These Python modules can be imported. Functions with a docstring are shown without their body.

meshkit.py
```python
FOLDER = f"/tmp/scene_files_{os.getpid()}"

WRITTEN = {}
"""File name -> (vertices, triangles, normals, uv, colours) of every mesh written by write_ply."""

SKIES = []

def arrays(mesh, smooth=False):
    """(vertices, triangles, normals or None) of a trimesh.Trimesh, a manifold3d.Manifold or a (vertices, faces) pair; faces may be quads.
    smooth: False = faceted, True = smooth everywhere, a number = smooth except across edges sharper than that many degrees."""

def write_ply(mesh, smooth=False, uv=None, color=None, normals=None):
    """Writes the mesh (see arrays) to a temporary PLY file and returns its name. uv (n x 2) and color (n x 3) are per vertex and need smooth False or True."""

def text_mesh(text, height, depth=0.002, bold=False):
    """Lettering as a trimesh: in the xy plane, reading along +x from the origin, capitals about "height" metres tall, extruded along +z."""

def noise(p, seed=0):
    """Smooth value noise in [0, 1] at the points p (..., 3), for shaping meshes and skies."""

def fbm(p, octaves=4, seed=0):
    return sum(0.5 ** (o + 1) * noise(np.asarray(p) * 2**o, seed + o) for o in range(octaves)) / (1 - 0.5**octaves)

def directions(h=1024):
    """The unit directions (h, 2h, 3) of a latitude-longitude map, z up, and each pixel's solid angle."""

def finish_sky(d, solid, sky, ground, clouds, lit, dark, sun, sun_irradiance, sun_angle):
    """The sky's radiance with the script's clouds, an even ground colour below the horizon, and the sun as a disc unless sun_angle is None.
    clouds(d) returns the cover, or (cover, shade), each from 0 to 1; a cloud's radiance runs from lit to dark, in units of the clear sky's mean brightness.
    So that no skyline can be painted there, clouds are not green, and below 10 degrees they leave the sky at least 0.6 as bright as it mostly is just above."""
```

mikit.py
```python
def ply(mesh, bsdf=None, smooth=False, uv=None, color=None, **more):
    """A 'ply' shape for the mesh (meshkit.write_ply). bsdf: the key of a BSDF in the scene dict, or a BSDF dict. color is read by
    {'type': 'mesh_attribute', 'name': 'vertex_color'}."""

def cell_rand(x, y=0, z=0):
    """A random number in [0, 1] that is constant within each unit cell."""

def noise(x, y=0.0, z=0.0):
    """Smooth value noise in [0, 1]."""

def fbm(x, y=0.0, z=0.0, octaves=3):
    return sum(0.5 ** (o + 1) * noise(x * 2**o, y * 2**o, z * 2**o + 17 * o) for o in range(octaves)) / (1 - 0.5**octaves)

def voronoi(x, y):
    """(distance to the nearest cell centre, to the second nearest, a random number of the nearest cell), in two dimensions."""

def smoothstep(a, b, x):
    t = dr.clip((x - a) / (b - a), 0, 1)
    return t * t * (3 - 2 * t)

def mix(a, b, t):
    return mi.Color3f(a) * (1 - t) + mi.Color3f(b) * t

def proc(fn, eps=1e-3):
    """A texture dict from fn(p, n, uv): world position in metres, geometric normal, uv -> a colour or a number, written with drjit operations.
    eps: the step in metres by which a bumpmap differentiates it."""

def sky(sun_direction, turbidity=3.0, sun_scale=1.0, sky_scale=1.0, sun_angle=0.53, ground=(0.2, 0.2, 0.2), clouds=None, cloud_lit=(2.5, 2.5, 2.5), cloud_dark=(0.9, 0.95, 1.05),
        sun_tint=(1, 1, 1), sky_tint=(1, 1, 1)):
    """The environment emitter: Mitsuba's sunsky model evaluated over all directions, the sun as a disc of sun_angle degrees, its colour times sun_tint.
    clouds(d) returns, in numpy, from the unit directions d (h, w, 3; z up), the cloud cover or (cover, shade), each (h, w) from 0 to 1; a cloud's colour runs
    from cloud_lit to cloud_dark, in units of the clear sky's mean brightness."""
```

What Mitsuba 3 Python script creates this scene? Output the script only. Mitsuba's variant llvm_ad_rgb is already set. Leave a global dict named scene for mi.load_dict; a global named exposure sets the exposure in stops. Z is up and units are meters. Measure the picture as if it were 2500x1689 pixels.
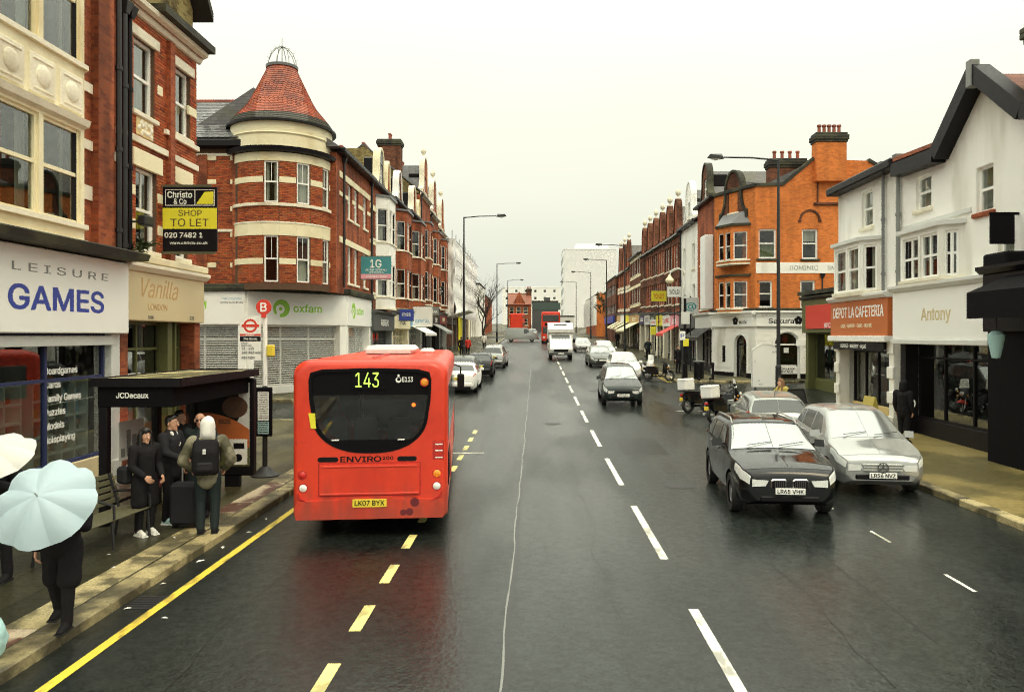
import math, random
import numpy as np, trimesh, manifold3d as m3, shapely, shapely.geometry as sg, shapely.affinity as sa
import drjit as dr, mitsuba as mi, mikit, meshkit
from mikit import noise, fbm, cell_rand, smoothstep, mix, proc
T = mi.ScalarTransform4f
scene, labels = {}, {}
rng = random.Random(7)

# ------------------------------------------------------------------ camera, sky, exposure
H = 3.2                                          # upper-deck eye height; the street runs along +y, x to the right
scene['camera'] = {'type': 'perspective', 'fov': 67.38, 'fov_axis': 'x', 'near_clip': 0.1, 'far_clip': 3000.0,
    'principal_point_offset_x': -0.0228, 'principal_point_offset_y': 0.0146,
    'to_world': T().look_at(origin=[0, 0, H], target=[0, 1, H], up=[0, 0, 1])}
def overcast(d):                                 # CIE overcast: the zenith is three times as bright as the horizon
    n = meshkit.fbm(d * np.array([1.3, 1.3, 3.5]) * 1.6 + 4.0, 4, seed=3)
    b = np.clip(d[..., 2], 0, 1) ** 1.6 + 0.08 * (n - 0.5)
    return np.ones_like(b), np.clip(1 - b, 0, 1)
SKY = 2.3
scene['sky'] = mikit.sky((0.35, -0.62, 0.85), turbidity=3, sun_scale=0.16, sun_angle=24, clouds=overcast, ground=(0.12, 0.12, 0.11),
    cloud_lit=(3.1 * SKY, 3.15 * SKY, 2.62 * SKY), cloud_dark=(0.90 * SKY, 0.915 * SKY, 0.77 * SKY), sun_tint=(1, .97, .85))
exposure = 2.15

# ------------------------------------------------------------------ materials
def P(rgb, rough=0.6, spec=0.5, metal=0.0, coat=0.0, **k):
    d = {'type': 'principled', 'base_color': rgb if isinstance(rgb, dict) else {'type': 'rgb', 'value': list(rgb)}, 'roughness': rough, 'specular': spec}
    if metal: d['metallic'] = metal
    if coat: d['clearcoat'], d['clearcoat_gloss'] = coat, .95
    d.update(k)
    return {'type': 'twosided', 'b': d}
MATS = {}
def mat(name, d): scene['mat_' + name] = d; MATS[name] = 1
def C3(c): return mi.Color3f(*c)

def brick_fn(c1, c2, mort, seed=0, grime=.5, bw=.225, bh=.075):
    def fn(p, n, uv):
        u = dr.select(dr.abs(n.x) > dr.abs(n.y), p.y, p.x)
        r = dr.floor(p.z / bh)
        uu = u / bw + 0.5 * (r - 2 * dr.floor(r / 2)) + seed
        fu, fv = uu - dr.floor(uu), p.z / bh - r
        m = dr.maximum(smoothstep(.455, .48, dr.abs(fu - .5)), smoothstep(.40, .45, dr.abs(fv - .5)))
        k = cell_rand(dr.floor(uu), r, 3 + seed)
        st = .5 * fbm(p.x * .9 + seed, p.y * .9, p.z * .6, octaves=4) + .5 * fbm(p.x * 2.6, p.y * 2.6, p.z * .22 + seed, octaves=3)
        fine = noise(p.x * 23, p.y * 23, p.z * 31)
        c = mix(c1, c2, smoothstep(.25, .95, k)) * (.78 + .3 * fine)
        c = mix(c, mort, m * .8)
        return c * (1 - grime * smoothstep(.40, .66, st))
    return fn
def mottle(c1, c2, scale=1.0, streak=1.0, lo=.35, hi=.7, fine=.12):
    def fn(p, n, uv):
        a = fbm(p.x * scale, p.y * scale, p.z * scale * streak, octaves=4)
        f = noise(p.x * scale * 19, p.y * scale * 19, p.z * scale * 19)
        return mix(c1, c2, smoothstep(lo, hi, a)) * (1 - fine + 2 * fine * f)
    return fn

def road_col(p, n, uv):
    a = fbm(p.x * .35, p.y * .12, 0, octaves=4)
    g = noise(p.x * 38, p.y * 38, 1.0)
    g2 = noise(p.x * 90, p.y * 90, 4.0)
    lane = fbm(p.x * 2.2, p.y * .05, 7.0, octaves=2)
    v = (.007 + .010 * a) * (.15 + .75 * g + .35 * g2 + .75 * noise(p.x * 13, p.y * 13, 9.)) * (.75 + .5 * lane)
    return mi.Color3f(v * .9, v * 1.15, v * 1.0)
def road_rough(p, n, uv):
    a = fbm(p.x * .8 + 3, p.y * .22, 0, octaves=4)
    lane = fbm(p.x * 1.7, p.y * .04, 2.0, octaves=2)
    return .20 + .16 * smoothstep(.3, .7, a) + .12 * (lane - .5)
def road_bump(p, n, uv):
    return .0009 * noise(p.x * 70, p.y * 70, 0) + .0022 * noise(p.x * 28, p.y * 28, 3.)
mat('road', {'type': 'bumpmap', 't': proc(road_bump, 2e-3), 'scale': 1.0, 'b': P(proc(road_col), proc(road_rough), .42)})
def pave_col(p, n, uv):
    a = fbm(p.x * .9, p.y * .5, 2., octaves=4)
    g = noise(p.x * 30, p.y * 30, 1.0)
    ux, uy = p.x / .6, p.y / .9 + .5 * (dr.floor(p.x / .6) - 2 * dr.floor(p.x / 1.2))
    fx, fy = ux - dr.floor(ux), uy - dr.floor(uy)
    j = dr.maximum(smoothstep(.475, .495, dr.abs(fx - .5)), smoothstep(.48, .497, dr.abs(fy - .5)))
    k = .8 + .4 * cell_rand(dr.floor(ux), dr.floor(uy), 5)
    c = mix((.028, .027, .014), (.085, .075, .036), smoothstep(.35, .7, a)) * (.75 + .5 * g) * k
    return c * (1 - .55 * j)
def pave_rough(p, n, uv): return .32 + .4 * smoothstep(.35, .65, fbm(p.x * 1.1 + 9, p.y * .7, 0., octaves=3))
mat('pave', P(proc(pave_col), proc(pave_rough), .5))
mat('kerb', P(proc(mottle((.10, .085, .045), (.40, .33, .17), 3.2, 1, .4, .62, .3)), .5))
mat('kerb_b', P(proc(mottle((.07, .06, .035), (.3, .25, .13), 2.7, 1, .38, .7, .3)), .45))
mat('ground', P((.06, .06, .055), .7))
def line_fn(c, wear):
    def fn(p, n, uv):
        a = fbm(p.x * 6, p.y * 3, 0., octaves=4)
        return mix(c, (.05, .05, .045), wear * smoothstep(.5, .72, a))
    return fn
mat('yellow_line', P(proc(line_fn((.74, .53, .06), .55)), .42))
mat('white_line', P(proc(line_fn((.78, .76, .66), .6)), .42))
mat('bus_line', P(proc(line_fn((.8, .70, .26), .5)), .42))
mat('seam', P((.012, .012, .012), .3))
mat('seam_wet', P((.16, .165, .15), .2, .8))
mat('pave_tan', P(proc(mottle((.26, .20, .075), (.11, .09, .035), .8, 1, .35, .7, .12)), .4))
# masonry
mat('brick_l', P(proc(brick_fn((.42, .100, .034), (.27, .055, .022), (.22, .13, .08), 0, .55)), .75, .3))
mat('brick_l2', P(proc(brick_fn((.42, .105, .036), (.26, .056, .022), (.20, .12, .08), 3, .62)), .75, .3))
mat('brick_o', P(proc(brick_fn((.76, .225, .050), (.60, .16, .038), (.55, .23, .09), 1, .22)), .8, .25))
mat('brick_y', P(proc(brick_fn((.34, .27, .11), (.17, .125, .05), (.22, .18, .09), 2, .6)), .85, .25))
mat('brick_d', P(proc(brick_fn((.20, .075, .04), (.11, .042, .026), (.10, .07, .05), 5, .6)), .85, .25))
mat('mortar', P((.11, .065, .042), .9, .2))
mat('mortar_o', P((.50, .2, .075), .9, .2))
for k, c in enumerate([(.42, .098, .030), (.32, .066, .023), (.22, .045, .020), (.37, .105, .04)]):
    mat(f'brick_{k}', P(proc(mottle(c, tuple(x * .6 for x in c), 1.3, 1, .35, .75, .2)), .75, .3))
mat('cream', P(proc(mottle((.80, .73, .50), (.62, .52, .30), .9, .5, .45, .85, .04)), .6))
mat('stone', P(proc(mottle((.78, .73, .58), (.50, .44, .31), 1.3, .6, .5, .9, .06)), .65))
mat('render', P(proc(mottle((.86, .85, .80), (.60, .58, .50), 1.3, .16, .46, .78, .02)), .6))
mat('render_g', P(proc(mottle((.72, .72, .69), (.5, .5, .47), .8, .3, .45, .85, .03)), .6))
mat('white', P((.86, .86, .82), .4))
mat('white_g', P((.62, .63, .60), .45))
def slate_fn(c1, c2, moss):
    def fn(p, n, uv):
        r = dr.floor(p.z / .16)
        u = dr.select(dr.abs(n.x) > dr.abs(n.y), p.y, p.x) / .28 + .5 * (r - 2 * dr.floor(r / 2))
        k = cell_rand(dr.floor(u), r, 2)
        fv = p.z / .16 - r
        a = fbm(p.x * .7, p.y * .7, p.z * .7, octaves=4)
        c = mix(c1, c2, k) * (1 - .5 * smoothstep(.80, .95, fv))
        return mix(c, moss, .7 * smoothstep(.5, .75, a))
    return fn
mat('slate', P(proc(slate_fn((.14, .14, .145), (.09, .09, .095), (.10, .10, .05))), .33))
mat('slate_p', P(proc(mottle((.20, .205, .21), (.12, .12, .125), 1.1, 1, .35, .75, .2)), .3))
mat('slate_q', P(proc(mottle((.14, .14, .145), (.09, .09, .095), 1.4, 1, .35, .75, .2)), .26))
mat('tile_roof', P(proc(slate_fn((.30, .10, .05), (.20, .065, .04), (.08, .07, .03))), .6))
mat('tile_a', P(proc(mottle((.40, .095, .042), (.22, .055, .03), 1.5, 1, .35, .75, .15)), .5))
mat('tile_b', P(proc(mottle((.30, .07, .035), (.16, .042, .026), 1.5, 1, .35, .75, .15)), .5))
mat('tile_d', P((.05, .048, .036), .5))
mat('lead', P((.16, .165, .17), .4))
mat('black', P((.007, .006, .008), .4, .22))
mat('black_m', P((.005, .0045, .006), .7, .1))
mat('soot', P(proc(mottle((.020, .019, .014), (.055, .055, .028), 1.4, 1, .4, .7, .2)), .7))
mat('iron', P((.018, .018, .02), .45))
mat('grey', P((.22, .23, .22), .5))
mat('grey_d', P((.07, .075, .075), .5))
mat('steel', P((.42, .43, .42), .35, .5, .6))
mat('alu', P((.55, .56, .55), .3, .5, .8))
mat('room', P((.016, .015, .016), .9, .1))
mat('curtain', P(proc(mottle((.70, .68, .60), (.46, .45, .40), 5, .1, .35, .7, .05)), .8, .1))
mat('curtain_g', P((.20, .25, .12), .8, .1))
mat('pane', {'type': 'thindielectric', 'int_ior': 1.52, 'specular_transmittance': {'type': 'rgb', 'value': [.62, .66, .63]}})
mat('pane_dark', {'type': 'thindielectric', 'int_ior': 1.5, 'specular_transmittance': {'type': 'rgb', 'value': [.35, .36, .36]}})
mat('glass', {'type': 'thindielectric', 'int_ior': 1.5})
mat('car_glass', P((.55, .57, .57), .07, .9, .30, 1.0)); MATS and scene['mat_car_glass']['b'].update(base_color={'type': 'rgb', 'value': [.05, .055, .055]})
mat('windscreen', P((.42, .44, .44), .08, 1.0, .75, 1.0))
mat('mesh_white', P((.80, .80, .79), .7, .3))
# colours for signs and goods
COL = dict(red=(.62, .035, .025), red_sign=(.66, .05, .03), blue=(.035, .06, .33), navy=(.02, .03, .10), sky_blue=(.10, .32, .52), teal=(.06, .27, .30), green=(.28, .58, .05), green_d=(.02, .05, .025),
    olive=(.10, .105, .035), yellow=(.80, .62, .05), lemon=(.76, .70, .04), gold=(.66, .50, .22), tan=(.50, .33, .15), rust=(.50, .135, .035), orange=(.80, .22, .03), pink=(.75, .35, .42), brown=(.10, .05, .03), wood=(.10, .095, .055),
    grey_l=(.45, .46, .44), plate=(.78, .60, .05), beige=(.60, .50, .30), cyan=(.38, .60, .60), maroon=(.14, .015, .02), mustard=(.45, .36, .08))
for k, c in COL.items(): mat(k, P(c, .45))
mat('skin', P((.58, .32, .21), .5, .3)); mat('skin_b', P((.50, .27, .17), .5, .3))
mat('hair', P((.012, .009, .008), .35)); mat('hair_b', P((.22, .11, .05), .5))
mat('cloth_k', P((.011, .010, .012), .8, .2)); mat('cloth_k2', P((.020, .020, .024), .75, .2)); mat('cloth_b', P((.02, .028, .03), .8, .2))
mat('cloth_o', P(proc(mottle((.26, .24, .17), (.10, .095, .06), 7, 1, .35, .65, .1)), .7, .2)); mat('cloth_w', P((.78, .77, .72), .7, .2)); mat('cloth_r', P((.6, .04, .03), .7, .2))
mat('cloth_g', P((.16, .17, .16), .8, .2))
mat('wet_black', P((.006, .007, .008), .06, 1.0, .12, 1.0)); mat('rubber', P((.012, .012, .012), .6)); mat('chrome', P((.75, .76, .75), .12, .5, 1.0)); mat('alloy', P((.5, .5, .5), .3, .5, .8))
for k, c, m in (('paint_black', (.005, .006, .007), 0), ('paint_silver', (.42, .43, .42), .55), ('paint_white', (.82, .82, .79), 0), ('paint_green', (.012, .022, .020), 0), ('paint_champ', (.34, .36, .34), .45), ('paint_grey', (.12, .13, .12), .1)):
    mat(k, P(c, .10, .9 if m else .45, m, 1.0 if m else .5))
def bus_fn(p, n, uv):
    a = fbm(p.x * 3.1, p.y * 1.2, p.z * 1.1, octaves=4); s = fbm(p.x * 7, p.y * 7, p.z * .8, octaves=3)
    c = mix((.71, .050, .021), (.61, .040, .018), smoothstep(.4, .8, a))
    return mix(c, (.16, .07, .05), .55 * smoothstep(.42, .85, .5 * s + .55 * smoothstep(1.3, .25, p.z)))          # road spray, thickest low down
mat('bus_red', P(proc(bus_fn), .26, .35, 0, .5)); mat('bus_roof', P((.80, .68, .62), .35)); mat('bus_red_d', P((.42, .02, .016), .4))
mat('lamp_red', P((.55, .02, .015), .15)); mat('lamp_amber', P((.8, .30, .03), .15)); mat('lamp_clear', P((.72, .74, .72), .10, .8))
mat('umbrella_b', {'type': 'twosided', 'b': P((.38, .49, .54), .5)['b']}); mat('umbrella_w', P((.60, .60, .57), .5))
mat('leaf', P((.05, .075, .02), .6)); mat('bark', P((.035, .03, .025), .8)); mat('leaf_d', P((.02, .035, .012), .6))
mat('lino', P(proc(mottle((.10, .045, .03), (.5, .42, .3), 2.5, 1, .4, .6, .2)), .5))

# ------------------------------------------------------------------ naming
def num(base):
    if base not in USED: USED[base] = 0; return base
    USED[base] += 1
    return f'{base}_{USED[base]:03d}'
USED = {}
def thing(name, label, cat, group=None, kind=None):
    k = num(name)
    labels[k] = {'label': label, 'category': cat}
    if group: labels[k]['group'] = group
    if kind: labels[k]['kind'] = kind
    return k
def ref(m): return {'type': 'ref', 'id': 'mat_' + m}
def put(key, mesh, m, smooth=False, **kw):
    if isinstance(mesh, (list, tuple)): mesh = cat(mesh)
    scene[key] = mikit.ply(mesh, 'mat_' + m, smooth=smooth, **kw)
    return key
def part(parent, name, mesh, m, smooth=False, label=None, kind=None, **kw):
    k = num(parent + '__' + name)
    put(k, mesh, m, smooth, **kw)
    if label or kind: labels[k] = {**({'label': label} if label else {}), **({'kind': kind} if kind else {})}
    return k
def solo(name, label, cat_, mesh, m, smooth=False, group=None, kind=None):
    k = thing(name, label, cat_, group, kind)
    return put(k, mesh, m, smooth)
def struct(name, mesh, m, smooth=False):
    k = num(name); labels[k] = {'kind': 'structure', 'label': name.replace('_', ' ')}
    return put(k, mesh, m, smooth)

# ------------------------------------------------------------------ meshes
cat = lambda ms: trimesh.util.concatenate([m for m in ms if m is not None])
BOXF = np.array([[0,1,3],[0,3,2],[4,6,7],[4,7,5],[0,4,5],[0,5,1],[2,3,7],[2,7,6],[0,2,6],[0,6,4],[1,5,7],[1,7,3]])
def box(x0, x1, y0, y1, z0, z1):
    v = np.array([[x, y, z] for x in (x0, x1) for y in (y0, y1) for z in (z0, z1)], float)
    return trimesh.Trimesh(v, BOXF, process=False)
def hull(pts): return trimesh.convex.convex_hull(np.asarray(pts, float))
def bbox(x0, x1, y0, y1, z0, z1, b=.01):
    b = min(b, .45 * min(x1 - x0, y1 - y0, z1 - z0)); p = []
    for x, sx in ((x0, 1), (x1, -1)):
        for y, sy in ((y0, 1), (y1, -1)):
            for z, sz in ((z0, 1), (z1, -1)):
                p += [[x + sx * b, y + sy * b, z], [x + sx * b, y, z + sz * b], [x, y + sy * b, z + sz * b]]
    return hull(p)
def align(a, b):
    a, b = np.array(a, float), np.array(b, float); d = b - a; L = np.linalg.norm(d); d /= L
    u = np.cross(d, [0, 0, 1.] if abs(d[2]) < .9 else [1., 0, 0]); u /= np.linalg.norm(u)
    M = np.eye(4); M[:3, 0], M[:3, 1], M[:3, 2], M[:3, 3] = u, np.cross(d, u), d, a
    return M, L
def cyl(a, b, r0, r1=None, n=10, caps=True):
    r1 = r0 if r1 is None else r1; M, L = align(a, b); t = np.arange(n) * 2 * np.pi / n
    ring = np.stack([np.cos(t), np.sin(t)], 1)
    v = np.vstack([np.c_[ring * r0, np.zeros(n)], np.c_[ring * r1, np.full(n, L)], [[0, 0, 0], [0, 0, L]]])
    i = np.arange(n); j = (i + 1) % n
    f = [np.stack([i, j, j + n], 1), np.stack([i, j + n, i + n], 1)]
    if caps: f += [np.stack([j, i, i * 0 + 2 * n], 1), np.stack([i + n, j + n, i * 0 + 2 * n + 1], 1)]
    m = trimesh.Trimesh(v, np.vstack(f), process=False); m.apply_transform(M); return m
def tube(pts, r, n=8):
    rs = r if hasattr(r, '__len__') else [r] * len(pts)
    return cat([cyl(pts[i], pts[i + 1], rs[i], rs[i + 1], n) for i in range(len(pts) - 1)])
def lathe(prof, n=24, a0=0, a1=2 * np.pi):
    prof = np.asarray(prof, float); full = abs(a1 - a0 - 2 * np.pi) < 1e-6
    t = a0 + (a1 - a0) * np.arange(n + (0 if full else 1)) / n; k, m = len(t), len(prof)
    v = np.array([[r * np.cos(a), r * np.sin(a), z] for a in t for r, z in prof])
    f = []
    for i in range(n):
        for j in range(m - 1):
            a, b = i * m + j, ((i + 1) % k) * m + j
            f += [[a, b, b + 1], [a, b + 1, a + 1]]
    return trimesh.Trimesh(v, f, process=False)
def extr(poly, h, z0=0.):
    ms = [trimesh.creation.extrude_polygon(g, h, engine='earcut') for g in getattr(poly, 'geoms', [poly]) if g.area > 1e-7]
    m = cat(ms)
    if z0: m.apply_translation([0, 0, z0])
    return m
def sph(c, r, s=(1, 1, 1), n=2):
    m = trimesh.creation.icosphere(n, r); m.apply_scale(s); m.apply_translation(c); return m
def mv(m, x=0, y=0, z=0, rz=0, rx=0, ry=0):
    m = m.copy()
    for a, ax in ((rx, [1, 0, 0]), (ry, [0, 1, 0]), (rz, [0, 0, 1])):
        if a: m.apply_transform(trimesh.transformations.rotation_matrix(math.radians(a), ax))
    m.apply_translation([x, y, z]); return m
def man(mesh): return m3.Manifold(m3.Mesh(np.asarray(mesh.vertices, np.float32), np.asarray(mesh.faces, np.uint32)))
def unman(m):
    q = m.to_mesh(); return trimesh.Trimesh(np.array(q.vert_properties[:, :3], float), np.array(q.tri_verts, int), process=False)
TEXTS = {}
def text(s, h, bold=False, depth=.006):
    k = (s, h, bold, depth)
    if k not in TEXTS:
        m = meshkit.text_mesh(s, h, depth, bold); m.apply_translation([-m.bounds[0][0], 0, 0]); TEXTS[k] = m
    return TEXTS[k].copy()

class Frame:
    """u along the facade as read from outside, v up, w outwards"""
    def __init__(s, x, y, z, ux, uy):
        L = math.hypot(ux, uy); s.M = np.eye(4)
        s.M[:3, 0] = [ux / L, uy / L, 0]; s.M[:3, 1] = [0, 0, 1]; s.M[:3, 2] = [uy / L, -ux / L, 0]; s.M[:3, 3] = [x, y, z]
    def __call__(s, m):
        if isinstance(m, (list, tuple)): m = cat(m)
        m = m.copy(); m.apply_transform(s.M); return m
    def at(s, u, v, w): return (s.M @ np.array([u, v, w, 1.]))[:3]
def rect(u0, v0, u1, v1): return sg.box(u0, v0, u1, v1)
def slab(poly, w0, w1):
    m = extr(poly, w1 - w0); m.apply_translation([0, 0, w0]); return m
def put_text(parent, F, s, h, u, v, w, m, bold=False, width=None, name='lettering', center=False, italic=0):
    t = text(s, h, bold)
    if width: t.apply_scale([width / t.extents[0], 1, 1])
    if italic: t.vertices[:, 0] += italic * t.vertices[:, 1]
    if center: t.apply_translation([-t.extents[0] / 2, 0, 0])
    t.apply_translation([u, v, w])
    return part(parent, name, F(t), m)

def g(y):                                        # the street climbs away from the camera
    t = np.maximum(0, np.asarray(y, float) - 14)
    t = np.minimum(t, 330.)
    return np.where(t < 20, .027 * t * t / 40, .027 * (t - 10))
# ------------------------------------------------------------------ ground, road, pavements
def sheet(x0, x1, y0, y1, dz=0., step=1.0, nx=1):
    ys = np.linspace(y0, y1, max(2, int((y1 - y0) / step) + 1)); xs = np.linspace(x0, x1, nx + 1)
    v = np.array([[x, y, float(g(y)) + dz] for y in ys for x in xs]); n = nx + 1; f = []
    for j in range(len(ys) - 1):
        for i in range(nx):
            a = j * n + i; f += [[a, a + 1, a + n + 1], [a, a + n + 1, a + n]]
    return trimesh.Trimesh(v, f, process=False)
def raised(x0, x1, y0, y1, h=.12, step=1.0):     # a slab with sides that follows the climb
    top = sheet(x0, x1, y0, y1, h, step); bot = sheet(x0, x1, y0, y1, -.3, step); n = len(top.vertices)
    v = np.vstack([top.vertices, bot.vertices]); k = n // 2; f = list(top.faces)
    for j in range(k - 1):
        a, b = 2 * j, 2 * j + 2
        f += [[a, b, b + n], [a, b + n, a + n], [b + 1, a + 1, a + 1 + n], [b + 1, a + 1 + n, b + 1 + n]]
    for a, fl in ((0, 0), (2 * k - 2, 1)):
        q = [[a + 1, a, a + n], [a + 1, a + n, a + 1 + n]]; f += [r[::-1] for r in q] if fl else q
    return trimesh.Trimesh(v, f, process=False)
KL, KR, BL, BR = -4.9, 8.0, -9.4, 11.5
def patch_col(p, n, uv):
    v = .006 * (.3 + noise(p.x * 34, p.y * 34, 2.) + .5 * noise(p.x * 13, p.y * 13, 5.)); return mi.Color3f(v, v * 1.08, v)
mat('road_patch', P(proc(patch_col), .36, .3))
struct('ground', sheet(-300, 300, -60, 700, -.35, 5), 'ground')
road = struct('road', [sheet(KL, KR, -15, 330), sheet(-45, KL, 27.4, 34.0), sheet(KR, 45, 30.8, 43.6), sheet(-120, KL, 122, 131), sheet(KR, 90, 122, 131)], 'road')
pl = struct('pavement_left', [raised(-14, KL - .30, -15, 27.1), raised(-60, KL - .3, 34.3, 122), raised(-40, KL - .3, 131, 330, step=4), raised(-45, -14.0, 24.5, 27.1), raised(-45, -16.3, 34.3, 37)], 'pave')
pr = struct('pavement_right', [raised(KR + .25, 40, 43.8, 122), raised(KR + .25, 40, 131, 330, step=4), raised(14, 45, 28, 30.6)], 'pave')
r2 = random.Random(3)
part(pr, 'near_paving', raised(KR + .25, 14, -15, 30.6), 'pave_tan', label='tan near stretch of the right pavement')
def kerb_run(parent, x0, x1, y0, y1, L=.92):
    y = y0
    while y < y1 - .1:
        l = min(L, y1 - y); d = r2.uniform(-.006, .006); zz = float(g(y + l / 2))
        m = bbox(x0 + d, x1 + d, y + .006, y + l - .006, -.3, .125 + r2.uniform(-.006, .006), .018); m.apply_translation([0, 0, zz])
        part(parent, 'kerb_stone', m, r2.choice(('kerb', 'kerb_b')), label=None)
        y += l
kerb_run(pl, KL - .31, KL, 5.2, 27.4); kerb_run(pl, KL - .31, KL, 34.0, 60, .92); kerb_run(pr, KR, KR + .26, 9, 30.8); kerb_run(pr, KR, KR + .26, 43.6, 62)
def kerb_x(parent, y0, y1, x0, x1, L=.92):
    x = x0
    while x < x1 - .1:
        l = min(L, x1 - x); m = bbox(x + .006, x + l - .006, y0, y1, -.3, .125, .018); m.apply_translation([0, 0, float(g(y0))])
        part(parent, 'kerb_stone', m, r2.choice(('kerb', 'kerb_b'))); x += l
kerb_x(pl, 27.1, 27.41, -16, KL - .31); kerb_x(pl, 34.0, 34.31, -16, KL - .31); kerb_x(pr, 43.6, 43.86, KR + .26, 15)
part(pl, 'kerb_edging', [raised(KL - .3, KL, 60, 122, .125), raised(KL - .3, KL, 131, 330, .125, 4), raised(KL - .3, KL, -15, 5.2, .125)], 'kerb_b')
part(pr, 'kerb_edging', [raised(KR, KR + .25, 62, 122, .125), raised(KR, KR + .25, 131, 330, .125, 4), raised(KR, KR + .25, -15, 9, .125), raised(14, 45, 30.6, 30.8, .125)], 'kerb_b')
# flags along the near left kerb, lighter and broken
y = 5.5
while y < 20:
    l = r2.uniform(.55, .75)
    part(pl, 'edge_flag', mv(bbox(KL - .72, KL - .325, y + .005, y + l - .005, .05, .126 + r2.uniform(-.002, .004), .008), z=float(g(y))), r2.choice(('kerb', 'kerb_b', 'lino', 'kerb')), label=None); y += l
# markings
def strip(x, w, y0, y1): return sheet(x - w / 2, x + w / 2, y0, y1, .005, .5)
part(road, 'yellow_line', strip(-4.45, .115, -5, 27.3), 'yellow_line', label='single yellow line along the left kerb')
part(road, 'yellow_line', [strip(7.62, .07, 44, 58), strip(7.80, .07, 44, 58)], 'yellow_line', label='double yellow lines by the right kerb past the side street')
k = 0
for y0 in np.arange(6.7, 26, 1.62): part(road, 'bus_lane_dash', strip(-1.96, .13, y0, y0 + .8), 'bus_line')
for y0 in np.arange(5.45, 118, 5.45): part(road, 'centre_dash', strip(1.85, .115, y0 + .1, y0 + 3.55), 'white_line')
part(road, 'give_way_line', [mv(sheet(KL - .1, KL + .05, 27.9 + i * .95, 28.4 + i * .95, .005, .5)) for i in range(6)], 'white_line')
def wander(x, y0, y1, w, seed, amp=.03, dz=.004):
    ys = np.arange(y0, y1, .25); q = np.c_[ys * .7, ys * 0, ys * 0]
    c = x + amp * 2 * (meshkit.fbm(q, 3, seed) - .5); ww = w * (.5 + meshkit.noise(q * 5, seed + 1))
    v = []; f = []
    for i, y in enumerate(ys):
        z = float(g(y)) + dz; v += [[c[i] - ww[i] / 2, y, z], [c[i] + ww[i] / 2, y, z]]
        if i: a = 2 * i - 2; f += [[a, a + 1, a + 3], [a, a + 3, a + 2]]
    return trimesh.Trimesh(np.array(v), f, process=False)
part(road, 'seam', wander(-.30, 3, 100, .07, 1), 'seam', label='dark wandering joint between the lanes')
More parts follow.
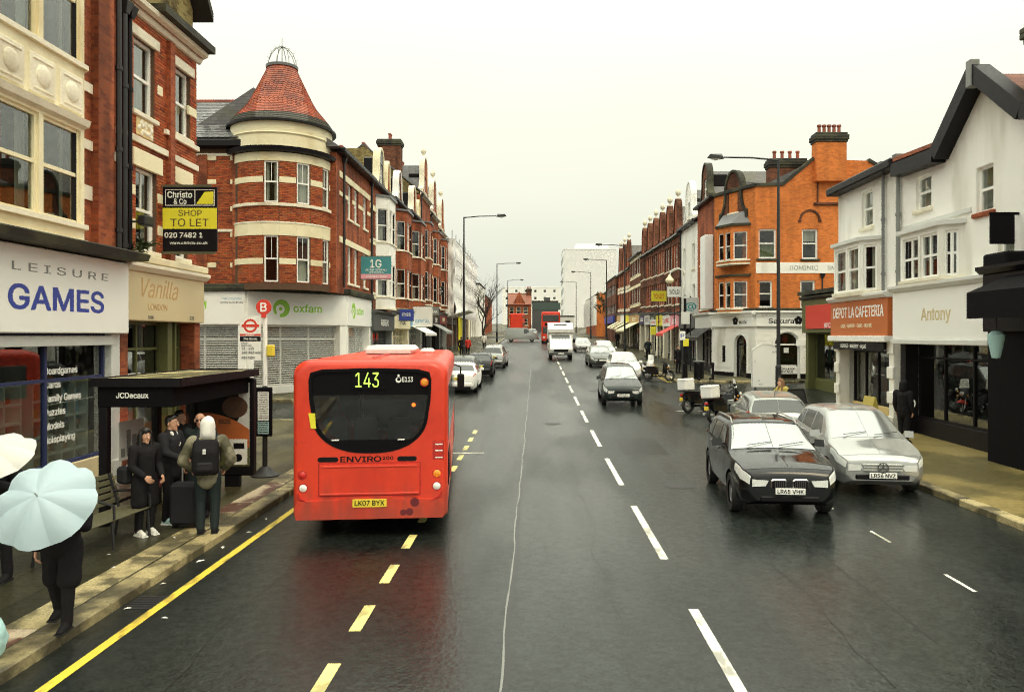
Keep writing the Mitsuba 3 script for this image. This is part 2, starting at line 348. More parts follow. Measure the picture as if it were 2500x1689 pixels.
part(road, 'seam_filler', wander(-.33, 3, 60, .018, 1, .03, .006), 'seam_wet')
part(road, 'seam', wander(4.18, 8, 60, .03, 5), 'seam')
part(road, 'bay_line', [strip(5.5, .05, y0, y0 + .7) for y0 in (9.6, 11.9, 14.2, 19., 21.5, 24)], 'white_line')
part(road, 'side_road_line', [sheet(5.6 + i * .9, 6.1 + i * .9, 30.6, 30.72, .005, .2) for i in range(4)] + [sheet(-4.6, -1.4, 20.7, 20.85, .005, .3)], 'white_line')
def disc(x, y, r, dz=.005, n=24):
    t = np.arange(n) * 2 * np.pi / n
    v = np.array([[x + r * np.cos(a), y + r * np.sin(a), float(g(y)) + dz] for a in t] + [[x, y, float(g(y)) + dz]])
    return trimesh.Trimesh(v, [[i, (i + 1) % n, n] for i in range(n)], process=False)
def patch_sheet(x0, x1, y0, y1): return sheet(x0, x1, y0, y1, .003, .5)
for q in ((2.4, 3.6, 20.5, 23.5), (-3.6, -2.9, 31, 37), (.3, 1.2, 44, 50)) : part(road, 'repair_patch', patch_sheet(*q), 'road_patch')
for i, q in enumerate(((-3.4, 6.4, 12, .012, 21), (.9, 6.5, 16, .010, 22), (3.3, 7, 20, .012, 23), (6.2, 10, 24, .012, 24), (-1.5, 18, 40, .014, 25))): part(road, 'crack', wander(*q[:3], q[3], q[4], .16, .0045), 'seam')
for x, y in ((.6, 27), (3.0, 39), (-3.2, 28)): part(road, 'manhole_cover', disc(x, y, .28, .0052), 'iron')
# covers, patches and litter
part(road, 'manhole_cover', disc(3.1, 16.4, .33), 'iron'); part(road, 'drain_grate', [mv(box(-4.85, -4.5, 9 + i * .08, 9.05 + i * .08, 0, .006)) for i in range(6)], 'iron')
for i, (x, y, s) in enumerate([(-4.72, 11.6, .07), (-4.75, 10.9, .1), (-4.66, 12.5, .06), (-4.8, 9.9, .05), (-4.2, 8.7, .05), (-4.7, 13.4, .05), (-4.78, 9.0, .06), (-5.6, 10.2, .04), (-6.0, 10.8, .035), (-5.5, 11.7, .04)]):
    a = rng.uniform(0, 6); s *= .75; c, s_ = math.cos(a) * s, math.sin(a) * s; z0 = .128 if x < KL else .008
    v = np.array([[x - c, y - s_, z0], [x + s_ * .5, y - c * .5, z0 + .01], [x + c, y + s_, z0 + .004], [x - s_ * .6, y + c * .6, z0 + .009]])
    m = trimesh.Trimesh(np.vstack([v, v - [0, 0, .003]]), [[0, 1, 2], [0, 2, 3], [4, 6, 5], [4, 7, 6]], process=False)
    solo('litter_scrap', 'small white scrap of wet paper litter along the left kerb', 'litter', m, 'white', group='paper scraps by the left kerb')
# ------------------------------------------------------------------ building helpers
def window(b, F, u0, v0, u1, v1, w=-.10, mid=.5, mull=0, frame='white', fr=.07, curtain=None, sill='stone', glaz=(0, 0), label=None, depth=.09, pane='pane', name='window', top_bars=0):
    """sash window set in an opening: frame (the part), pane, sill, curtain, glazing bars"""
    ring = rect(u0, v0, u1, v1).difference(rect(u0 + fr, v0 + fr, u1 - fr, v1 - fr))
    ms = [slab(ring, w - depth, w)]
    iu0, iu1, iv0, iv1 = u0 + fr, u1 - fr, v0 + fr, v1 - fr
    vm = iv0 + (iv1 - iv0) * mid
    if mid: ms.append(box(iu0, iu1, vm - .035, vm + .035, w - depth + .01, w - .01))
    for i in range(mull): c = iu0 + (iu1 - iu0) * (i + 1) / (mull + 1); ms.append(box(c - .04, c + .04, iv0, iv1, w - depth + .012, w - .012))
    bars = []
    for i in range(glaz[0]): c = iu0 + (iu1 - iu0) * (i + 1) / (glaz[0] + 1); bars.append(box(c - .015, c + .015, iv0, iv1, w - .06, w - .025))
    for i in range(glaz[1]): c = iv0 + (iv1 - iv0) * (i + 1) / (glaz[1] + 1); bars.append(box(iu0, iu1, c - .015, c + .015, w - .06, w - .025))
    for i in range(top_bars): c = iu0 + (iu1 - iu0) * (i + 1) / (top_bars + 1); bars.append(box(c - .013, c + .013, vm + .03, iv1, w - .06, w - .025))
    k = part(b, name, F(ms + bars), frame, label=label)
    part(k, 'pane', F(slab(rect(iu0, iv0, iu1, iv1), w - .052, w - .050)), pane)
    if curtain:
        kind, m = curtain if isinstance(curtain, tuple) else (curtain, 'curtain')
        wz = w - .16; W = iu1 - iu0; n = 14
        def drape(a, c, lo, hi):
            us = np.linspace(a, c, max(6, int((c - a) / .03))); ph = rng.uniform(0, 6)
            v = [[x, y, wz + .02 * math.sin(x * 60 + ph)] for x in us for y in (lo, hi)]
            f = []
            for i in range(len(us) - 1): q = 2 * i; f += [[q, q + 2, q + 3], [q, q + 3, q + 1]]
            return trimesh.Trimesh(v, f, process=False)
        if kind == 'full': ms = [drape(iu0, iu1, iv0, iv1)]
        elif kind == 'half': ms = [drape(iu0, iu1, iv0, vm)]
        elif kind == 'top': ms = [box(iu0, iu1, vm + (iv1 - vm) * .2, iv1, wz - .01, wz)]
        else: ms = [drape(iu0, iu0 + W * .27, iv0, iv1), drape(iu1 - W * .27, iu1, iv0, iv1)]
        part(k, 'curtain', F(ms), m)
    if sill: part(k, 'sill', F(bbox(u0 - .1, u1 + .1, v0 - .12, v0 + .002, w - .02, .09, .02)), sill)
    return k
def facade(b, F, outline, holes, m, depth=.32, room=True, name='wall', w=0., label=None):
    """front wall with real openings; holes = (u0, v0, u1, v1)"""
    poly = outline if not isinstance(outline, tuple) else rect(*outline)
    if holes: poly = poly.difference(shapely.union_all([rect(*h) for h in holes]))
    k = part(b, name, F(slab(poly, w - depth, w)), m, label=label)
    if room and holes:
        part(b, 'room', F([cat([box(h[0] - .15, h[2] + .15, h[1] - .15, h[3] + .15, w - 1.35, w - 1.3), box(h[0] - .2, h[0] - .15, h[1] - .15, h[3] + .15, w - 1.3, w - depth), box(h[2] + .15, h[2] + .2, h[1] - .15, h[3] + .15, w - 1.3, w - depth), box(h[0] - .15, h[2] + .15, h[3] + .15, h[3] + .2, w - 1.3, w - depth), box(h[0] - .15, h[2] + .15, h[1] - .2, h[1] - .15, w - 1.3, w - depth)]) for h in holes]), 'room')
    return k
def shell(b, F, u0, u1, v0, v1, m, depth=9., w=-.32, t=.25):
    """party walls and back wall"""
    part(b, 'side_wall', F([box(u0, u0 + t, v0, v1, w - depth, w), box(u1 - t, u1, v0, v1, w - depth, w), box(u0 + t, u1 - t, v0, v1, w - depth, w - depth + t)]), m)
def pitched(b, F, u0, u1, v, rise, depth, m='slate', over=.35, w0=0., name='roof', ends='brick_y', back=True):
    """roof with its ridge along the facade and gable ends; two slopes with thickness"""
    w1, wr = w0 + over, w0 - depth / 2; wb = w0 - depth - over; th = .12
    sl = rise / (depth / 2 + over) * over
    def slope(wa, va, wb_, vb): return extr_u(F, [(wa, va), (wb_, vb), (wb_, vb + th), (wa, va + th)], u0 - .05, u1 + .05)
    k = part(b, name, [slope(w1, v - sl * .6, wr, v + rise), slope(wr, v + rise, wb, v - sl * .6)], m)
    part(k, 'ridge', F(bbox(u0 - .05, u1 + .05, v + rise + .04, v + rise + .22, wr - .13, wr + .13, .04)), 'tile_b')
    if ends:
        tri = [(w0 - .02, v), (wr, v + rise - .02), (w0 - depth, v)]
        part(b, 'gable_end', [extr_u(F, tri, u0, u0 + .25), extr_u(F, tri, u1 - .25, u1)], ends)
    return k
def extr_u(F, wv, u0, u1):
    """polygon given as (w, v) pairs, extruded along the facade"""
    m = extr(sg.Polygon([(w, v) for w, v in wv]), u1 - u0)      # x=w, y=v, z=u
    q = m.vertices.copy(); m.vertices = np.c_[q[:, 2] + u0, q[:, 1], q[:, 0]]; m.invert(); return F(m)
def chimney(b, F, u, v0, v1, w, su=1.1, sw=.75, m='brick_d', pots=4, pot='tile_a', along='u', label=None):
    ms = [box(u - su / 2, u + su / 2, v0, v1 - .55, w - sw / 2, w + sw / 2)]
    k = part(b, 'chimney', F(ms), m, label=label)
    cap = [bbox(u - su / 2 - d, u + su / 2 + d, v1 - .55 + i * .14, v1 - .43 + i * .14 + .018, w - sw / 2 - d, w + sw / 2 + d, .02) for i, d in enumerate((.06, .12, .12, .05))]
    part(k, 'chimney_cap', F(cap), 'soot')
    for i in range(pots):
        c = u + (su - .3) * ((i + .5) / pots - .5)
        pm = mv(lathe([(.0, 0), (.11, 0), (.095, .42), (.13, .45), (.13, .55), (.085, .55), (.08, .3), (0, .3)], 10), 0, 0, 0)
        q = pm.vertices.copy(); pm.vertices = np.c_[q[:, 0] + c, q[:, 2] + v1 - .02, q[:, 1] + w]; pm.invert()
        part(k, 'chimney_pot', F(pm), pot)
    return k
def cornice(b, F, u0, u1, v, m='stone', prof=((0, 0), (.05, .02), (.10, .12), (.22, .18), (.24, .30), (0, .30)), name='cornice', w=0., label=None):
    return part(b, name, extr_u(F, [(w + a, v + c) for a, c in prof], u0, u1), m, label=label)
def band(b, F, u0, u1, v0, v1, m='stone', w=.03, name='stone_band', holes=()):
    poly = rect(u0, v0, u1, v1)
    if holes: poly = poly.difference(shapely.union_all([rect(h[0] - .002, h[1], h[2] + .002, h[3]) for h in holes]))
    if poly.area > 1e-4: return part(b, name, F(slab(poly, -.02, w)), m)
def pipe(b, F, u, v0, v1, w=.1, m='iron', r=.06, name='downpipe'):
    a = F.at(u, v0, w); c = F.at(u, v1, w)
    col = [cyl(F.at(u, v, w), F.at(u, v + .09, w), r + .022, n=8) for v in np.arange(v0 + .6, v1 - .3, 1.8)]
    hop = hull([F.at(u + s * q, v1 + vv, w + z * q) for s in (-1, 1) for z in (-1, 1) for q, vv in ((.14, .24), (.07, -.02))])
    return part(b, name, [cyl(a, c, r, n=8), hop] + col, m, smooth=40)
def blk(b, F, u0, u1, v0, v1, d, m='stone', name='stone_block', w=0.):
    return part(b, name, F(bbox(u0, u1, v0, v1, w - .05, w + d, .012)), m)
def shopfront(b, F, u0, u1, v0=0., vf0=2.9, vf1=3.75, fascia='white', txt=None, tm='navy', th=.38, glassd=.35, frame='grey_d', riser=.45, riser_m='black', pil='stone', door=None, mulls=3, awning=None, goods=True, bold=True, proj=.18, tw=None, trans=.62, corn='grey_d', shutter=False, ttxt=None, tu=None, tfrac=.5):
    """ground floor: pilasters, fascia with lettering, glazed front with stall riser, door, dim shop interior"""
    k = part(b, 'fascia', F(bbox(u0, u1, vf0, vf1, -.3, proj, .02)), fascia)
    if corn: part(k, 'fascia_cornice', extr_u(F, [(0, vf1), (proj + .05, vf1), (proj + .16, vf1 + .1), (proj + .16, vf1 + .18), (0, vf1 + .26)], u0 - .04, u1 + .04), corn)
    if txt: put_text(k, F, txt, th, (u0 + u1) / 2 if tu is None else tu, vf0 + (vf1 - vf0 - th) * tfrac, proj + .001, tm, bold, width=tw, center=tu is None)
    for i, u in enumerate((u0, u1 - .34)):
        part(b, 'pilaster', F([bbox(u, u + .34, v0 - .3, vf0, -.3, .10, .015), bbox(u - .03 if 0 else u + .0, u + .34, v0 - .3, v0 + .35, .08, .14, .015)]), pil)
    a, c = u0 + .34, u1 - .34; w = -glassd
    if riser: part(b, 'stall_riser', F(bbox(a, c, v0 - .3, v0 + riser, w - .12, w + .1, .015)), riser_m)
    top = vf0; bot = v0 + riser
    fr = [box(a, c, bot, bot + .07, w - .04, w + .05), box(a, c, top - .08, top, w - .04, w + .05)] + [box(x - .035, x + .035, bot + .07, top - .08, w - .04, w + .045) for x in np.linspace(a + .035, c - .035, mulls + 2)]
    if trans: vt = bot + (top - bot) * (trans + .15); fr.append(box(a, c, vt - .03, vt + .03, w - .035, w + .04))
    s = part(b, 'shop_window', F(fr), frame)
    part(s, 'pane', F(slab(rect(a, bot, c, top), w - .003, w)), 'pane')
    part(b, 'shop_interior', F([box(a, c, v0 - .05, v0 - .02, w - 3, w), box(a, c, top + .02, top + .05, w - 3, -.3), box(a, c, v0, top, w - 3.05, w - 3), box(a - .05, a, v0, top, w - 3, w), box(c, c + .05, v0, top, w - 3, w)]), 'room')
    if goods:
        r = random.Random(int(u0 * 7 + u1 * 13)); bym = {}
        for i in range(int((c - a) * 5)):
            x = r.uniform(a + .2, c - .5); ww = r.uniform(.15, .5); hh = r.uniform(.15, .8); zz = v0 + r.choice((.5, .6, .9, 1.3, 1.7)); d = w - r.uniform(.15, 1.0)
            bym.setdefault(r.choice(('grey_l', 'cream', 'rust', 'sky_blue', 'cream', 'white_g', 'green_d', 'olive')), []).append(box(x, x + ww, zz, min(top - .1, zz + hh), d - .06, d))
        for mm, bs in sorted(bym.items()): part(b, 'display_goods', F(bs), mm)
    if shutter:
        sl = [extr_u(F, [(w + .06, y), (w + .10, y + .03), (w + .10, y + .045), (w + .06, y + .062)], a, c) for y in np.arange(v0 + .02, top - .05, .105)]
        part(b, 'roller_shutter', sl, 'white_g', kind='stuff')
    if door:
        d0, d1 = door
        kd = part(b, 'door', F([slab(rect(d0, v0, d1, v0 + 2.2).difference(rect(d0 + .1, v0 + .25, d1 - .1, v0 + 2.1)), w - .03, w + .07)]), frame)
        part(kd, 'handle', F(bbox(d1 - .16, d1 - .12, v0 + .9, v0 + 1.3, w + .07, w + .12, .01)), 'steel')
    if awning:
        am, out, drop = awning
        part(b, 'awning', [extr_u(F, [(proj, vf0 + .12), (proj + out, vf0 - drop), (proj + out, vf0 - drop - .2), (proj + out - .02, vf0 - drop - .2), (proj + out - .02, vf0 - drop - .02), (proj, vf0 + .08)], u0 + .1, u1 - .1)], am)
    return k
def brick_field(b, F, poly, parent_part, mort='mortar', bw=.225, bh=.075, gap=.011, proud=.012, colors=('brick_0', 'brick_1', 'brick_2', 'brick_3'), limit=300, seed=1, near_u=None):
    """individually laid bricks on a mortar bed: those that show largest are parts, the others one part"""
    r = random.Random(seed); out = []
    prep = shapely.prepared.prep(poly); u0, v0, u1, v1 = poly.bounds
    row = 0; v = math.floor(v0 / bh) * bh
    while v < v1:
        u = math.floor(u0 / bw) * bw - (bw / 2 if row % 2 else 0)
        while u < u1:
            q = rect(u + gap / 2, v + gap / 2, u + bw - gap / 2, v + bh - gap / 2)
            if prep.contains(q): out.append(q.bounds)
            elif prep.intersects(q):
                i = q.intersection(poly)
                if i.area > .0015 and i.bounds[2] - i.bounds[0] > .04 and i.area > .9 * (i.bounds[2] - i.bounds[0]) * (i.bounds[3] - i.bounds[1]): out.append(i.bounds)
            u += bw
        v += bh; row += 1
    if near_u is not None: out.sort(key=lambda q: math.hypot(q[0] - near_u[0], q[1] - near_u[1]))
    def bm(q):
        d = proud + r.uniform(-.003, .004); e = .004; a, c, e0, f0 = q
        p = np.array([[a, c, -.01], [e0, c, -.01], [e0, f0, -.01], [a, f0, -.01], [a + e, c + e, d], [e0 - e, c + e, d], [e0 - e, f0 - e, d], [a + e, f0 - e, d]])
        return trimesh.Trimesh(p, [[4, 5, 6], [4, 6, 7], [0, 1, 5], [0, 5, 4], [1, 2, 6], [1, 6, 5], [2, 3, 7], [2, 7, 6], [3, 0, 4], [3, 4, 7]], process=False)
    rest = []; tone = dict(zip(colors, TONES))
    for i, q in enumerate(out):
        m = r.choices(colors, (5, 4, 2, 3)[:len(colors)])[0]
        if i < limit: part(parent_part, 'brick', F(bm(q)), m)
        else: rest.append((bm(q), [c * r.uniform(.85, 1.1) for c in tone[m]]))
    if rest:                                        # bricks past the limit, one part with a clay tone per brick
        part(parent_part, 'brick_run', F([b for b, _ in rest]), 'brick_vc', kind='stuff', color=np.vstack([np.tile(c, (len(b.vertices), 1)) for b, c in rest]))
TONES = [(.44, .105, .032), (.34, .072, .025), (.24, .05, .022), (.39, .115, .045)]
mat('brick_vc', P({'type': 'mesh_attribute', 'name': 'vertex_color'}, .75, .3))
def bay(b, F, u0, u1, out, splay, v0, v1, rows, m='cream', win=dict(), roof='lead', front_n=1, base=True, wins=(1, 1, 1), edge=.12):
    """canted bay standing out from the facade; rows = (v0, v1) of each storey's lights"""
    pts = [(u0, 0), (u0 + splay, out), (u1 - splay, out), (u1, 0)]
    P3 = [F.at(u, 0, w) for u, w in pts]
    for i in range(3):
        d = P3[i + 1] - P3[i]; L = np.linalg.norm(d)
        f = Frame(P3[i][0], P3[i][1], P3[i][2], d[0], d[1]); n = front_n if i == 1 else 1
        if not wins[i]: holes = []
        else:
            holes = [(edge + (L - edge) * j / n, a, (L - edge) * (j + 1) / n, c) for j in range(n) for a, c in rows]
        facade(b, f, (0, v0, L, v1), holes, m, depth=.16, name='bay_wall')
        for h in holes: window(b, f, *h, **{'w': -.05, 'sill': None, 'fr': .06, 'depth': .08, **win})
    poly = sg.Polygon(pts)
    def plate(v, t, grow=0): q = slab(poly.buffer(grow, join_style=2).intersection(sg.box(u0 - 1, 0, u1 + 1, out + 1)), 0, t); x = q.vertices.copy(); q.vertices = np.c_[x[:, 0], x[:, 2] + v, x[:, 1]]; q.invert(); return F(q)
    part(b, 'bay_roof', plate(v1, .12, .12), roof)
    if base: part(b, 'bay_base', plate(v0 - .1, .1, .06), 'stone')
    for a, c in rows: part(b, 'bay_sill', plate(a - .09, .09, .07), 'stone'); 
    return plate
# ------------------------------------------------------------------ left side of the street
def gv(y): return float(g(y)) + .12
# --- games shop
b = thing('brick_shop_building', 'red brick building with cream bay window above the white games shop sign, left edge', 'building')
F = Frame(BL, 6.5, 0, 0, 1)
W = 10.7
holes = [(1.2, 5.5, 2.4, 7.4), (1.2, 8.9, 2.4, 10.8)]
facade(b, F, (0, 4.85, W, 13.2), holes, 'brick_l')
for h in holes: window(b, F, *h, frame='cream', curtain=('full', 'curtain'))
part(b, 'side_wall', [F(box(W - .3, W, 0, 13.2, -9, -.33)), F(box(0, .3, 0, 13.2, -9, -.33))], 'brick_l2')
bay(b, F, 5.3, 9.0, .62, .55, 5.05, 12.4, [(5.35, 7.15), (8.45, 10.7)], 'cream', win=dict(frame='cream', mid=.52, curtain=('sides', 'curtain')), front_n=2)
f2 = Frame(BL + .62, 6.5, 0, 0, 1)
for u0, u1 in ((5.95, 6.65), (6.8, 7.5), (7.65, 8.35)):   # carved panels between the storeys
    p = part(b, 'bay_panel', f2(bbox(u0, u1, 7.45, 8.15, -.02, .04, .015)), 'stone')
    part(p, 'panel_relief', f2([mv(sph((0, 0, 0), .2, (1, 1, .3)), (u0 + u1) / 2, 7.8, .04), bbox(u0 + .08, u1 - .08, 7.52, 7.56, .03, .06), bbox(u0 + .08, u1 - .08, 8.04, 8.08, .03, .06)]), 'stone')
part(b, 'bay_cornice', extr_u(f2, [(0, 7.2), (.1, 7.24), (.14, 7.36), (0, 7.4)], 5.85, 8.45), 'stone')
band(b, F, 9.02, W, 7.1, 7.3, 'stone', .04); band(b, F, 9.1, W - .5, 8.3, 8.5, 'stone', .04); band(b, F, 9.3, 9.8, 6.05, 6.35, 'stone', .03); band(b, F, 0, 5.28, 7.9, 8.1)
part(b, 'brick_pier', F(box(W - .95, W - .35, 4.9, 13.2, 0, .16)), 'brick_l')
pipe(b, F, W - .12, 4.9, 12.8, .14)
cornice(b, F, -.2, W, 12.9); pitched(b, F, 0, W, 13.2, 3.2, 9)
shopfront(b, F, 0, W, .12, 3.25, 4.82, 'white', 'GAMES', 'blue', .42, riser=.5, riser_m='beige', pil='white_g', frame='navy', mulls=4, proj=.30, corn=None, tw=2.95, ttxt=None, tu=6.75, tfrac=.38, trans=.5, door=(5.1, 6.1), glassd=.1)
fk = b + '__fascia'
labels[fk] = {'label': 'white shop sign reading LEISURE GAMES in blue and grey'}
put_text(fk, F, 'L E I S U R E', .15, 6.85, 4.36, .301, 'grey', False, width=3.0)
part(b, 'sign_cornice', extr_u(F, [(0, 4.84), (.75, 4.86), (.8, 5.0), (.7, 5.04), (0, 5.14)], 0, W - .02), 'soot')
part(b, 'lower_sign', F(bbox(3, W - .35, 3.0, 3.2, .05, .16)), 'white_g')
for i, t in enumerate(('Boardgames', 'Cards', 'Family Games', 'Puzzles', 'Models', 'Roleplaying')): put_text(b, F, t, .13, 8.35, 2.45 - .27 * i, -.085, 'white', True, name='window_lettering')
# white shelf units and stock behind the glass
for j, u in enumerate((7.05, 8.3, 9.2)):
    fr = [box(u, u + .95, .45 + i * .36, .49 + i * .36, -.85, -.3) for i in range(6)] + [box(u + i * .455, u + .04 + i * .455, .45, 2.3, -.85, -.3) for i in range(3)] + [box(u, u + .95, .45, 2.3, -.88, -.85)]
    sh = part(b, 'display_shelf', F(fr), 'white')
    r = random.Random(j)
    for mm in ('sky_blue', 'rust', 'mustard', 'grey_l', 'green_d'):
        part(sh, 'game_box', F([bbox(u + .06 + .455 * c + r.uniform(0, .1), u + .06 + .455 * c + r.uniform(.22, .34), .49 + i * .36, .49 + i * .36 + r.uniform(.1, .26), -.75, -.42) for c in (0, 1) for i in range(5) if r.random() < .4] or [box(u + .1, u + .3, .5, .6, -.7, -.5)]), mm)
part(b, 'poster', F([bbox(6.3, 6.85, .6, 2.3, -.16, -.13)]), 'white_g', label='tall pale poster panel inside the shop door window')
# --- to-let building
b = thing('brick_house', 'narrow red brick house with tall white sash windows and cream sign, carrying the letting board', 'building')
F = Frame(BL, 17.2, 0, 0, 1); W = 4.1
holes = [(.85, 5.25, 1.85, 7.2), (2.75, 5.25, 3.55, 7.2), (.75, 8.5, 1.75, 10.25), (2.85, 8.5, 3.7, 10.25)]
wk = facade(b, F, (0, 4.7, W, 10.75), holes, 'mortar')
brick_field(b, F, rect(.01, 4.7, W - .01, 10.72).difference(shapely.union_all([rect(h[0], h[1], h[2], h[3]) for h in holes])), wk, near_u=(2.0, 7.5), seed=4)
for i, h in enumerate(holes): window(b, F, *h, curtain=('sides' if i < 2 else 'full', 'curtain'), top_bars=1 if i < 2 else 0)
part(b, 'side_wall', F([box(W - .3, W, 0, 10.8, -10, -.33)]), 'brick_l2')
for h in holes[:2]: blk(b, F, h[0] - .15, h[2] + .25, h[3], h[3] + .42, .05, 'cream', 'lintel')
for h in holes[2:]: blk(b, F, h[0] - .15, h[2] + .2, h[3], h[3] + .25, .05, 'stone', 'lintel')
for v in (5.7, 6.5, 9.2):
    for u0, u1 in ((.35, .83), (1.88, 2.15), (2.45, 2.73), (3.6, 4.08)):
        if v < 9 or u0 > 1.5: blk(b, F, u0, u1, v, v + .24, .022, 'cream')
band(b, F, .0, W, 7.75, 7.9, 'stone', .07); band(b, F, 2.2, W, 8.3, 8.42, 'stone', .09); part(b, 'brick_pier', F(box(2.35, 2.6, 4.7, 10.7, 0, .12)), 'brick_l')
p = part(b, 'carved_panel', F(bbox(.85, 1.65, 7.95, 8.38, 0, .03, .01)), 'gold', label='square carved foliage panel in buff terracotta')
r = random.Random(2); part(p, 'relief', F([mv(sph((0, 0, 0), r.uniform(.035, .07), (1, 1, .5), 1), r.uniform(.92, 1.58), r.uniform(8.0, 8.33), .03) for _ in range(34)]), 'stone')
pipe(b, F, .16, 4.6, 10.5, .12); pipe(b, F, .42, 4.6, 10.5, .1, 'black', .05)
cornice(b, F, 0, W + .15, 10.75, 'stone', ((0, 0), (.06, .02), (.12, .14), (.26, .2), (.28, .3), (0, .3)))
# attic gable clad in tile with deep dark eaves
part(b, 'attic_gable', F(slab(sg.Polygon([(0.2, 11.06), (W, 11.06), (W, 12.2), (2.6, 14.2), (0.2, 12.4)]), -.4, -.1)), 'brick_y')
part(b, 'eaves_board', F([slab(sg.Polygon([(2.6, 14.2), (W + .3, 12.0), (W + .3, 12.25), (2.6, 14.48)]), -.6, .35), slab(sg.Polygon([(2.6, 14.2), (-.1, 12.2), (-.1, 12.45), (2.6, 14.48)]), -.6, .35), box(1.4, 4.3, 11.06, 11.25, -.1, .45)]), 'soot')
pitched(b, F, 0, W, 11.0, 3.2, 10, 'tile_roof', back=True, w0=-.2)
shopfront(b, F, .0, W, gv(19), 3.55, 4.7, 'beige', None, riser=.5, frame='olive', pil='brick_l2', mulls=2, proj=.22, riser_m='black', corn='stone')
fk = b + '__fascia'; labels.setdefault(fk, {})['label'] = 'cream shop sign with gold script lettering'
put_text(fk, F, 'Vanilla', .44, .55, 4.12, .221, 'tan', False, width=1.9, italic=.35)
put_text(fk, F, 'LONDON', .15, 1.0, 3.82, .221, 'tan', False, width=.95)
put_text(fk, F, '1008', .08, 1.0, 3.6, .221, 'grey_d'); put_text(fk, F, '020', .1, 3.2, 3.62, .221, 'grey_d')
part(b, 'window_notice', F([bbox(.8, 1.7, 2.1, 2.3, -.33, -.31), bbox(1.4, 2.3, 1.9, 2.05, -.335, -.315)]), 'white_g'); part(b, 'window_poster', F(bbox(3.0, 3.5, 2.1, 2.8, -.33, -.31)), 'pink')
part(b, 'green_pillar', F([bbox(2.55, 2.8, .2, 3.55, -.3, -.05), bbox(2.95, 3.03, .2, 3.55, -.3, -.05)]), 'olive')
# sprouting weed on the ledge and a wall light
lv = []
for i in range(46):
    a, l = rng.uniform(0, 6.28), rng.uniform(.14, .36); c = F.at(.55 + rng.uniform(-.18, .25), 5.1 + rng.uniform(0, .25), .28 + rng.uniform(-.1, .15))
    d = np.array([math.cos(a), math.sin(a), rng.uniform(-.2, .9)]) * l; s = np.cross(d, [0, 0, 1]); s = s / np.linalg.norm(s) * .05
    v = np.array([c, c + d * .5 + s, c + d + [0, 0, -.05], c + d * .5 - s]); lv.append(trimesh.Trimesh(np.vstack([v, v + [0, 0, .003]]), [[0, 1, 2], [0, 2, 3], [4, 6, 5], [4, 7, 6]], process=False))
solo('wall_plant', 'small leafy weed growing from the ledge above the cream shop sign', 'plant', lv, 'leaf')
part(b, 'ledge', F(bbox(0, W, 4.92, 5.08, -.05, .34, .02)), 'cream')
part(b, 'floodlight', F([bbox(.25, .65, 5.72, 5.95, .35, .55, .03), box(.4, .45, 5.8, 5.84, 0, .4)]), 'iron')
# --- letting board
b = thing('letting_board', 'black and yellow SHOP TO LET board fixed to the brick house wall', 'sign')
F = Frame(BL + .06, 19.25, 0, 1, 0)
part(b, 'panel', F(bbox(0, 1.36, 5.32, 6.93, -.05, 0, .008)), 'black')
part(b, 'top_strip', F([slab(rect(.06, 6.46, 1.30, 6.86).difference(rect(.075, 6.475, 1.285, 6.845)), 0, .006), slab(rect(.80, 6.475, .815, 6.845), 0, .006)]), 'white'); part(b, 'yellow_corner', F(slab(sg.Polygon([(.84, 6.50), (1.27, 6.50), (1.27, 6.82), (1.05, 6.80)]), 0, .007)), 'lemon')
part(b, 'yellow_band', F(slab(rect(0, 5.88, 1.36, 6.40), 0, .004)), 'lemon')
for s, h, u, v, m, bo, w in (('Christo', .15, .12, 6.66, 'white', True, .62), ('& Co', .13, .28, 6.50, 'white', True, .32), ('SHOP', .15, .40, 6.20, 'brown', False, .58), ('TO LET', .19, .20, 5.94, 'brown', False, .95), ('020 7482 1', .125, .05, 5.66, 'white', True, .95), ('www.christo.co.uk', .075, .18, 5.49, 'white', False, .95)): put_text(b, F, s, h, u, v, .005, m, bo, width=w)
part(b, 'bracket', F([box(-.1, 1.3, 5.25, 5.32, -.06, -.02), box(-.1, 1.2, 6.93, 6.99, -.06, -.02)]), 'wood')

# --- corner turret building
BX, BY = -12.2, 37.0; TR = 2.3
b = thing('corner_building', 'red brick corner building with round turret and tiled bell roof above the charity shop', 'building')
F = Frame(-21, 35.5, 0, 1, 0); W = 8.0                      # side-street wall, facing the camera
poly = rect(0, 5.3, W, 12.05)
wk = facade(b, F, poly, [], 'mortar', depth=.3)
bands = [(.6, 1.3, 8.6, 8.9), (2.6, 3.2, 8.6, 8.9)]
blocks = [(u, v) for v in (6.35, 7.75, 8.95, 10.2, 11.3) for u in (4.25, 5.75, 6.9)]
bpoly = rect(2.5, 5.6, W, 11.55).difference(shapely.union_all([rect(u, v, u + .5, v + .225) for u, v in blocks]))
brick_field(b, F, bpoly, wk, near_u=(6.6, 8.5), seed=9)
for u, v in blocks: blk(b, F, u, u + .5, v, v + .225, .03, 'cream')
for u in (5.55, 7.15): part(b, 'brick_pilaster', F(box(u - .12, u + .30, 5.4, 11.55, 0, .09)), 'brick_l2')
band(b, F, 0, W, 11.5, 11.62, 'stone', .06); band(b, F, 0, W, 8.0, 8.12, 'stone', .06); part(b, 'gutter', F(bbox(-.2, W + .4, 11.85, 12.2, -.1, .42, .05)), 'black')
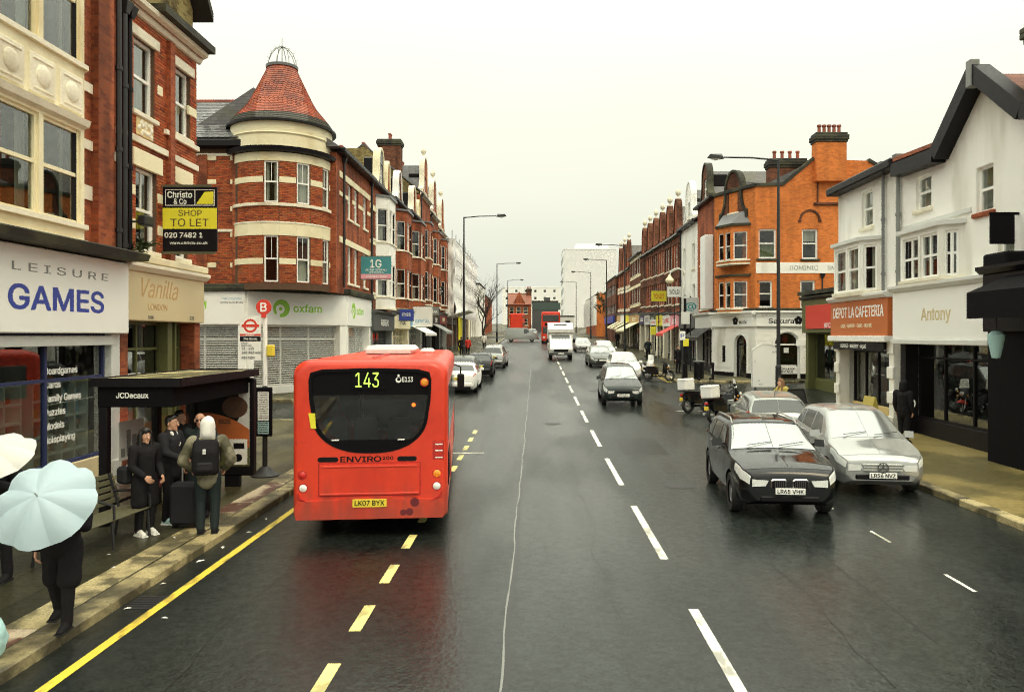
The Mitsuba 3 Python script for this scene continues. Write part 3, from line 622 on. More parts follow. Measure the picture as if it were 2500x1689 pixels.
# turret drum of twenty faces
A0 = math.atan2(-BY, -BX + 0)                               # towards the camera
step = math.pi / 10
win_a = [A0 + math.radians(a) for a in (-12, 24, 60)]
def facet(a):                                               # frame of the flat face centred on angle a
    h = step / 2; p0 = np.array([BX + TR * math.cos(a - h), BY + TR * math.sin(a - h)]); p1 = np.array([BX + TR * math.cos(a + h), BY + TR * math.sin(a + h)])
    d = p1 - p0; return Frame(p0[0], p0[1], 0, d[0], d[1]), np.linalg.norm(d)
for i in range(-3, 8):
    a = A0 + math.radians(-12 + 18 * i); f, L = facet(a); win = i % 2 == 0 and -1 <= i <= 4
    hs = [(.05, 5.65, L - .05, 7.75), (.05, 9.25, L - .05, 11.12)] if win else []
    wk = facade(b, f, (0, 5.3, L, 11.6), hs, 'mortar', depth=.16, name='turret_wall')
    vis = -2 <= i <= 5
    excl = [rect(*h) for h in hs] + [rect(-.1, 7.75, L + .1, 8.3), rect(-.1, 11.12, L + .1, 11.75), rect(-.1, 10.15, L + .1, 10.42), rect(-.1, 6.45, L + .1, 6.72)]
    if vis: brick_field(b, f, rect(.004, 5.6, L - .004, 11.1).difference(shapely.union_all(excl)), wk, limit=40 if i in (0, 1, 2) else 0, seed=20 + i, bw=L / 3 if not win else .225)
    for v0, v1 in ((7.75, 8.3), (11.12, 11.52)): part(b, 'stone_lintel', f(bbox(-.003, L + .003, v0, v1, -.1, .035, .006)), 'cream')
    for v0, v1 in ((10.15, 10.42), (6.45, 6.72)):
        if not win: part(b, 'stone_band', f(bbox(-.003, L + .003, v0, v1, -.1, .028, .006)), 'cream')
    if win:
        window(b, f, *hs[0], w=-.03, top_bars=1, sill=None, curtain=None if i == 0 else ('half', 'curtain'), fr=.065); window(b, f, *hs[1], w=-.03, sill=None, curtain=('sides' if i == 0 else 'full', 'curtain'), fr=.065, top_bars=1)
    part(b, 'string_course', f(bbox(-.01, L + .01, 9.08, 9.22, -.05, .09, .01)), 'stone'); part(b, 'string_course', f(bbox(-.01, L + .01, 8.3, 8.38, -.05, .06, .01)), 'stone')
rev = lambda prof, n=40: mv(lathe(prof, n), BX, BY, 0)
part(b, 'turret_gutter', rev([(2.2, 11.52), (2.55, 11.56), (2.60, 11.76), (2.3, 11.8)]), 'black', 30)
part(b, 'turret_drum', rev([(2.30, 11.76), (2.30, 12.35), (2.37, 12.42), (2.33, 12.48), (2.34, 12.93), (2.38, 12.97), (2.0, 12.98)]), 'cream', 30, label='smooth cream painted drum under the turret roof')
PROF = [(2.46, 12.98), (2.22, 13.36), (1.92, 13.72), (1.60, 14.1), (1.38, 14.5), (1.18, 14.9), (1.02, 15.25), (.88, 15.55), (.76, 15.8), (.66, 16.05)]
rk = part(b, 'turret_roof', rev([(r - .05, z - .03) for r, z in PROF] + [(0, 16.05)]), 'tile_d', 30)
part(rk, 'eaves_edge', rev([(2.34, 12.93), (2.53, 12.93), (2.53, 13.02), (2.34, 13.04)]), 'black', 30)
pr_ = np.array(PROF); sl = np.r_[0, np.cumsum(np.linalg.norm(np.diff(pr_, axis=0), axis=1))]
def at_s(s): return np.interp(s, sl, pr_[:, 0]), np.interp(s, sl, pr_[:, 1])
tiles = []
rows = np.arange(0, sl[-1] - .08, .125); ca = math.atan2(-BY, -BX)
for j, s in enumerate(rows):
    r0, z0 = at_s(s); r1, z1 = at_s(min(s + .16, sl[-1])); nT = max(14, int(2 * math.pi * r0 / .20)); fish = 9 <= j <= 12 or 16 <= j <= 20
    for i in range(nT):
        a = (i + .5 * (j % 2)) * 2 * math.pi / nT; da = math.pi / nT * .97
        d = (a - ca + math.pi) % (2 * math.pi) - math.pi
        if abs(d) > 1.9: continue
        lift = .028; pts = []
        bot = [(-1, .035), (-.5, .008), (0, 0), (.5, .008), (1, .035)] if fish else [(-1, 0), (1, 0)]
        for f_, k in bot:
            rr, zz = at_s(s + (k * 1.7 if fish else 0)); pts.append(((rr + lift) * math.cos(a + da * f_), (rr + lift) * math.sin(a + da * f_), zz + lift * .4))
        for f_ in (1, -1): pts.append(((r1 + .006) * math.cos(a + da * f_), (r1 + .006) * math.sin(a + da * f_), z1))
        v = np.array(pts) + [BX, BY, 0]; nb = len(v); 
        inn = v - np.c_[(v[:, :2] - [BX, BY]) * (.016 / r0), np.full(nb, .004)]
        fs = [[0, k, k + 1] for k in range(1, nb - 1)] + [[k, k + nb, (k + 1) % nb + nb] for k in range(nb)] + [[k, (k + 1) % nb + nb, (k + 1) % nb] for k in range(nb)]
        tiles.append((abs(d) - .02 * j, trimesh.Trimesh(np.vstack([v, inn]), fs, process=False), 'tile_d' if j < 4 else ('tile_a' if rng.random() < .6 else 'tile_b')))
tiles.sort(key=lambda q: q[0]); rest = {}
for i, (_, m, c) in enumerate(tiles):
    if i < 300: part(rk, 'roof_tile', m, c)
    else: rest.setdefault(c, []).append(m)
tv = {'tile_a': (.35, .08, .038), 'tile_b': (.25, .058, .03), 'tile_d': (.045, .043, .032)}
rr_ = [(m, [x * rng.uniform(.8, 1.1) for x in tv[c]]) for c in rest for m in rest[c]]
part(rk, 'roof_tile_run', [m for m, _ in rr_], 'brick_vc', kind='stuff', color=np.vstack([np.tile(c, (len(m.vertices), 1)) for m, c in rr_]))
part(b, 'crown_ring', rev([(.62, 16.0), (.74, 16.02), (.76, 16.14), (.66, 16.18)]), 'lead', 30)
ck = part(b, 'iron_crown', [cyl((BX, BY, 16.0), (BX, BY, 17.55), .028, .012, 6), sph((BX, BY, 17.1), .07)], 'grey', label='openwork wrought iron crown with eight curved ribs')
for i in range(8):
    a = i * math.pi / 4; pts = [(BX + r * math.cos(a), BY + r * math.sin(a), z) for r, z in ((.70, 16.1), (.66, 16.4), (.52, 16.75), (.3, 17.0), (.03, 17.12))]
    part(ck, 'rib', [tube(pts, .017, 5)] + [cyl((p[0], p[1], p[2]), (p[0] + .12 * math.cos(a), p[1] + .12 * math.sin(a), p[2] + .07), .012, .004, 5) for p in pts[1:4]], 'grey')
# slate roof slope facing the side street, slates laid one by one
def slope_pt(u, t): return F.at(u, 12.28 + 2.9 * t, .3 - 4.2 * t)
part(b, 'roof', [hull([slope_pt(0, 0), slope_pt(8.6, 0), slope_pt(8.6, 1), slope_pt(0, 1), slope_pt(0, 1) - [0, 0, .5], slope_pt(8.6, 1) - [0, 0, .5]]), extr_u(Frame(-9.6, 36.5, 0, 0, 1), [(.3, 12.2), (-3.8, 15.0), (-8, 12.2)], 0, 6.5)], 'slate')
rk = b + '__roof'; sl_ = []
for j in range(22):
    t0, t1 = j / 22, (j + 1.25) / 22
    for i in range(34):
        u = i * .25 + (.125 if j % 2 else 0); r = rng.uniform(.006, .02)
        p = [slope_pt(u + .006, t0), slope_pt(u + .244, t0), slope_pt(u + .244, t1), slope_pt(u + .006, t1)]; nz = np.array([0, -.55, .83])
        q = np.array([p[0] + nz * (.03 + r), p[1] + nz * (.03 + r), p[2] + nz * .012, p[3] + nz * .012, p[0] + nz * .01, p[1] + nz * .01])
        sl_.append((u, trimesh.Trimesh(q, [[0, 1, 2], [0, 2, 3], [4, 5, 1], [4, 1, 0]], process=False)))
sl_.sort(key=lambda q: -q[0])
for i, (_, m) in enumerate(sl_[:300]): part(rk, 'slate', m, rng.choice(('slate_p', 'slate_q', 'slate_p')))
part(rk, 'slate_run', [m for _, m in sl_[300:]], 'slate_p', kind='stuff')
part(rk, 'ridge', F(bbox(0, 7.5, 15.1, 15.3, -4.05, -3.8, .05)), 'tile_b')
# shop level: side street, splayed corner, main street
def shop_face(x0, y0, x1, y1, txt=None, **k):
    f = Frame(x0, y0, 0, x1 - x0, y1 - y0); L = math.hypot(x1 - x0, y1 - y0)
    fz = gv(min(y0, y1)); a = dict(vf0=3.72, vf1=5.25, fascia='white', frame='white', pil='white', riser=.4, riser_m='white_g', proj=.16, corn='soot', shutter=True, goods=False, mulls=2); a.update(k)
    shopfront(b, f, 0, L, fz, txt=txt, **a); return f, L
f, L = shop_face(-19, 35.3, -13.3, 35.3)
fk = b + '__fascia'
put_text(fk, f, 'OXFAM', .34, L - 3.35, 4.45, .161, 'green', True, width=1.6)
put_text(fk, f, 'THE CHILDREN', .10, L - 1.05, 4.85, .161, 'sky_blue', width=.9); put_text(fk, f, 'BOOKS CLASSROOM', .09, L - 1.1, 4.68, .161, 'grey_d', width=1.0)
part(b, 'wall_poster', f([bbox(L - 4.2, L - 3.85, 2.1, 2.75, .12, .14), ]), 'pink'); part(b, 'wall_poster', f(bbox(L - 3.75, L - 3.05, 1.6, 2.45, .12, .14)), 'white_g')
part(b, 'wall_poster', f(bbox(L - 2.85, L - 2.5, 1.5, 2.4, .12, .14)), 'mustard')
f, L = shop_face(-13.3, 35.3, -9.65, 38.9)
fk2 = b + '__fascia_001'
def ring_logo(fk, f, u, v, R, w):
    c = sg.Point(u, v).buffer(R, 32); logo = c.difference(sg.Point(u - R * .15, v - R * .1).buffer(R * .52, 32)).union(sg.Point(u - .1 * R, v - .05 * R).buffer(R * .2)).difference(rect(u - R * .6, v - R * 1.1, u - R * .2, v - R * .45))
    part(fk, 'logo', f(slab(logo, w, w + .006)), 'green')
ring_logo(fk2, f, 1.65, 4.5, .42, .161); put_text(fk2, f, 'oxfam', .36, 2.25, 4.34, .161, 'green', True, width=1.5)
f, L = shop_face(-9.65, 38.9, -9.65, 44.5); fk3 = b + '__fascia_002'
ring_logo(fk3, f, 1.2, 4.5, .42, .161); put_text(fk3, f, 'oxfam', .36, 1.9, 4.34, .161, 'green', True, width=1.6)
part(b, 'mossy_ledge', [Frame(-19, 35.3, 0, 1, 0)(bbox(0, 5.9, 5.25, 5.58, -.3, .3, .03)), Frame(-13.3, 35.3, 0, 3.65, 3.6)(bbox(-.05, 5.15, 5.26, 5.57, -.6, .3, .03)), Frame(-9.65, 38.9, 0, 0, 1)(bbox(0, 5.6, 5.25, 5.575, -.3, .3, .03))], 'soot')
# main-street wall of the corner building
F = Frame(-9.6, 37.0, 0, 0, 1); holes = [(2.3, 5.9, 3.2, 7.8), (3.7, 5.9, 4.6, 7.8), (2.3, 9.2, 3.2, 11.0), (3.7, 9.2, 4.6, 11.0), (5.8, 5.9, 6.8, 7.8), (5.8, 9.2, 6.8, 11.0)]
facade(b, F, (0, 5.3, 7.5, 12.05), holes, 'brick_l')
for h in holes: window(b, F, *h, curtain='half')
for v0, v1 in ((7.8, 8.1), (11.0, 11.3), (10.1, 10.3)): band(b, F, .6, 7.5, v0, v1, 'cream', .04, holes=holes)
part(b, 'gutter', F(bbox(0, 7.5, 12.05, 12.3, -.1, .45, .04)), 'black'); pipe(b, F, 1.2, 5.6, 11.8)
part(b, 'side_wall', F(box(7.25, 7.5, 0, 14, -9, -.33)), 'brick_y')
# ------------------------------------------------------------------ terrace houses
def shaped_gable(u, v, w, h, dutch=True):
    L = [(-.5, 0), (-.5, .16)]
    if dutch:
        for t in np.linspace(0, 1, 8): L.append((-.5 + .2 * math.sin(t * math.pi / 2), .16 + .42 * (1 - math.cos(t * math.pi / 2))))
        for t in np.linspace(0, 1, 9)[1:]: L.append((-.3 + .3 * (1 - math.cos(t * math.pi / 2)), .60 + .40 * math.sin(t * math.pi / 2)))
    else: L += [(-.16, .88), (0, 1)]
    pts = L + [(-a, c) for a, c in L[-2::-1]]
    return sg.Polygon([(u + a * w, v + c * h) for a, c in pts])
def gable(b, F, u, v, w, h, m, trim='stone', win=None, finial=None, dutch=True, t=.5, name='gable', roofd=4.5, wo=0.):
    poly = shaped_gable(u, v, w, h, dutch)
    hs = [win] if win else []
    k = facade(b, F, poly, hs, m, depth=.3, name=name, room=bool(win), w=wo)
    edge = poly.buffer(.09).difference(poly.buffer(-.06)).intersection(sg.box(u - w, v + .1, u + w, v + h + 1))
    part(b, 'coping', F(slab(edge, wo - .36, wo + .07)), trim)
    if win: window(b, F, *win, w=wo - .08, top_bars=1)
    if finial:
        q = mv(lathe([(0, 0), (.16, 0), (.10, .15), (.07, .3), (.2, .42), (.24, .58), (.2, .74), (.08, .84), (.05, .95), (0, 1.05)], 12), 0, 0, 0); c = F.at(u, v + h, wo - .15)
        part(b, 'finial', mv(q, *c), finial, 40)
    # the small roof behind the gable
    r = hull([F.at(u + a * w, v + c * h, z) for a, c, z in ((-.46, .02, -.2), (.46, .02, -.2), (0, .82, -.2), (-.46, .02, -roofd), (.46, .02, -roofd), (0, .82, -roofd))])
    part(b, 'gable_roof', r, 'slate')
    return k
def terrace(name, label, x, side, y0, W, eave, wall='brick_l', trim='stone', rows=None, wins=None, bayspec=None, gab=None, roof=3.0, roofm='slate', depth=9, chim=None, pipe_u=.15, shop=None, cut='half', group=None, sh0=None, bands=True, ends='brick_y', gut='black', wframe='white', dormers=()):
    b = thing(name, label, 'building', group)
    F = Frame(x, y0, 0, 0, 1) if side < 0 else Frame(x, y0 + W, 0, 0, -1)
    gz = gv(y0 + W / 2); base = gz + 3.95
    rows = rows or [(gz + 5.0, gz + 6.75), (gz + 8.2, gz + 9.85)]
    hs = [(a, v0, c, v1) for v0, v1 in rows for a, c in (wins or [])]
    facade(b, F, (0, base, W, eave), hs, wall)
    for i, h in enumerate(hs): window(b, F, *h, frame=wframe, curtain=[None, cut, 'full'][i % 3] if cut else None)
    if bands:
        for v0, v1 in rows: band(b, F, 0, W, v1, v1 + .32, trim, .045, holes=hs); band(b, F, 0, W, v0 - .36, v0 - .13, trim, .04, name='sill_band', holes=[(q[0] - .2, q[1] - 2, q[2] + .2, q[3]) for q in []])
    shell(b, F, 0, W, gz - .5, eave, ends, depth)
    if bayspec:
        for s in bayspec: bay(b, F, **s)
    if gut == 'black': part(b, 'gutter', F(bbox(0, W, eave - .02, eave + .2, -.1, .4, .04)), 'black')
    elif gut: cornice(b, F, 0, W, eave - .05, gut)
    pitched(b, F, 0, W, eave + .12, roof, depth, roofm, ends=ends)
    for s in gab or (): gable(b, F, **s)
    for u, v, ww, hh, m in dormers:                        # roof dormers with a window
        facade(b, F, rect(u - ww / 2, v, u + ww / 2, v + hh), [(u - ww / 2 + .14, v + .25, u + ww / 2 - .14, v + hh - .2)], m, depth=.2, w=-.5, name='dormer')
        window(b, F, u - ww / 2 + .14, v + .25, u + ww / 2 - .14, v + hh - .2, w=-.58, sill=None)
        part(b, 'dormer_roof', F([bbox(u - ww / 2 - .12, u + ww / 2 + .12, v + hh, v + hh + .14, -2.6, -.3, .03), box(u - ww / 2, u - ww / 2 + .1, v - .4, v + hh, -2.6, -.7), box(u + ww / 2 - .1, u + ww / 2, v - .4, v + hh, -2.6, -.7)]), 'lead')
    for c in chim or (): chimney(b, F, **c)
    if pipe_u is not None: pipe(b, F, pipe_u, base, eave - .2)
    if shop: shopfront(b, F, 0, W, gz, gz + 2.75, gz + 3.75, **shop)
    return b, F
XL, XR = -9.6, 11.3
ba = dict(out=.75, splay=.55, v0=5.0, v1=11.5)
terrace('terrace_house', 'brick terrace house with white two-storey bay next to the turret building', XL, -1, 44.5, 6.5, 12.1, 'brick_l2', 'cream', wins=[(.5, 1.3), (5.3, 6.1)], bayspec=[dict(u0=1.7, u1=5.0, out=.7, splay=.6, v0=4.9, v1=11.6, rows=[(5.6, 7.6), (8.9, 10.9)], m='render', front_n=2, win=dict(curtain='half'))],
    gab=[dict(u=3.3, v=12.2, w=2.3, h=2.6, m='slate', trim='cream', win=(2.75, 12.5, 3.85, 13.9)), dict(u=5.6, v=12.2, w=1.4, h=2.3, m='brick_l', trim='cream')], chim=[dict(u=6.2, v0=12, v1=15.2, w=-3.2, su=.8, sw=1.3, pots=2)], shop=dict(fascia='grey_d', txt='ANDREWS', tm='white', tw=2.4, pil='grey', frame='grey_d', proj=.25))
terrace('terrace_house', 'brick terrace house with cream bay over the cream opticians sign', XL, -1, 51, 6.5, 12.3, 'brick_l', 'cream', wins=[(.4, 1.2), (5.4, 6.1)], bayspec=[dict(u0=1.6, u1=5.1, out=.7, splay=.6, v0=5.1, v1=11.8, rows=[(5.8, 7.8), (9.1, 11.1)], m='brick_l2', front_n=2, win=dict(curtain='half'))],
    gab=[dict(u=3.3, v=12.4, w=2.2, h=2.4, m='brick_d', trim='white', win=(2.8, 12.7, 3.8, 14.0))], chim=[dict(u=.6, v0=12, v1=14.6, w=-1.6, su=.9, sw=1.0, pots=3), dict(u=6.1, v0=12, v1=15.6, w=-3.2, su=.8, sw=1.3, pots=3)], shop=dict(fascia='cream', txt='OPTICIANS', tm='grey_d', tw=2.2, pil='cream', frame='cream', proj=.25))
terrace('terrace_house', 'brick terrace house with pale stone bay over the pale blue shop sign', XL, -1, 57.5, 6.5, 12.5, 'brick_l2', 'cream', wins=[(.4, 1.2), (5.4, 6.1)], bayspec=[dict(u0=1.6, u1=5.1, out=.7, splay=.6, v0=5.3, v1=12.0, rows=[(6.0, 8.0), (9.3, 11.3)], m='brick_l', front_n=2, win=dict(curtain='half'))],
    gab=[dict(u=3.3, v=12.6, w=2.2, h=2.4, m='brick_l', trim='stone', win=(2.8, 12.9, 3.8, 14.2)), dict(u=5.7, v=12.6, w=1.2, h=1.7, m='cream', trim='cream')], shop=dict(fascia='sky_blue', txt='REFLECTIONS', tm='white', tw=2.8, pil='white', frame='white', proj=.3, awning=('white', 1.1, .45)))
gz = gv(68)
for j, (y0, lab) in enumerate(((64, 'tall red brick gabled house with exposed yellow brick party wall and chimney'), (70, 'tall red brick gabled house in the middle of the three beyond the yellow brick wall'), (76, 'tall red brick gabled house beside the sheeted scaffolding'))):
    terrace('gabled_house', lab, XL, -1, y0, 6, 15.0 - .7 * j, 'brick_l', 'cream', rows=[(gz + 5.0, gz + 7.2), (gz + 8.6, gz + 10.8)], wins=[(.45, 1.35), (4.65, 5.55)], bayspec=[dict(u0=1.7, u1=4.3, out=.5, splay=.4, v0=gz + 4.6, v1=gz + 11.6, rows=[(gz + 5.0, gz + 7.4), (gz + 8.6, gz + 11.0)], m='brick_l2', front_n=2)],
        gab=[dict(u=3.0, v=15.1 - .7 * j, w=3.6, h=3.6, m='brick_l', trim='stone', win=(2.5, 15.6 - .7 * j, 3.5, 17.0 - .7 * j), finial='stone')], roof=4.0, chim=[dict(u=.55, v0=14, v1=19.6 - j, w=-2.6, su=1.0, sw=1.9, pots=3)], ends='brick_y', depth=9.5, gut='stone',
        shop=[dict(fascia='green_d', txt='M', tm='lemon', pil='grey_d', frame='black', proj=.3), dict(fascia='black', txt='CAFE', tm='white', pil='grey_d', frame='black', awning=('grey', 1.3, .6)), dict(fascia='maroon', txt='BAKERY', tm='cream', pil='grey', frame='grey_d')][j])
# boards that stand out from the left-hand walls
def board(name, label, x, y, w, z0, z1, m, lines, side=1):
    b = thing(name, label, 'sign'); F = Frame(x if side > 0 else x - w, y, 0, 1, 0)
    part(b, 'panel', F(bbox(0, w, z0, z1, -.05, 0, .01)), m)
    for s, h, u, v, mm, wd in lines: put_text(b, F, s, h, u, v, .002, mm, True, width=wd)
    part(b, 'bracket', F([box(-.25 if side > 0 else 0, w if side > 0 else w + .25, z1, z1 + .05, -.06, -.02), box(-.25 if side > 0 else 0, w if side > 0 else w + .25, z0 - .05, z0, -.06, -.02)]), 'wood'); return b, F
b, F = board('agent_board', 'teal agent board with large 1G lettering on the main street wall', -9.5, 41.8, 1.65, 6.3, 7.5, 'teal', [('1G', .42, .50, 6.92, 'white', .62), ('ADAM GERARD', .09, .25, 6.74, 'white', 1.15), ('RESIDENTIAL', .07, .45, 6.62, 'white', .8)])
part(b, 'pink_strip', F(slab(rect(0, 6.3, 1.65, 6.56), 0, .004)), 'pink'); put_text(b, F, '020 8444 5000', .1, .3, 6.38, .005, 'white', True, width=1.1)
board('agent_board', 'small black LET BY board on the far red houses', -9.55, 73, .85, 7.1, 7.85, 'black', [('LET BY', .13, .15, 7.6, 'white', .5), ('ANTHONY', .13, .1, 7.36, 'white', .65), ('PEPE', .1, .2, 7.17, 'white', .4)])
board('shop_sign', 'blue box sign hanging under the opticians sign', -9.3, 52.4, 1.0, 4.25, 5.0, 'blue', [('EYES', .2, .2, 4.55, 'white', .6)])
board('shop_sign', 'white and blue projecting sign beyond the opticians', -9.3, 58.2, 1.5, 3.9, 5.4, 'white', [('DENTAL', .22, .2, 4.2, 'sky_blue', 1.1)])
board('shop_sign', 'dark glass box sign beside the scaffold fans', -9.2, 67, .8, 5.0, 5.7, 'grey', [('BAR', .2, .15, 5.2, 'white', .5)])
# sheeted scaffold
b = thing('sheeted_scaffold', 'building front wrapped in white scaffold sheeting with sagging folds', 'scaffolding')
F = Frame(XL + .9, 82.2, 0, 0, 1); LW = 31; zt, zb_ = 13.6, 5.3
def cloth(u0, u1, v0, v1, seed):
    us, vs = np.linspace(u0, u1, 60), np.linspace(v0, v1, 24); U, V = np.meshgrid(us, vs)
    q = np.stack([U * .5, V * .7, U * 0], -1); w = .34 * (meshkit.fbm(q, 4, seed) - .5) + .10 * np.cos(V * math.pi) + .07 * np.sin(U * 5 + V * 1.3)
    v = np.stack([U, V, w], -1).reshape(-1, 3); f = []; n = 60
    for j in range(23):
        for i in range(59): a = j * n + i; f += [[a, a + 1, a + n + 1], [a, a + n + 1, a + n]]
    return trimesh.Trimesh(v, f, process=False)
for i in range(4): part(b, 'sheet', F(cloth(i * LW / 4, (i + 1) * LW / 4 - .08, zb_, zt - .25 * (i % 2), 3 + i)), 'mesh_white', True)
part(b, 'sheet', Frame(XL - 1.5, 82.2, 0, 1, 0)(cloth(0, 2.4, zb_, zt, 9)), 'mesh_white', True)
for i in range(9): part(b, 'standard', F(cyl((i * LW / 8, 1.2, -.2), (i * LW / 8, zt + .9, -.2), .05, n=6)), 'steel')
for v in (7.3, 9.3, 11.3, 13.3): part(b, 'ledger', F(cyl((0, v, .28), (LW, v, .28), .04, n=6)), 'steel')
part(b, 'fan_boards', F([hull([(0, 5.2, -.9), (0, 5.3, -.9), (0, 5.9, 1.6), (0, 6.0, 1.6), (7, 5.2, -.9), (7, 5.3, -.9), (7, 5.9, 1.6), (7, 6.0, 1.6)])]), 'white_g')
part(b, 'brace', F([cyl((.3 + i * .8, 1.4, .5), (1.1 + i * .8, 5.0, .5), .07, n=6) for i in range(4)] + [cyl((1.1 + i * .8, 1.4, .5), (.3 + i * .8, 5.0, .5), .07, n=6) for i in range(4)] + [cyl((.1 + i, 1.3, .5), (.1 + i, 5.2, .5), .07, n=6) for i in range(4)]), 'lemon', label='yellow crossed braces under the sheeting')
b = thing('covered_building', 'building hidden behind the white scaffold sheeting', 'building'); part(b, 'wall', Frame(XL - .6, 82, 0, 0, 1)([box(0, 32, 0, 12.6, -8, 0)]), 'brick_d'); pitched(b, Frame(XL - .6, 82, 0, 0, 1), 0, 32, 12.6, 2.2, 8, ends='brick_d')
shopfront(b, Frame(XL - .55, 82, 0, 0, 1), 0, 15, gv(88), gv(88) + 2.7, gv(88) + 3.6, fascia='black', frame='black', pil='grey_d', mulls=5)
# ------------------------------------------------------------------ right side
# corner restaurant: splayed corner, gable towards the side street
b = thing('corner_restaurant', 'orange brick corner building with white sushi restaurant ground floor and tall chimneys', 'building')
G0 = gv(45)
F = Frame(12.9, 45.0, 0, 1, 0)                              # side-street wall, u from x = 12.9
W = 9.1
out = sg.Polygon([(0, 4.6), (W, 4.6), (W, 12.0), (6.6, 13.45), (3.4, 13.55), (1.6, 12.05), (0, 12.0)])
hs = [(.15, 7.72, 1.22, 9.47), (2.72, 7.70, 3.66, 9.46), (4.85, 7.70, 5.8, 9.46), (.08, 4.85, 1.0, 6.43), (2.62, 4.80, 3.5, 6.45), (4.6, 4.80, 5.5, 6.45)]
facade(b, F, out, hs, 'brick_o')
for i, h in enumerate(hs): window(b, F, *h, mid=.52, fr=.10, curtain=('top', 'curtain') if i in (1,) else (('half', 'curtain_g') if i in (0,) else None), sill='soot')
arc = sg.Point(3.18, 9.98).buffer(.62).difference(sg.Point(3.18, 9.98).buffer(.5)).intersection(rect(2, 9.98, 5, 11))
part(b, 'blind_arch', F(slab(arc.union(rect(2.5, 9.86, 3.86, 9.98).difference(rect(2.68, 9.8, 3.68, 10))), 0, .05)), 'brick_d')
part(b, 'painted_sign', F(bbox(.02, W, 6.86, 7.5, -.01, .03, .006)), 'render')
put_text(b, F, 'DOMINIC', .24, 2.0, 7.06, .032, 'grey', False, width=1.65, name='painted_lettering'); put_text(b, F, 'SMITH', .24, 4.2, 7.06, .032, 'grey', False, width=1.2, name='painted_lettering')
part(b, 'parapet_coping', F([slab(sg.LineString([(0, 12.03), (1.6, 12.08), (3.4, 13.6)]).buffer(.09, cap_style=2), -.4, .08), slab(sg.LineString([(6.6, 13.5), (W, 12.05)]).buffer(.09, cap_style=2), -.4, .08)]), 'soot')
pipe(b, F, 3.9, 4.6, 6.6, .06, 'iron', .035)
chimney(b, F, 4.3, 12.2, 15.0, .02, 1.75, .8, 'brick_o', 5, label='tall orange brick chimney on the gable with five pots')
part(b, 'chimney_breast', F([box(3.6, 3.66, 11.0, 13.2, 0, .1), box(5.0, 5.06, 11.0, 13.2, 0, .1), bbox(3.4, 5.3, 10.85, 11.0, -.05, .12, .02)]), 'brick_d')
chimney(b, F, 2.5, 12.2, 14.0, -2.2, 2.2, .8, 'brick_d', 4)
part(b, 'side_wall', F([box(0, W, 0, 4.62, -9, -.5), box(W - .3, W, 0, 12, -9, -.33), box(0, W, 4.4, 11.8, -9.3, -9)]), 'brick_d')
part(b, 'roof', [hull([F.at(u, v, w) for w in (-.35, -9) for u, v in ((0, 11.8), (W, 11.9), (6.6, 13.4), (3.4, 13.5), (1.6, 11.9))])], 'slate')
# splayed corner with oriel
C0 = (11.3, 48.5); d = np.array([12.9 - 11.3, 45.0 - 48.5]); CL = float(np.linalg.norm(d)); FC = Frame(11.3, 48.5, 0, d[0], d[1])
facade(b, FC, (0, 4.6, CL, 12.0), [], 'brick_o', name='corner_wall')
bay(b, FC, .55, 3.3, .75, .7, 4.65, 6.75, [(4.85, 6.45)], 'brick_o', win=dict(curtain=None), front_n=2, roof='soot')
bay(b, FC, .55, 3.3, .75, .7, 7.55, 9.75, [(7.75, 9.4)], 'brick_o', win=dict(curtain=None), front_n=2, roof='soot')
part(b, 'corner_parapet', FC(bbox(-.02, CL + .02, 11.92, 12.14, -.35, .14, .03)), 'soot')
gable(b, FC, 1.9, 10.2, 2.4, 3.0, 'brick_d', 'soot', win=(1.45, 10.7, 2.3, 12.0), dutch=True, wo=.05)
part(b, 'bay_hood', FC(hull([(.5, 9.9, 0), (3.35, 9.9, 0), (1.2, 9.9, .8), (2.6, 9.9, .8), (.9, 10.7, 0), (2.9, 10.7, 0)])), 'lead')
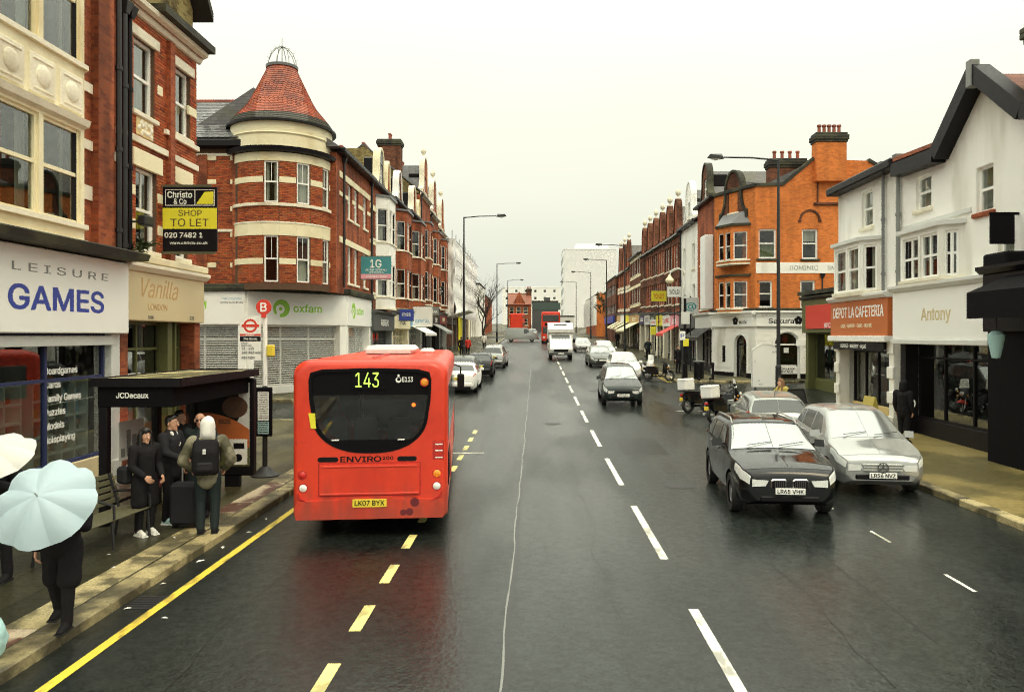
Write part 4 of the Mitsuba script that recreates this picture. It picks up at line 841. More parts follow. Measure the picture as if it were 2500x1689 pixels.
# white ground floor
def white_front(f, L, arch_u, aw, door, name, words, logo_u):
    ar = rect(arch_u - aw / 2, G0 - .2, arch_u + aw / 2, G0 + 2.0).union(sg.Point(arch_u, G0 + 2.0).buffer(aw / 2))
    part(b, 'ground_floor_wall', f(slab(rect(0, G0 - .6, L, 3.75).difference(ar), -.3, .02)), 'render')
    for v in np.arange(G0 + .55, 3.3, .33):                  # channelled joints as raised courses
        pc = rect(0, v + .02, L, v + .31).difference(ar.buffer(.16))
        for q in getattr(pc, 'geoms', [pc]): part(b, 'rusticated_course', f(slab(q, .018, .05)), 'render')
    part(b, 'plinth', f(slab(rect(0, G0 - .6, L, G0 + .3).difference(ar), .018, .08)), 'black')
    part(b, 'arch_trim', f(slab(ar.buffer(.14).difference(ar).intersection(rect(0, G0, L, 5)), 0, .07)), 'white')
    fr = ar.difference(ar.buffer(-.08)).union(rect(arch_u - aw / 2, G0 + 1.95, arch_u + aw / 2, G0 + 2.05).intersection(ar))
    k = part(b, 'door' if door else 'shop_window', f(slab(fr, -.25, -.16)), 'black' if door else 'white')
    part(k, 'pane', f(slab(ar.intersection(rect(0, G0, L, 5)), -.21, -.205)), 'pane')
    part(b, 'interior', f([box(arch_u - aw / 2 - .2, arch_u + aw / 2 + .2, G0 - .3, 3.8, -1.6, -1.55)]), 'room')
    fk = part(b, 'fascia', f(bbox(0, L, 3.75, 4.42, -.3, .2, .02)), 'white'); part(b, 'dentil_cornice', [extr_u(f, [(0, 4.42), (.22, 4.42), (.4, 4.56), (.4, 4.66), (0, 4.7)], -.1, L + .1)] + [f(box(u, u + .09, 4.36, 4.43, .19, .3)) for u in np.arange(0, L, .2)], 'white')
    part(b, 'ledge', f(bbox(-.05, L + .05, 4.7, 4.82, -.1, .3, .02)), 'soot')
    for s, h, u, w_ in words: put_text(fk, f, s, h, u, 3.93, .201, 'black', True, width=w_)
    fl = shapely.union_all([sg.Point(logo_u + .14 * math.cos(a), 4.1 + .14 * math.sin(a)).buffer(.115) for a in np.arange(5) * 2 * math.pi / 5 + .3])
    part(fk, 'blossom_logo', f(slab(fl, .2, .207)), 'black')
    c = f.at(arch_u, G0 + 2.35, -.45)
    part(b, 'red_lantern', mv(lathe([(0, -.26), (.1, -.25), (.17, -.14), (.185, 0), (.17, .14), (.1, .25), (0, .26)], 14), *c), 'red', 40)
white_front(FC, CL, 2.55, 1.15, True, 'x', [('sushi', .20, 2.6, .68)], 2.28)
white_front(F, 4.4, 1.85, 1.5, False, 'y', [('Sakura', .28, .7, 1.5)], 2.45)
part(b, 'menu_board', F([bbox(2.35, 2.95, 2.6, 3.0, .05, .09)]), 'white'); part(b, 'menu_case', FC(bbox(.9, 1.15, 1.6, 2.6, .05, .09)), 'black'); part(b, 'pot_plants', F([sph((1.3 + i * .25, 1.75, -.35), .14, n=1) for i in range(5)]), 'leaf_d'); part(b, 'window_notice', F([bbox(1.7, 2.0, 2.2, 2.5, -.15, -.13), bbox(1.25, 2.45, 1.15, 1.5, -.15, -.13)]), 'white_g')
FM = Frame(11.3, 53.5, 0, 0, -1); holes = [(1.0, 5.0, 1.9, 6.8), (2.6, 5.0, 3.5, 6.8), (1.0, 8.0, 1.9, 9.7), (2.6, 8.0, 3.5, 9.7)]
facade(b, FM, (0, 4.6, 5, 12.0), holes, 'brick_l'); [window(b, FM, *h) for h in holes]
shopfront(b, FM, 0, 5, G0 + .1, 3.6, 4.5, 'white_g', None, frame='black', pil='render', corn='white_g', awning=('black', .9, .5)); part(b, 'gutter', FM(bbox(0, 5, 11.9, 12.1, -.1, .35, .04)), 'black')
gable(b, FM, 2.4, 12.0, 2.6, 2.6, 'brick_d', 'soot', win=(1.95, 12.3, 2.85, 13.6))
part(b, 'white_sheeted_bay', FM(bbox(3.6, 4.9, 4.9, 9.6, .02, .6, .05)), 'mesh_white')
# street name plate
b = thing('street_name_plate', 'low white street name plate on two posts by the restaurant wall', 'sign')
f = Frame(14.0, 44.4, 0, 1, 0); part(b, 'plate', f(bbox(0, 1.15, 1.0, 1.42, -.03, 0, .01)), 'white'); put_text(b, f, 'ADELAIDE', .13, .12, 1.23, .001, 'black', True, width=.9); put_text(b, f, 'AVENUE', .13, .2, 1.06, .001, 'black', True, width=.7)
part(b, 'post', f(box(.15, .21, .3, 1.0, -.04, -.01)), 'black'); part(b, 'post', f(box(.94, 1.0, .3, 1.0, -.04, -.01)), 'black')
# fried chicken shop
b = thing('takeaway_shop', 'low olive green takeaway shop with red square sign beside the orange wall', 'building')
f = Frame(14.35, 40.5, 0, .28, -5.2); L = 5.2; z0 = gv(38)
shopfront(b, f, 0, L, z0, 3.35, 5.05, 'olive', None, frame='olive', pil='olive', riser_m='olive', mulls=1, corn='soot', proj=.3, trans=.0)
part(b, 'side_wall', f([box(0, L, 0, 5.3, -6, -4), box(0, .2, 0, 5.2, -4, -.3), box(L - .2, L, 0, 5.2, -4, -.3)]), 'olive'); part(b, 'roof', f(box(-.1, L + .1, 5.3, 5.5, -6, .5)), 'soot')
fk = b + '__fascia'; part(fk, 'red_sign', f(bbox(.6, 3.7, 3.55, 4.75, .3, .36, .02)), 'red_sign'); part(fk, 'red_sign_step', f(bbox(3.7, 4.5, 3.95, 4.55, .3, .358, .01)), 'red_sign'); put_text(fk, f, 'KFC', .22, 2.9, 3.6, .361, 'white', True, width=.7)
part(b, 'window_poster', f([slab(shapely.union_all([rect(2.6, 1.45, 3.3, 1.65), rect(2.85, 1.2, 3.05, 1.9)]), -.34, -.33), bbox(2.6, 3.3, 2.5, 3.2, -.34, -.33)]), 'white'); part(b, 'counter', f(bbox(.8, 2.4, z0, z0 + 1.1, -1.6, -1.0)), 'grey'); part(b, 'menu_screen', f(bbox(.6, 2.5, 2.0, 2.6, -2.0, -1.95)), 'grey_l')
# right terrace beyond the restaurant
terrace('white_house', 'white painted house with curved gable between the restaurant and the red terrace', XR, 1, 53.5, 6.0, 11.2, 'render', 'render_g', rows=[(5.0, 6.9), (8.0, 9.8)], wins=[(.8, 1.7), (4.2, 5.1)], gab=[dict(u=3.0, v=11.3, w=3.4, h=3.2, m='render', trim='white', win=(2.6, 11.8, 3.4, 13.0))], shop=dict(fascia='grey_d', txt='GARDENS', tm='white', tw=2, frame='black', pil='grey_d'), bands=False)
for j in range(6):
    y0 = 59.7 + j * 3.75; gj = gv(y0 + 2); e = 11.1 + .06 * j
    nm = ('nearest the white house', 'second from the white house', 'third from the white house', 'fourth from the white house', 'fifth from the white house', 'farthest of that row')[j]
    terrace('ball_finial_house', f'red brick terrace house with ball finial gable, {nm}', XR, 1, y0, 3.75, e, 'brick_d' if j % 2 else 'brick_l2', 'brick_d', rows=[(gj + 4.6, gj + 6.6), (gj + 7.4, gj + 9.4)], wins=[(.35, 1.05), (1.5, 2.25), (2.7, 3.4)],
        gab=[dict(u=1.87, v=e + .1, w=2.3, h=2.9, m='brick_l', trim='brick_d', finial='stone')], chim=[dict(u=.3, v0=11, v1=13.4 + .4 * (j % 3), w=-3.4, su=.7, sw=1.2, pots=2)] if j % 2 else None, roof=2.4, depth=8, bands=True, ends='brick_d', cut=None, gut='soot', pipe_u=None,
        shop=[dict(fascia='pink', txt='SALON', tm='white', awning=('red', 1.2, .5), frame='white'), dict(fascia='white', txt='CLEANERS', tm='red', frame='grey'), dict(fascia='lemon', txt='GOLD', tm='red', frame='black'), dict(fascia='green_d', txt='PIZZA', tm='white', frame='black'), dict(fascia='white_g', txt='ESTATES', tm='grey_d', frame='grey_d'), dict(fascia='navy', txt='BOOKS', tm='white', frame='black')][j])
terrace('flat_fronted_house', 'plain red brown house with pale window bands past the six finial gables', XR, 1, 82.3, 9, 12.0, 'brick_d', 'cream', wins=[(.8, 1.9), (3.2, 4.3), (5.2, 6.3), (7.1, 8.2)], roof=1.8, shop=dict(fascia='tan', txt='FURNITURE', tm='cream', frame='black', awning=('cream', 1.6, .7)), cut=None, pipe_u=None)
for j in range(3):
    y0 = 91.5 + j * 4.5; gj = gv(y0)
    terrace('far_gabled_house', ('narrow far brick house with pointed gable nearest the flat-fronted house', 'narrow far brick house with pointed gable in the middle of three', 'narrow far brick house with pointed gable before the flat-roofed blocks')[j], XR, 1, y0, 4.5, 11.2, 'brick_l2', 'stone', rows=[(gj + 4.6, gj + 6.6), (gj + 7.4, gj + 9.2)], wins=[(.6, 1.5), (2.9, 3.8)], gab=[dict(u=2.25, v=11.3, w=2.6, h=3.6, m='brick_l', trim='brick_d', finial='stone', dutch=False)], roof=2.4, depth=8, cut=None, gut='soot', pipe_u=None, ends='brick_d', shop=dict(fascia=('lemon', 'white', 'tan')[j], txt=None, frame='black', awning=('cream', 1.4, .6)))
# cafeteria row, near right
b = thing('white_cafe_house', 'white rendered house with sash windows above the rust red cafeteria sign', 'building')
XN = 11.6; z0 = gv(26)
F = Frame(XN, 29.4, 0, 0, -1); W = 5.2                      # u grows towards the camera
hs = [(2.1, 7.0, 3.0, 8.3)]
facade(b, F, (0, 4.6, W, 8.6), hs, 'render'); window(b, F, *hs[0], fr=.08, curtain=('full', 'curtain'))
bay(b, F, .35, 3.6, .5, .5, 4.7, 6.45, [(4.75, 6.3)], 'render', win=dict(curtain=('full', 'curtain'), fr=.08), front_n=2, roof='white_g')
shell(b, F, 0, W, 0, 8.6, 'render_g', 9); part(b, 'gutter', F(bbox(-.1, W, 8.52, 8.82, -.1, .45, .05)), 'black'); pitched(b, F, 0, W, 8.75, 1.8, 9, 'tile_roof', ends='render_g')
pipe(b, F, 4.0, 4.6, 8.7, .1, 'lead', .055); pipe(b, F, 5.05, 4.6, 8.7, .1, 'grey', .07)
shopfront(b, F, 0, 4.75, z0, 3.2, 4.45, 'rust', None, riser=.55, frame='black', pil='render', mulls=3, corn='render_g', proj=.3, glassd=.5, riser_m='gold')
fk = b + '__fascia'; put_text(fk, F, 'DEPOT LA CAFETERIA', .36, .28, 3.86, .301, 'white', True, width=4.2); put_text(fk, F, 'CAFE · BAKERY · CAKE · HOUSE', .12, 1.0, 3.5, .301, 'cream', True, width=2.6)
part(b, 'lintel', F(bbox(0, 4.75, 3.0, 3.2, -.1, .42, .02)), 'white'); part(b, 'awning_valance', F(bbox(.3, 4.5, 2.7, 2.98, .28, .32, .01)), 'black'); put_text(b, F, 'COFFEE · BAKERY · AÇAÍ', .12, 1.0, 2.78, .321, 'white', True, width=2.2, name='valance_lettering')
for u in (0, 4.41): part(b, 'quoin', F([bbox(u - .04, u + .38, v, v + .38, .09, .16, .02) for v in np.arange(z0, 2.9, .8)]), 'render')
b = thing('white_gabled_house', 'white rendered house with black bargeboarded gable and multi-paned bay at the right edge', 'building')
F = Frame(XN, 24.2, 0, 0, -1); W = 10.5
outl = sg.Polygon([(0, 4.6), (W, 4.6), (W, 8.4), (6.35, 8.45), (4.4, 9.75), (2.55, 8.4), (0, 8.4)])
hs = [(4.0, 6.4, 4.75, 7.6), (.8, 7.0, 1.7, 8.0), (4.95, 5.2, 5.6, 6.2)]
facade(b, F, outl, hs, 'render'); [window(b, F, *h, curtain=('full', 'curtain'), sill=('brick_l' if i == 0 else 'stone')) for i, h in enumerate(hs)]
bay(b, F, .35, 3.4, .45, .4, 4.75, 6.25, [(4.85, 6.1)], 'render', win=dict(curtain=('sides', 'curtain_g'), fr=.07, mull=1, glaz=(1, 1)), front_n=2, roof='white_g')
band(b, F, 0, 3.8, 6.5, 6.62, 'white_g', .05)
for i, (p, q) in enumerate((((4.4, 10.0), (2.5, 8.3)), ((2.5, 8.3), (0, 8.4)), ((4.4, 10.0), (6.4, 8.4)), ((6.4, 8.4), (W, 8.4)))):
    ln = sg.LineString([p, q]).buffer(.2, cap_style=2); part(b, 'bargeboard', F(slab(ln, -.05 + .004 * i, .42 - .004 * i)), 'black')
part(b, 'finial_board', F(bbox(4.28, 4.52, 9.6, 10.3, .2, .45, .02)), 'grey')
pitched(b, F, 0, 2.5, 8.5, 2.2, 9, 'tile_roof', ends='render_g'); pitched(b, F, 6.4, W, 8.5, 2.2, 9, 'tile_roof', ends='render_g'); part(b, 'gable_roof', hull([F.at(u, v, w) for w in (-.36, -4.5) for u, v in ((2.5, 8.4), (6.4, 8.4), (4.4, 9.95))]), 'tile_roof')
chimney(b, F, 5.7, 9, 11.0, -1.1, 1.3, .9, 'brick_y', 3)
shell(b, F, 0, W, 0, 8.4, 'render_g', 9)
shopfront(b, F, .0, 5.2, z0 - .05, 3.1, 4.55, 'white', 'Antony', 'beige', .34, riser=.5, frame='black', pil='black', mulls=2, corn='white_g', proj=.35, tw=1.6, goods=False); put_text(b, F, 'P', .3, .75, .95, .1, 'white', True)
part(b, 'lintel', F(bbox(0, 5.2, 2.95, 3.1, -.1, .42, .02)), 'white_g')
b = thing('black_pub_front', 'black painted pub front with deep canopy and hanging lantern at the right edge', 'building')
F2 = Frame(XN - .05, 18.9, 0, 0, -1)
shopfront(b, F2, 0, 6.5, .12, 3.3, 4.7, 'black', None, riser=.9, riser_m='black', frame='black', pil='black', mulls=2, corn='black', proj=.55, goods=False)
part(b, 'canopy', [extr_u(F2, [(.55, 4.6), (1.5, 4.2), (1.5, 3.6), (1.4, 3.6), (.55, 3.9)], 1.0, 6.4)], 'black_m'); part(b, 'dark_column', F2(bbox(-.02, 1.5, .1, 4.3, 0, .42, .03)), 'black_m'); part(b, 'roller_box', F2(bbox(-.1, .9, 4.72, 5.2, -.1, .5, .05)), 'black_m')
lk = part(b, 'lantern', mv(lathe([(0, -.62), (.09, -.6), (.17, -.2), (.18, -.08), (.1, .0), (0, .02)], 12), *F2.at(1.4, 3.3, 1.05)), 'cyan', 40); part(lk, 'hook', F2(cyl((1.4, 3.3, 1.05), (1.4, 3.62, 1.05), .02)), 'iron')
part(b, 'hanging_sign', Frame(XN - .7, 18.4, 0, 1, 0)([bbox(0, .6, 5.4, 6.1, -.06, 0, .02), box(0, .8, 6.1, 6.16, -.06, 0)]), 'black_m')
# ------------------------------------------------------------------ the far end of the street
def block(name, label, x0, x1, y0, y1, z1, m, rows=(), cols=0, fm='white_g', face='y', flat=True, ww=1.2, cap='soot', pm='pane', room='room'):
    b = thing(name, label, 'building')
    F = Frame(x0, y0, 0, 1, 0) if face == 'y' else (Frame(x0, y1, 0, 0, -1) if face == '-x' else Frame(x1, y0, 0, 0, 1))
    L = x1 - x0 if face == 'y' else y1 - y0; D = y1 - y0 if face == 'y' else x1 - x0
    hs = [((i + .5) * L / cols - ww / 2, v0, (i + .5) * L / cols + ww / 2, v1) for v0, v1 in rows for i in range(cols)]
    facade(b, F, (0, 0, L, z1), hs, m)
    for h in hs: window(b, F, *h, frame=fm, sill=None, mid=0)
    part(b, 'side_wall', F([box(0, .3, 0, z1, -D, -.33), box(L - .3, L, 0, z1, -D, -.33), box(0, L, 0, z1, -D - .3, -D)]), m)
    part(b, 'roof', F(bbox(-.1, L + .1, z1, z1 + .3, -D - .3, .12, .04)), cap); return b, F
# right
b, F = block('flat_roofed_block', 'brown brick flat-roofed block with a strip of pale windows on the far right', 11, 24, 105.5, 119, 11.2, 'brick_d', [(9.0, 10.4), (6.4, 7.6)], 7, face='-x', ww=1.7); part(b, 'shop_fascia', F(bbox(0, 13, 5.0, 6.0, 0, .3)), 'blue'); part(b, 'stair_head', F(box(9, 13, 11.5, 13.2, -6, -1)), 'brick_l')
b, F = block('modern_office', 'modern office block with tall white fins beyond the brown block', 10.6, 26, 133, 160, 10.2, 'brick_l', [(5.6, 9.4)], 9, face='-x', ww=1.9)
for i in range(10): part(b, 'fin', F(bbox(i * 3.0 - .15, i * 3.0 + .15, 5.0, 10.1, 0, .5, .02)), 'white')
part(b, 'end_wall', Frame(10.6, 132.9, 0, 1, 0)(box(0, 3, 2, 10.6, -.2, 0)), 'brick_o')
b, F = block('dark_shop_block', 'low dark brick shops between the brown block and the office', 11, 22, 119.3, 121.8, 9.8, 'brick_d', [(6.5, 8.2)], 1, face='-x')
b, F = block('tower_block', 'pale office tower rising over the end of the street', 8.4, 24, 230, 250, 29, 'mesh_white', (), 0, face='-x', cap='mesh_white')
for v in np.arange(9.6, 28, 3.2):
    for i in range(6): kw = part(b, 'window', F(slab(rect(.6 + i * 3.3, v, 3.2 + i * 3.3, v + 1.7).difference(rect(.75 + i * 3.3, v + .15, 3.05 + i * 3.3, v + 1.55)), 0, .08)), 'grey_l'); part(kw, 'pane', F(slab(rect(.75 + i * 3.3, v + .15, 3.05 + i * 3.3, v + 1.55), 0, .03)), 'white_g')
part(b, 'plant_room', F(box(4, 14, 29.2, 31.5, -14, -4)), 'white')
b, F = block('white_slab_block', 'long pale block with rows of tiny square windows closing the street', -13, 13, 300, 312, 22, 'white', [(20.2, 21.2), (17.4, 18.4), (14.5, 15.5)], 7, 'grey_l', ww=1.0, cap='white')
mat('green_panel', P((.05, .08, .07), .6))
b, F = block('green_shed', 'dark green-grey flat block at the end of the street', -.8, 5.6, 190, 206, 11.6, 'grey_d', [], 0); part(b, 'cladding_band', F(bbox(0, 7, 9.6, 11.4, 0, .1)), 'green_panel'); part(b, 'roof_plant', F([box(3, 4.5, 11.9, 12.8, -4, -2)]), 'grey_d')
b = thing('red_gabled_villa', 'orange red brick gabled building facing down the street at its far end', 'building'); F = Frame(-6.4, 176, 0, 1, 0)
hs = [(.5 + i * 1.6, v, 1.5 + i * 1.6, v + 1.6) for v in (5.6, 8.2) for i in range(3)]
facade(b, F, sg.Polygon([(0, 3), (5.4, 3), (5.4, 10.4), (4.2, 10.4), (2.7, 13.4), (1.2, 10.4), (0, 10.4)]), hs, 'brick_l'); [window(b, F, *h, frame='cream', sill='stone') for h in hs]
pitched(b, F, 0, 5.4, 10.4, 2.6, 9, 'tile_roof', ends='brick_l'); chimney(b, F, 4.9, 10, 14.2, -4, 1.2, .8, pots=3); shell(b, F, 0, 5.4, 2, 10.4, 'brick_l', 9)
b, F = block('low_shop', 'white single-storey shop unit near the far junction', 3.0, 8.6, 170, 176, 7.4, 'white_g', [(5.2, 6.6)], 2)
# left, beyond the sheeting
block('pale_house', 'pale rendered house past the white sheeting on the left', -22, XL, 132, 146, 12.0, 'render', [(7, 8.6), (9.6, 11.1)], 5, face='x')
block('brick_parade', 'far red brick parade of shops behind the bare tree', -24, XL - .3, 147, 175, 11.0, 'brick_l', [(7.5, 8.9)], 8, face='x')
block('cream_corner', 'low cream building beside the bare tree', -20, XL - .6, 116, 121, 9.2, 'cream', [(6.2, 7.8)], 2, face='x')
# bare tree: trunk, limbs and a fine web of twigs
def bare_tree(name, label, x, y, h, seed, leaves=0):
    r = random.Random(seed); b = thing(name, label, 'tree'); z = float(g(y)) + .1; limbs, twigs = [], []
    def grow(p, d, l, rad, lev):
        n = 3; pts = [p]
        for i in range(n):
            d = d + np.array([r.uniform(-.22, .22), r.uniform(-.22, .22), r.uniform(-.05, .16)]); d /= np.linalg.norm(d); pts.append(pts[-1] + d * l / n)
        (limbs if lev < 3 else twigs).append(tube(pts, [rad * (1 - .35 * i / n) for i in range(n + 1)], 6 if lev < 2 else 4))
        if lev < 5:
            for _ in range(r.choice((2, 3, 3)) if lev else 5):
                a = r.uniform(0, 6.28); t = r.uniform(.3, .85); e = d * (1 - t * .5) + np.array([math.cos(a), math.sin(a), r.uniform(.1, .7)]) * t; e /= np.linalg.norm(e)
                grow(pts[r.choice((1, 2, 3, 3))], e, l * r.uniform(.6, .8), rad * .52, lev + 1)
    grow(np.array([x, y, z]), np.array([0, 0, 1.]), h * .36, h * .018, 0)
    part(b, 'trunk', limbs[:1], 'bark', 40); part(b, 'limbs', limbs[1:], 'bark', 40); k = part(b, 'crown', twigs, 'bark', kind='stuff')
    if leaves:
        vs = np.vstack([m.vertices[::7] for m in twigs]); L = []
        for i in r.sample(range(len(vs)), min(leaves, len(vs))):
            c = vs[i]; a = np.array([r.uniform(-1, 1) for _ in range(3)]); q = np.array([r.uniform(-1, 1) for _ in range(3)]); s = r.uniform(.08, .2)
            L.append(trimesh.Trimesh(np.array([c - a * s, c + q * s, c + a * s, c - q * s * .6]), [[0, 1, 2], [0, 2, 3]], process=False))
        part(b, 'foliage', L, 'leaf_d', kind='stuff')
    return b
bare_tree('bare_tree', 'bare winter tree beside the far lamp column on the left', -7.6, 112, 10.5, 5)
bare_tree('bare_tree', 'second bare tree just behind the first on the left', -8.4, 124, 9.5, 8)
bare_tree('dark_tree', 'dark leafy tree beside the office fins on the right', 12.4, 128, 10.0, 11, 4000)
# ------------------------------------------------------------------ vehicles
def place_m(x, y, yaw=0., z=None):                          # yaw 0: front towards the camera (-y)
    pitch = math.atan((float(g(y + 2)) - float(g(y - 2))) / 4)
    R = trimesh.transformations.rotation_matrix(pitch, [1, 0, 0]) @ trimesh.transformations.rotation_matrix(math.radians(yaw), [0, 0, 1])
    R[:3, 3] = [x, y, float(g(y)) if z is None else z]; return R
class Car:
    def __init__(s, name, label, spec, paint, M, plate=None, plate_rear=None, group=None, cat_='car', trim='black', detail=True):
        s.b = thing(name, label, cat_, group); s.M = M; s.c = c = spec; s.L, s.W = c['L'], c['W'] / 2; s.off = s.L / 2
        top = np.array(c['top']); s.tx, s.tz = top[:, 0], top[:, 1]; pl = np.array(c['plan']); s.px, s.pw = pl[:, 0], pl[:, 1]
        s.build(paint, plate, plate_rear, trim, detail)
    def smooth(s, x, xs, ys):
        h = .06; return np.mean([np.interp(x + k * h, xs, ys) for k in (-1, -.5, 0, .5, 1)])
    def section(s, x):
        zt = s.smooth(x, s.tx, s.tz) if .12 < x < s.L - .12 else np.interp(x, s.tx, s.tz); w = s.W * np.interp(x, s.px, s.pw); zb = s.c.get('zb', .22) + .12 * max(0, 1 - x / .25) + .14 * max(0, 1 - (s.L - x) / .3)
        belt = min(np.interp(x, [0, s.L], s.c['belt']), zt - .035); h = zt - belt; wr = .95 * w - s.c.get('tumble', .34) * h
        k = min(1, h / .3); m = zb + .5 * (belt - zb)
        return [(0, zb), (.82 * w, zb), (.965 * w, zb + .10), (1.0 * w, m - .05), (.995 * w, m + .12 * (belt - m)), (.975 * w, belt - .05), (.95 * w, belt), (.945 * w, belt + .015 * k), (wr + .012, zt - .09 * k - .012), (wr - .09 * (.4 + .6 * k), zt - .018), (wr * .55, zt + .004), (0, zt + .012)]
    def pt(s, x, j):
        sec = s.section(x); i = int(min(j, 10.999)); f = j - i; return np.array([sec[i][0] * (1 - f) + sec[i + 1][0] * f, x - s.off, sec[i][1] * (1 - f) + sec[i + 1][1] * f])
    def patch(s, corners, ns=7, nj=4, off=.007, side=1, thick=.0):
        """surface patch between (x, j) corners a b c d (a-b bottom edge, d-c top edge), lifted off the body"""
        a, b, c, d = [np.array(q, float) for q in corners]; P_ = np.zeros((nj, ns, 3))
        for r in range(nj):
            for q in range(ns):
                u, v = q / (ns - 1), r / (nj - 1); P_[r, q] = s.pt(*((a * (1 - u) + b * u) * (1 - v) + (d * (1 - u) + c * u) * v))
        du = np.gradient(P_, axis=1); dv = np.gradient(P_, axis=0); n = np.cross(du, dv); n /= np.linalg.norm(n, axis=2, keepdims=True) + 1e-9
        ctr = np.array([0, P_[..., 1].mean(), .6]); n *= np.sign((n * (P_ - ctr)).sum(2, keepdims=True)); P_ = P_ + n * off
        if side < 0: P_[..., 0] *= -1
        v = P_.reshape(-1, 3); f = []
        for r in range(nj - 1):
            for q in range(ns - 1): e = r * ns + q; f += [[e, e + 1, e + ns + 1], [e, e + ns + 1, e + ns]]
        return trimesh.Trimesh(v, f, process=False)
    def both(s, x0, x1, j0, ns=9, off=.007):                # patch across the whole width from j0 up to the centre and down again
        L = s.patch([(x0, j0), (x1, j0), (x1, 10.99), (x0, 10.99)], ns, 7, off); R = L.copy(); R.vertices[:, 0] *= -1; return [L, R]
    def add(s, name, m, mat_, smooth=False, label=None, parent=None):
        m = cat(m) if isinstance(m, (list, tuple)) else m.copy(); m.apply_transform(s.M); return part(parent or s.b, name, m, mat_, smooth, label)
    def build(s, paint, plate, plate_rear, trim, detail):
        c = s.c; xs = np.unique(np.r_[0, .03, .08, .16, np.linspace(.25, s.L - .25, 44), s.L - .16, s.L - .08, s.L - .03, s.L]); rings = []
        for x in xs:
            sec = s.section(x); ring = [(q[0], x - s.off, q[1]) for q in sec] + [(-q[0], x - s.off, q[1]) for q in sec[-2:0:-1]]; rings.append(ring)
        n = len(rings[0]); v = np.array(rings).reshape(-1, 3); f = []
        for i in range(len(xs) - 1):
            for j in range(n): a, b = i * n + j, i * n + (j + 1) % n; f += [[a, b, b + n], [a, b + n, a + n]]
        for base, fl in ((0, 0), ((len(xs) - 1) * n, 1)):
            ctr = len(v); v = np.vstack([v, v[base:base + n].mean(0)])
            for j in range(n): t = [base + j, ctr, base + (j + 1) % n]; f.append(t[::-1] if fl else t)
        body = trimesh.Trimesh(v, f, process=False)
        if body.volume < 0: body.invert()
        mb = man(body); R = c.get('r', .32); fx, rx = c['axles']
        for ax in (fx, rx):
            for sd in (-1, 1): mb = mb - man(cyl((sd * (s.W - .26), ax - s.off, R), (sd * (s.W + .4), ax - s.off, R), R * 1.17, n=28))
        s.add('body', unman(mb), paint, 32)
        for ax in (fx, rx):
            for sd in (-1, 1):
                x0 = sd * (s.W - .03); t = lathe([(R * .62, -.09), (R * .94, -.1), (R, -.06), (R, .06), (R * .94, .1), (R * .62, .09)], 28)
                q = t.vertices.copy(); t.vertices = np.c_[x0 - sd * .08 + q[:, 2], ax - s.off + q[:, 0], R + q[:, 1]]
                k = s.add('wheel', t, 'rubber', 30)
                xo = x0 - sd * .01; rim = [cyl((xo - sd * .08, ax - s.off, R), (xo - sd * .06, ax - s.off, R), R * .63, n=20), cyl((xo - sd * .08, ax - s.off, R), (xo, ax - s.off, R), .06, n=10)]
                s.add('wheel_disc', rim[0], 'black', parent=k)
                sp = []
                for i in range(5):
                    a = i * 2 * math.pi / 5 + .3; e = np.array([0, math.cos(a), math.sin(a)]); t_ = np.array([0, -math.sin(a), math.cos(a)]) * .028; p = np.array([xo - sd * .02, ax - s.off, R])
                    sp.append(hull([p + t_ * 1.3, p - t_ * 1.3, p + e * R * .62 + t_, p + e * R * .62 - t_, p + [-sd * .03, 0, 0] + t_, p + [-sd * .03, 0, 0] - t_, p + e * R * .62 + [-sd * .03, 0, 0]]))
                ring = lathe([(R * .58, -.05), (R * .66, -.05), (R * .66, .02), (R * .58, .02), (R * .58, -.05)], 24); q = ring.vertices.copy(); ring.vertices = np.c_[xo - sd * .03 + sd * q[:, 2], ax - s.off + q[:, 0], R + q[:, 1]]
                s.add('rim', sp + [ring, rim[1]], 'alloy', parent=k)
        w0, w1 = c['ws']; r0, r1 = c['rw']
        s.add('windscreen', s.both(w0 + .03, w1 - .02, 8.75, 10), 'windscreen', True)
        if r1 > r0: s.add('rear_window', s.both(r0 + .04, r1 - .02, 8.8, 8), 'car_glass', True)
        else: s.add('rear_window', [s.patch([(r1, 8.8), (r0, 8.8), (r0, 10.9), (r1, 10.9)])], 'car_glass')
        wet = {'paint_black': 'wet_black', 'paint_green': 'wet_black'}.get(paint, paint)
        s.add('bonnet', s.both(.12, w0 - .03, 7.6, 12, .006), wet, True); s.add('roof_panel', s.both(w1 + .06, r0 - .06, 9.1, 12, .006), wet, True)
        for a0, a1, b0, b1 in c['side']:
            for sd in (1, -1): s.add('side_window', s.patch([(a0, 7.12), (a1, 7.12), (b1, 7.93), (b0, 7.93)], 9, 4, .006, sd), 'car_glass', True)
        if trim:
            for sd in (1, -1): s.add('waistline_trim', s.patch([(c['side'][0][0] - .05, 6.75), (c['side'][-1][1] + .05, 6.75), (c['side'][-1][1] + .05, 7.08), (c['side'][0][0] - .05, 7.08)], 12, 2, .008, sd), 'black')
        for x in c.get('doors', ()):
            for sd in (1, -1): s.add('door_seam', s.patch([(x - .006, 2.2), (x + .006, 2.2), (x + .006, 6.7), (x - .006, 6.7)], 2, 8, .003, sd), 'black')
        for x in c.get('handles', ()):
            for sd in (1, -1): p = s.pt(x, 5.0); s.add('door_handle', bbox(sd * p[0] - .02, sd * p[0] + .03 * (1 if sd > 0 else 0) + (0.0 if sd > 0 else .0) + .02, p[1] - .09, p[1] + .09, p[2] - .015, p[2] + .02, .008), paint)
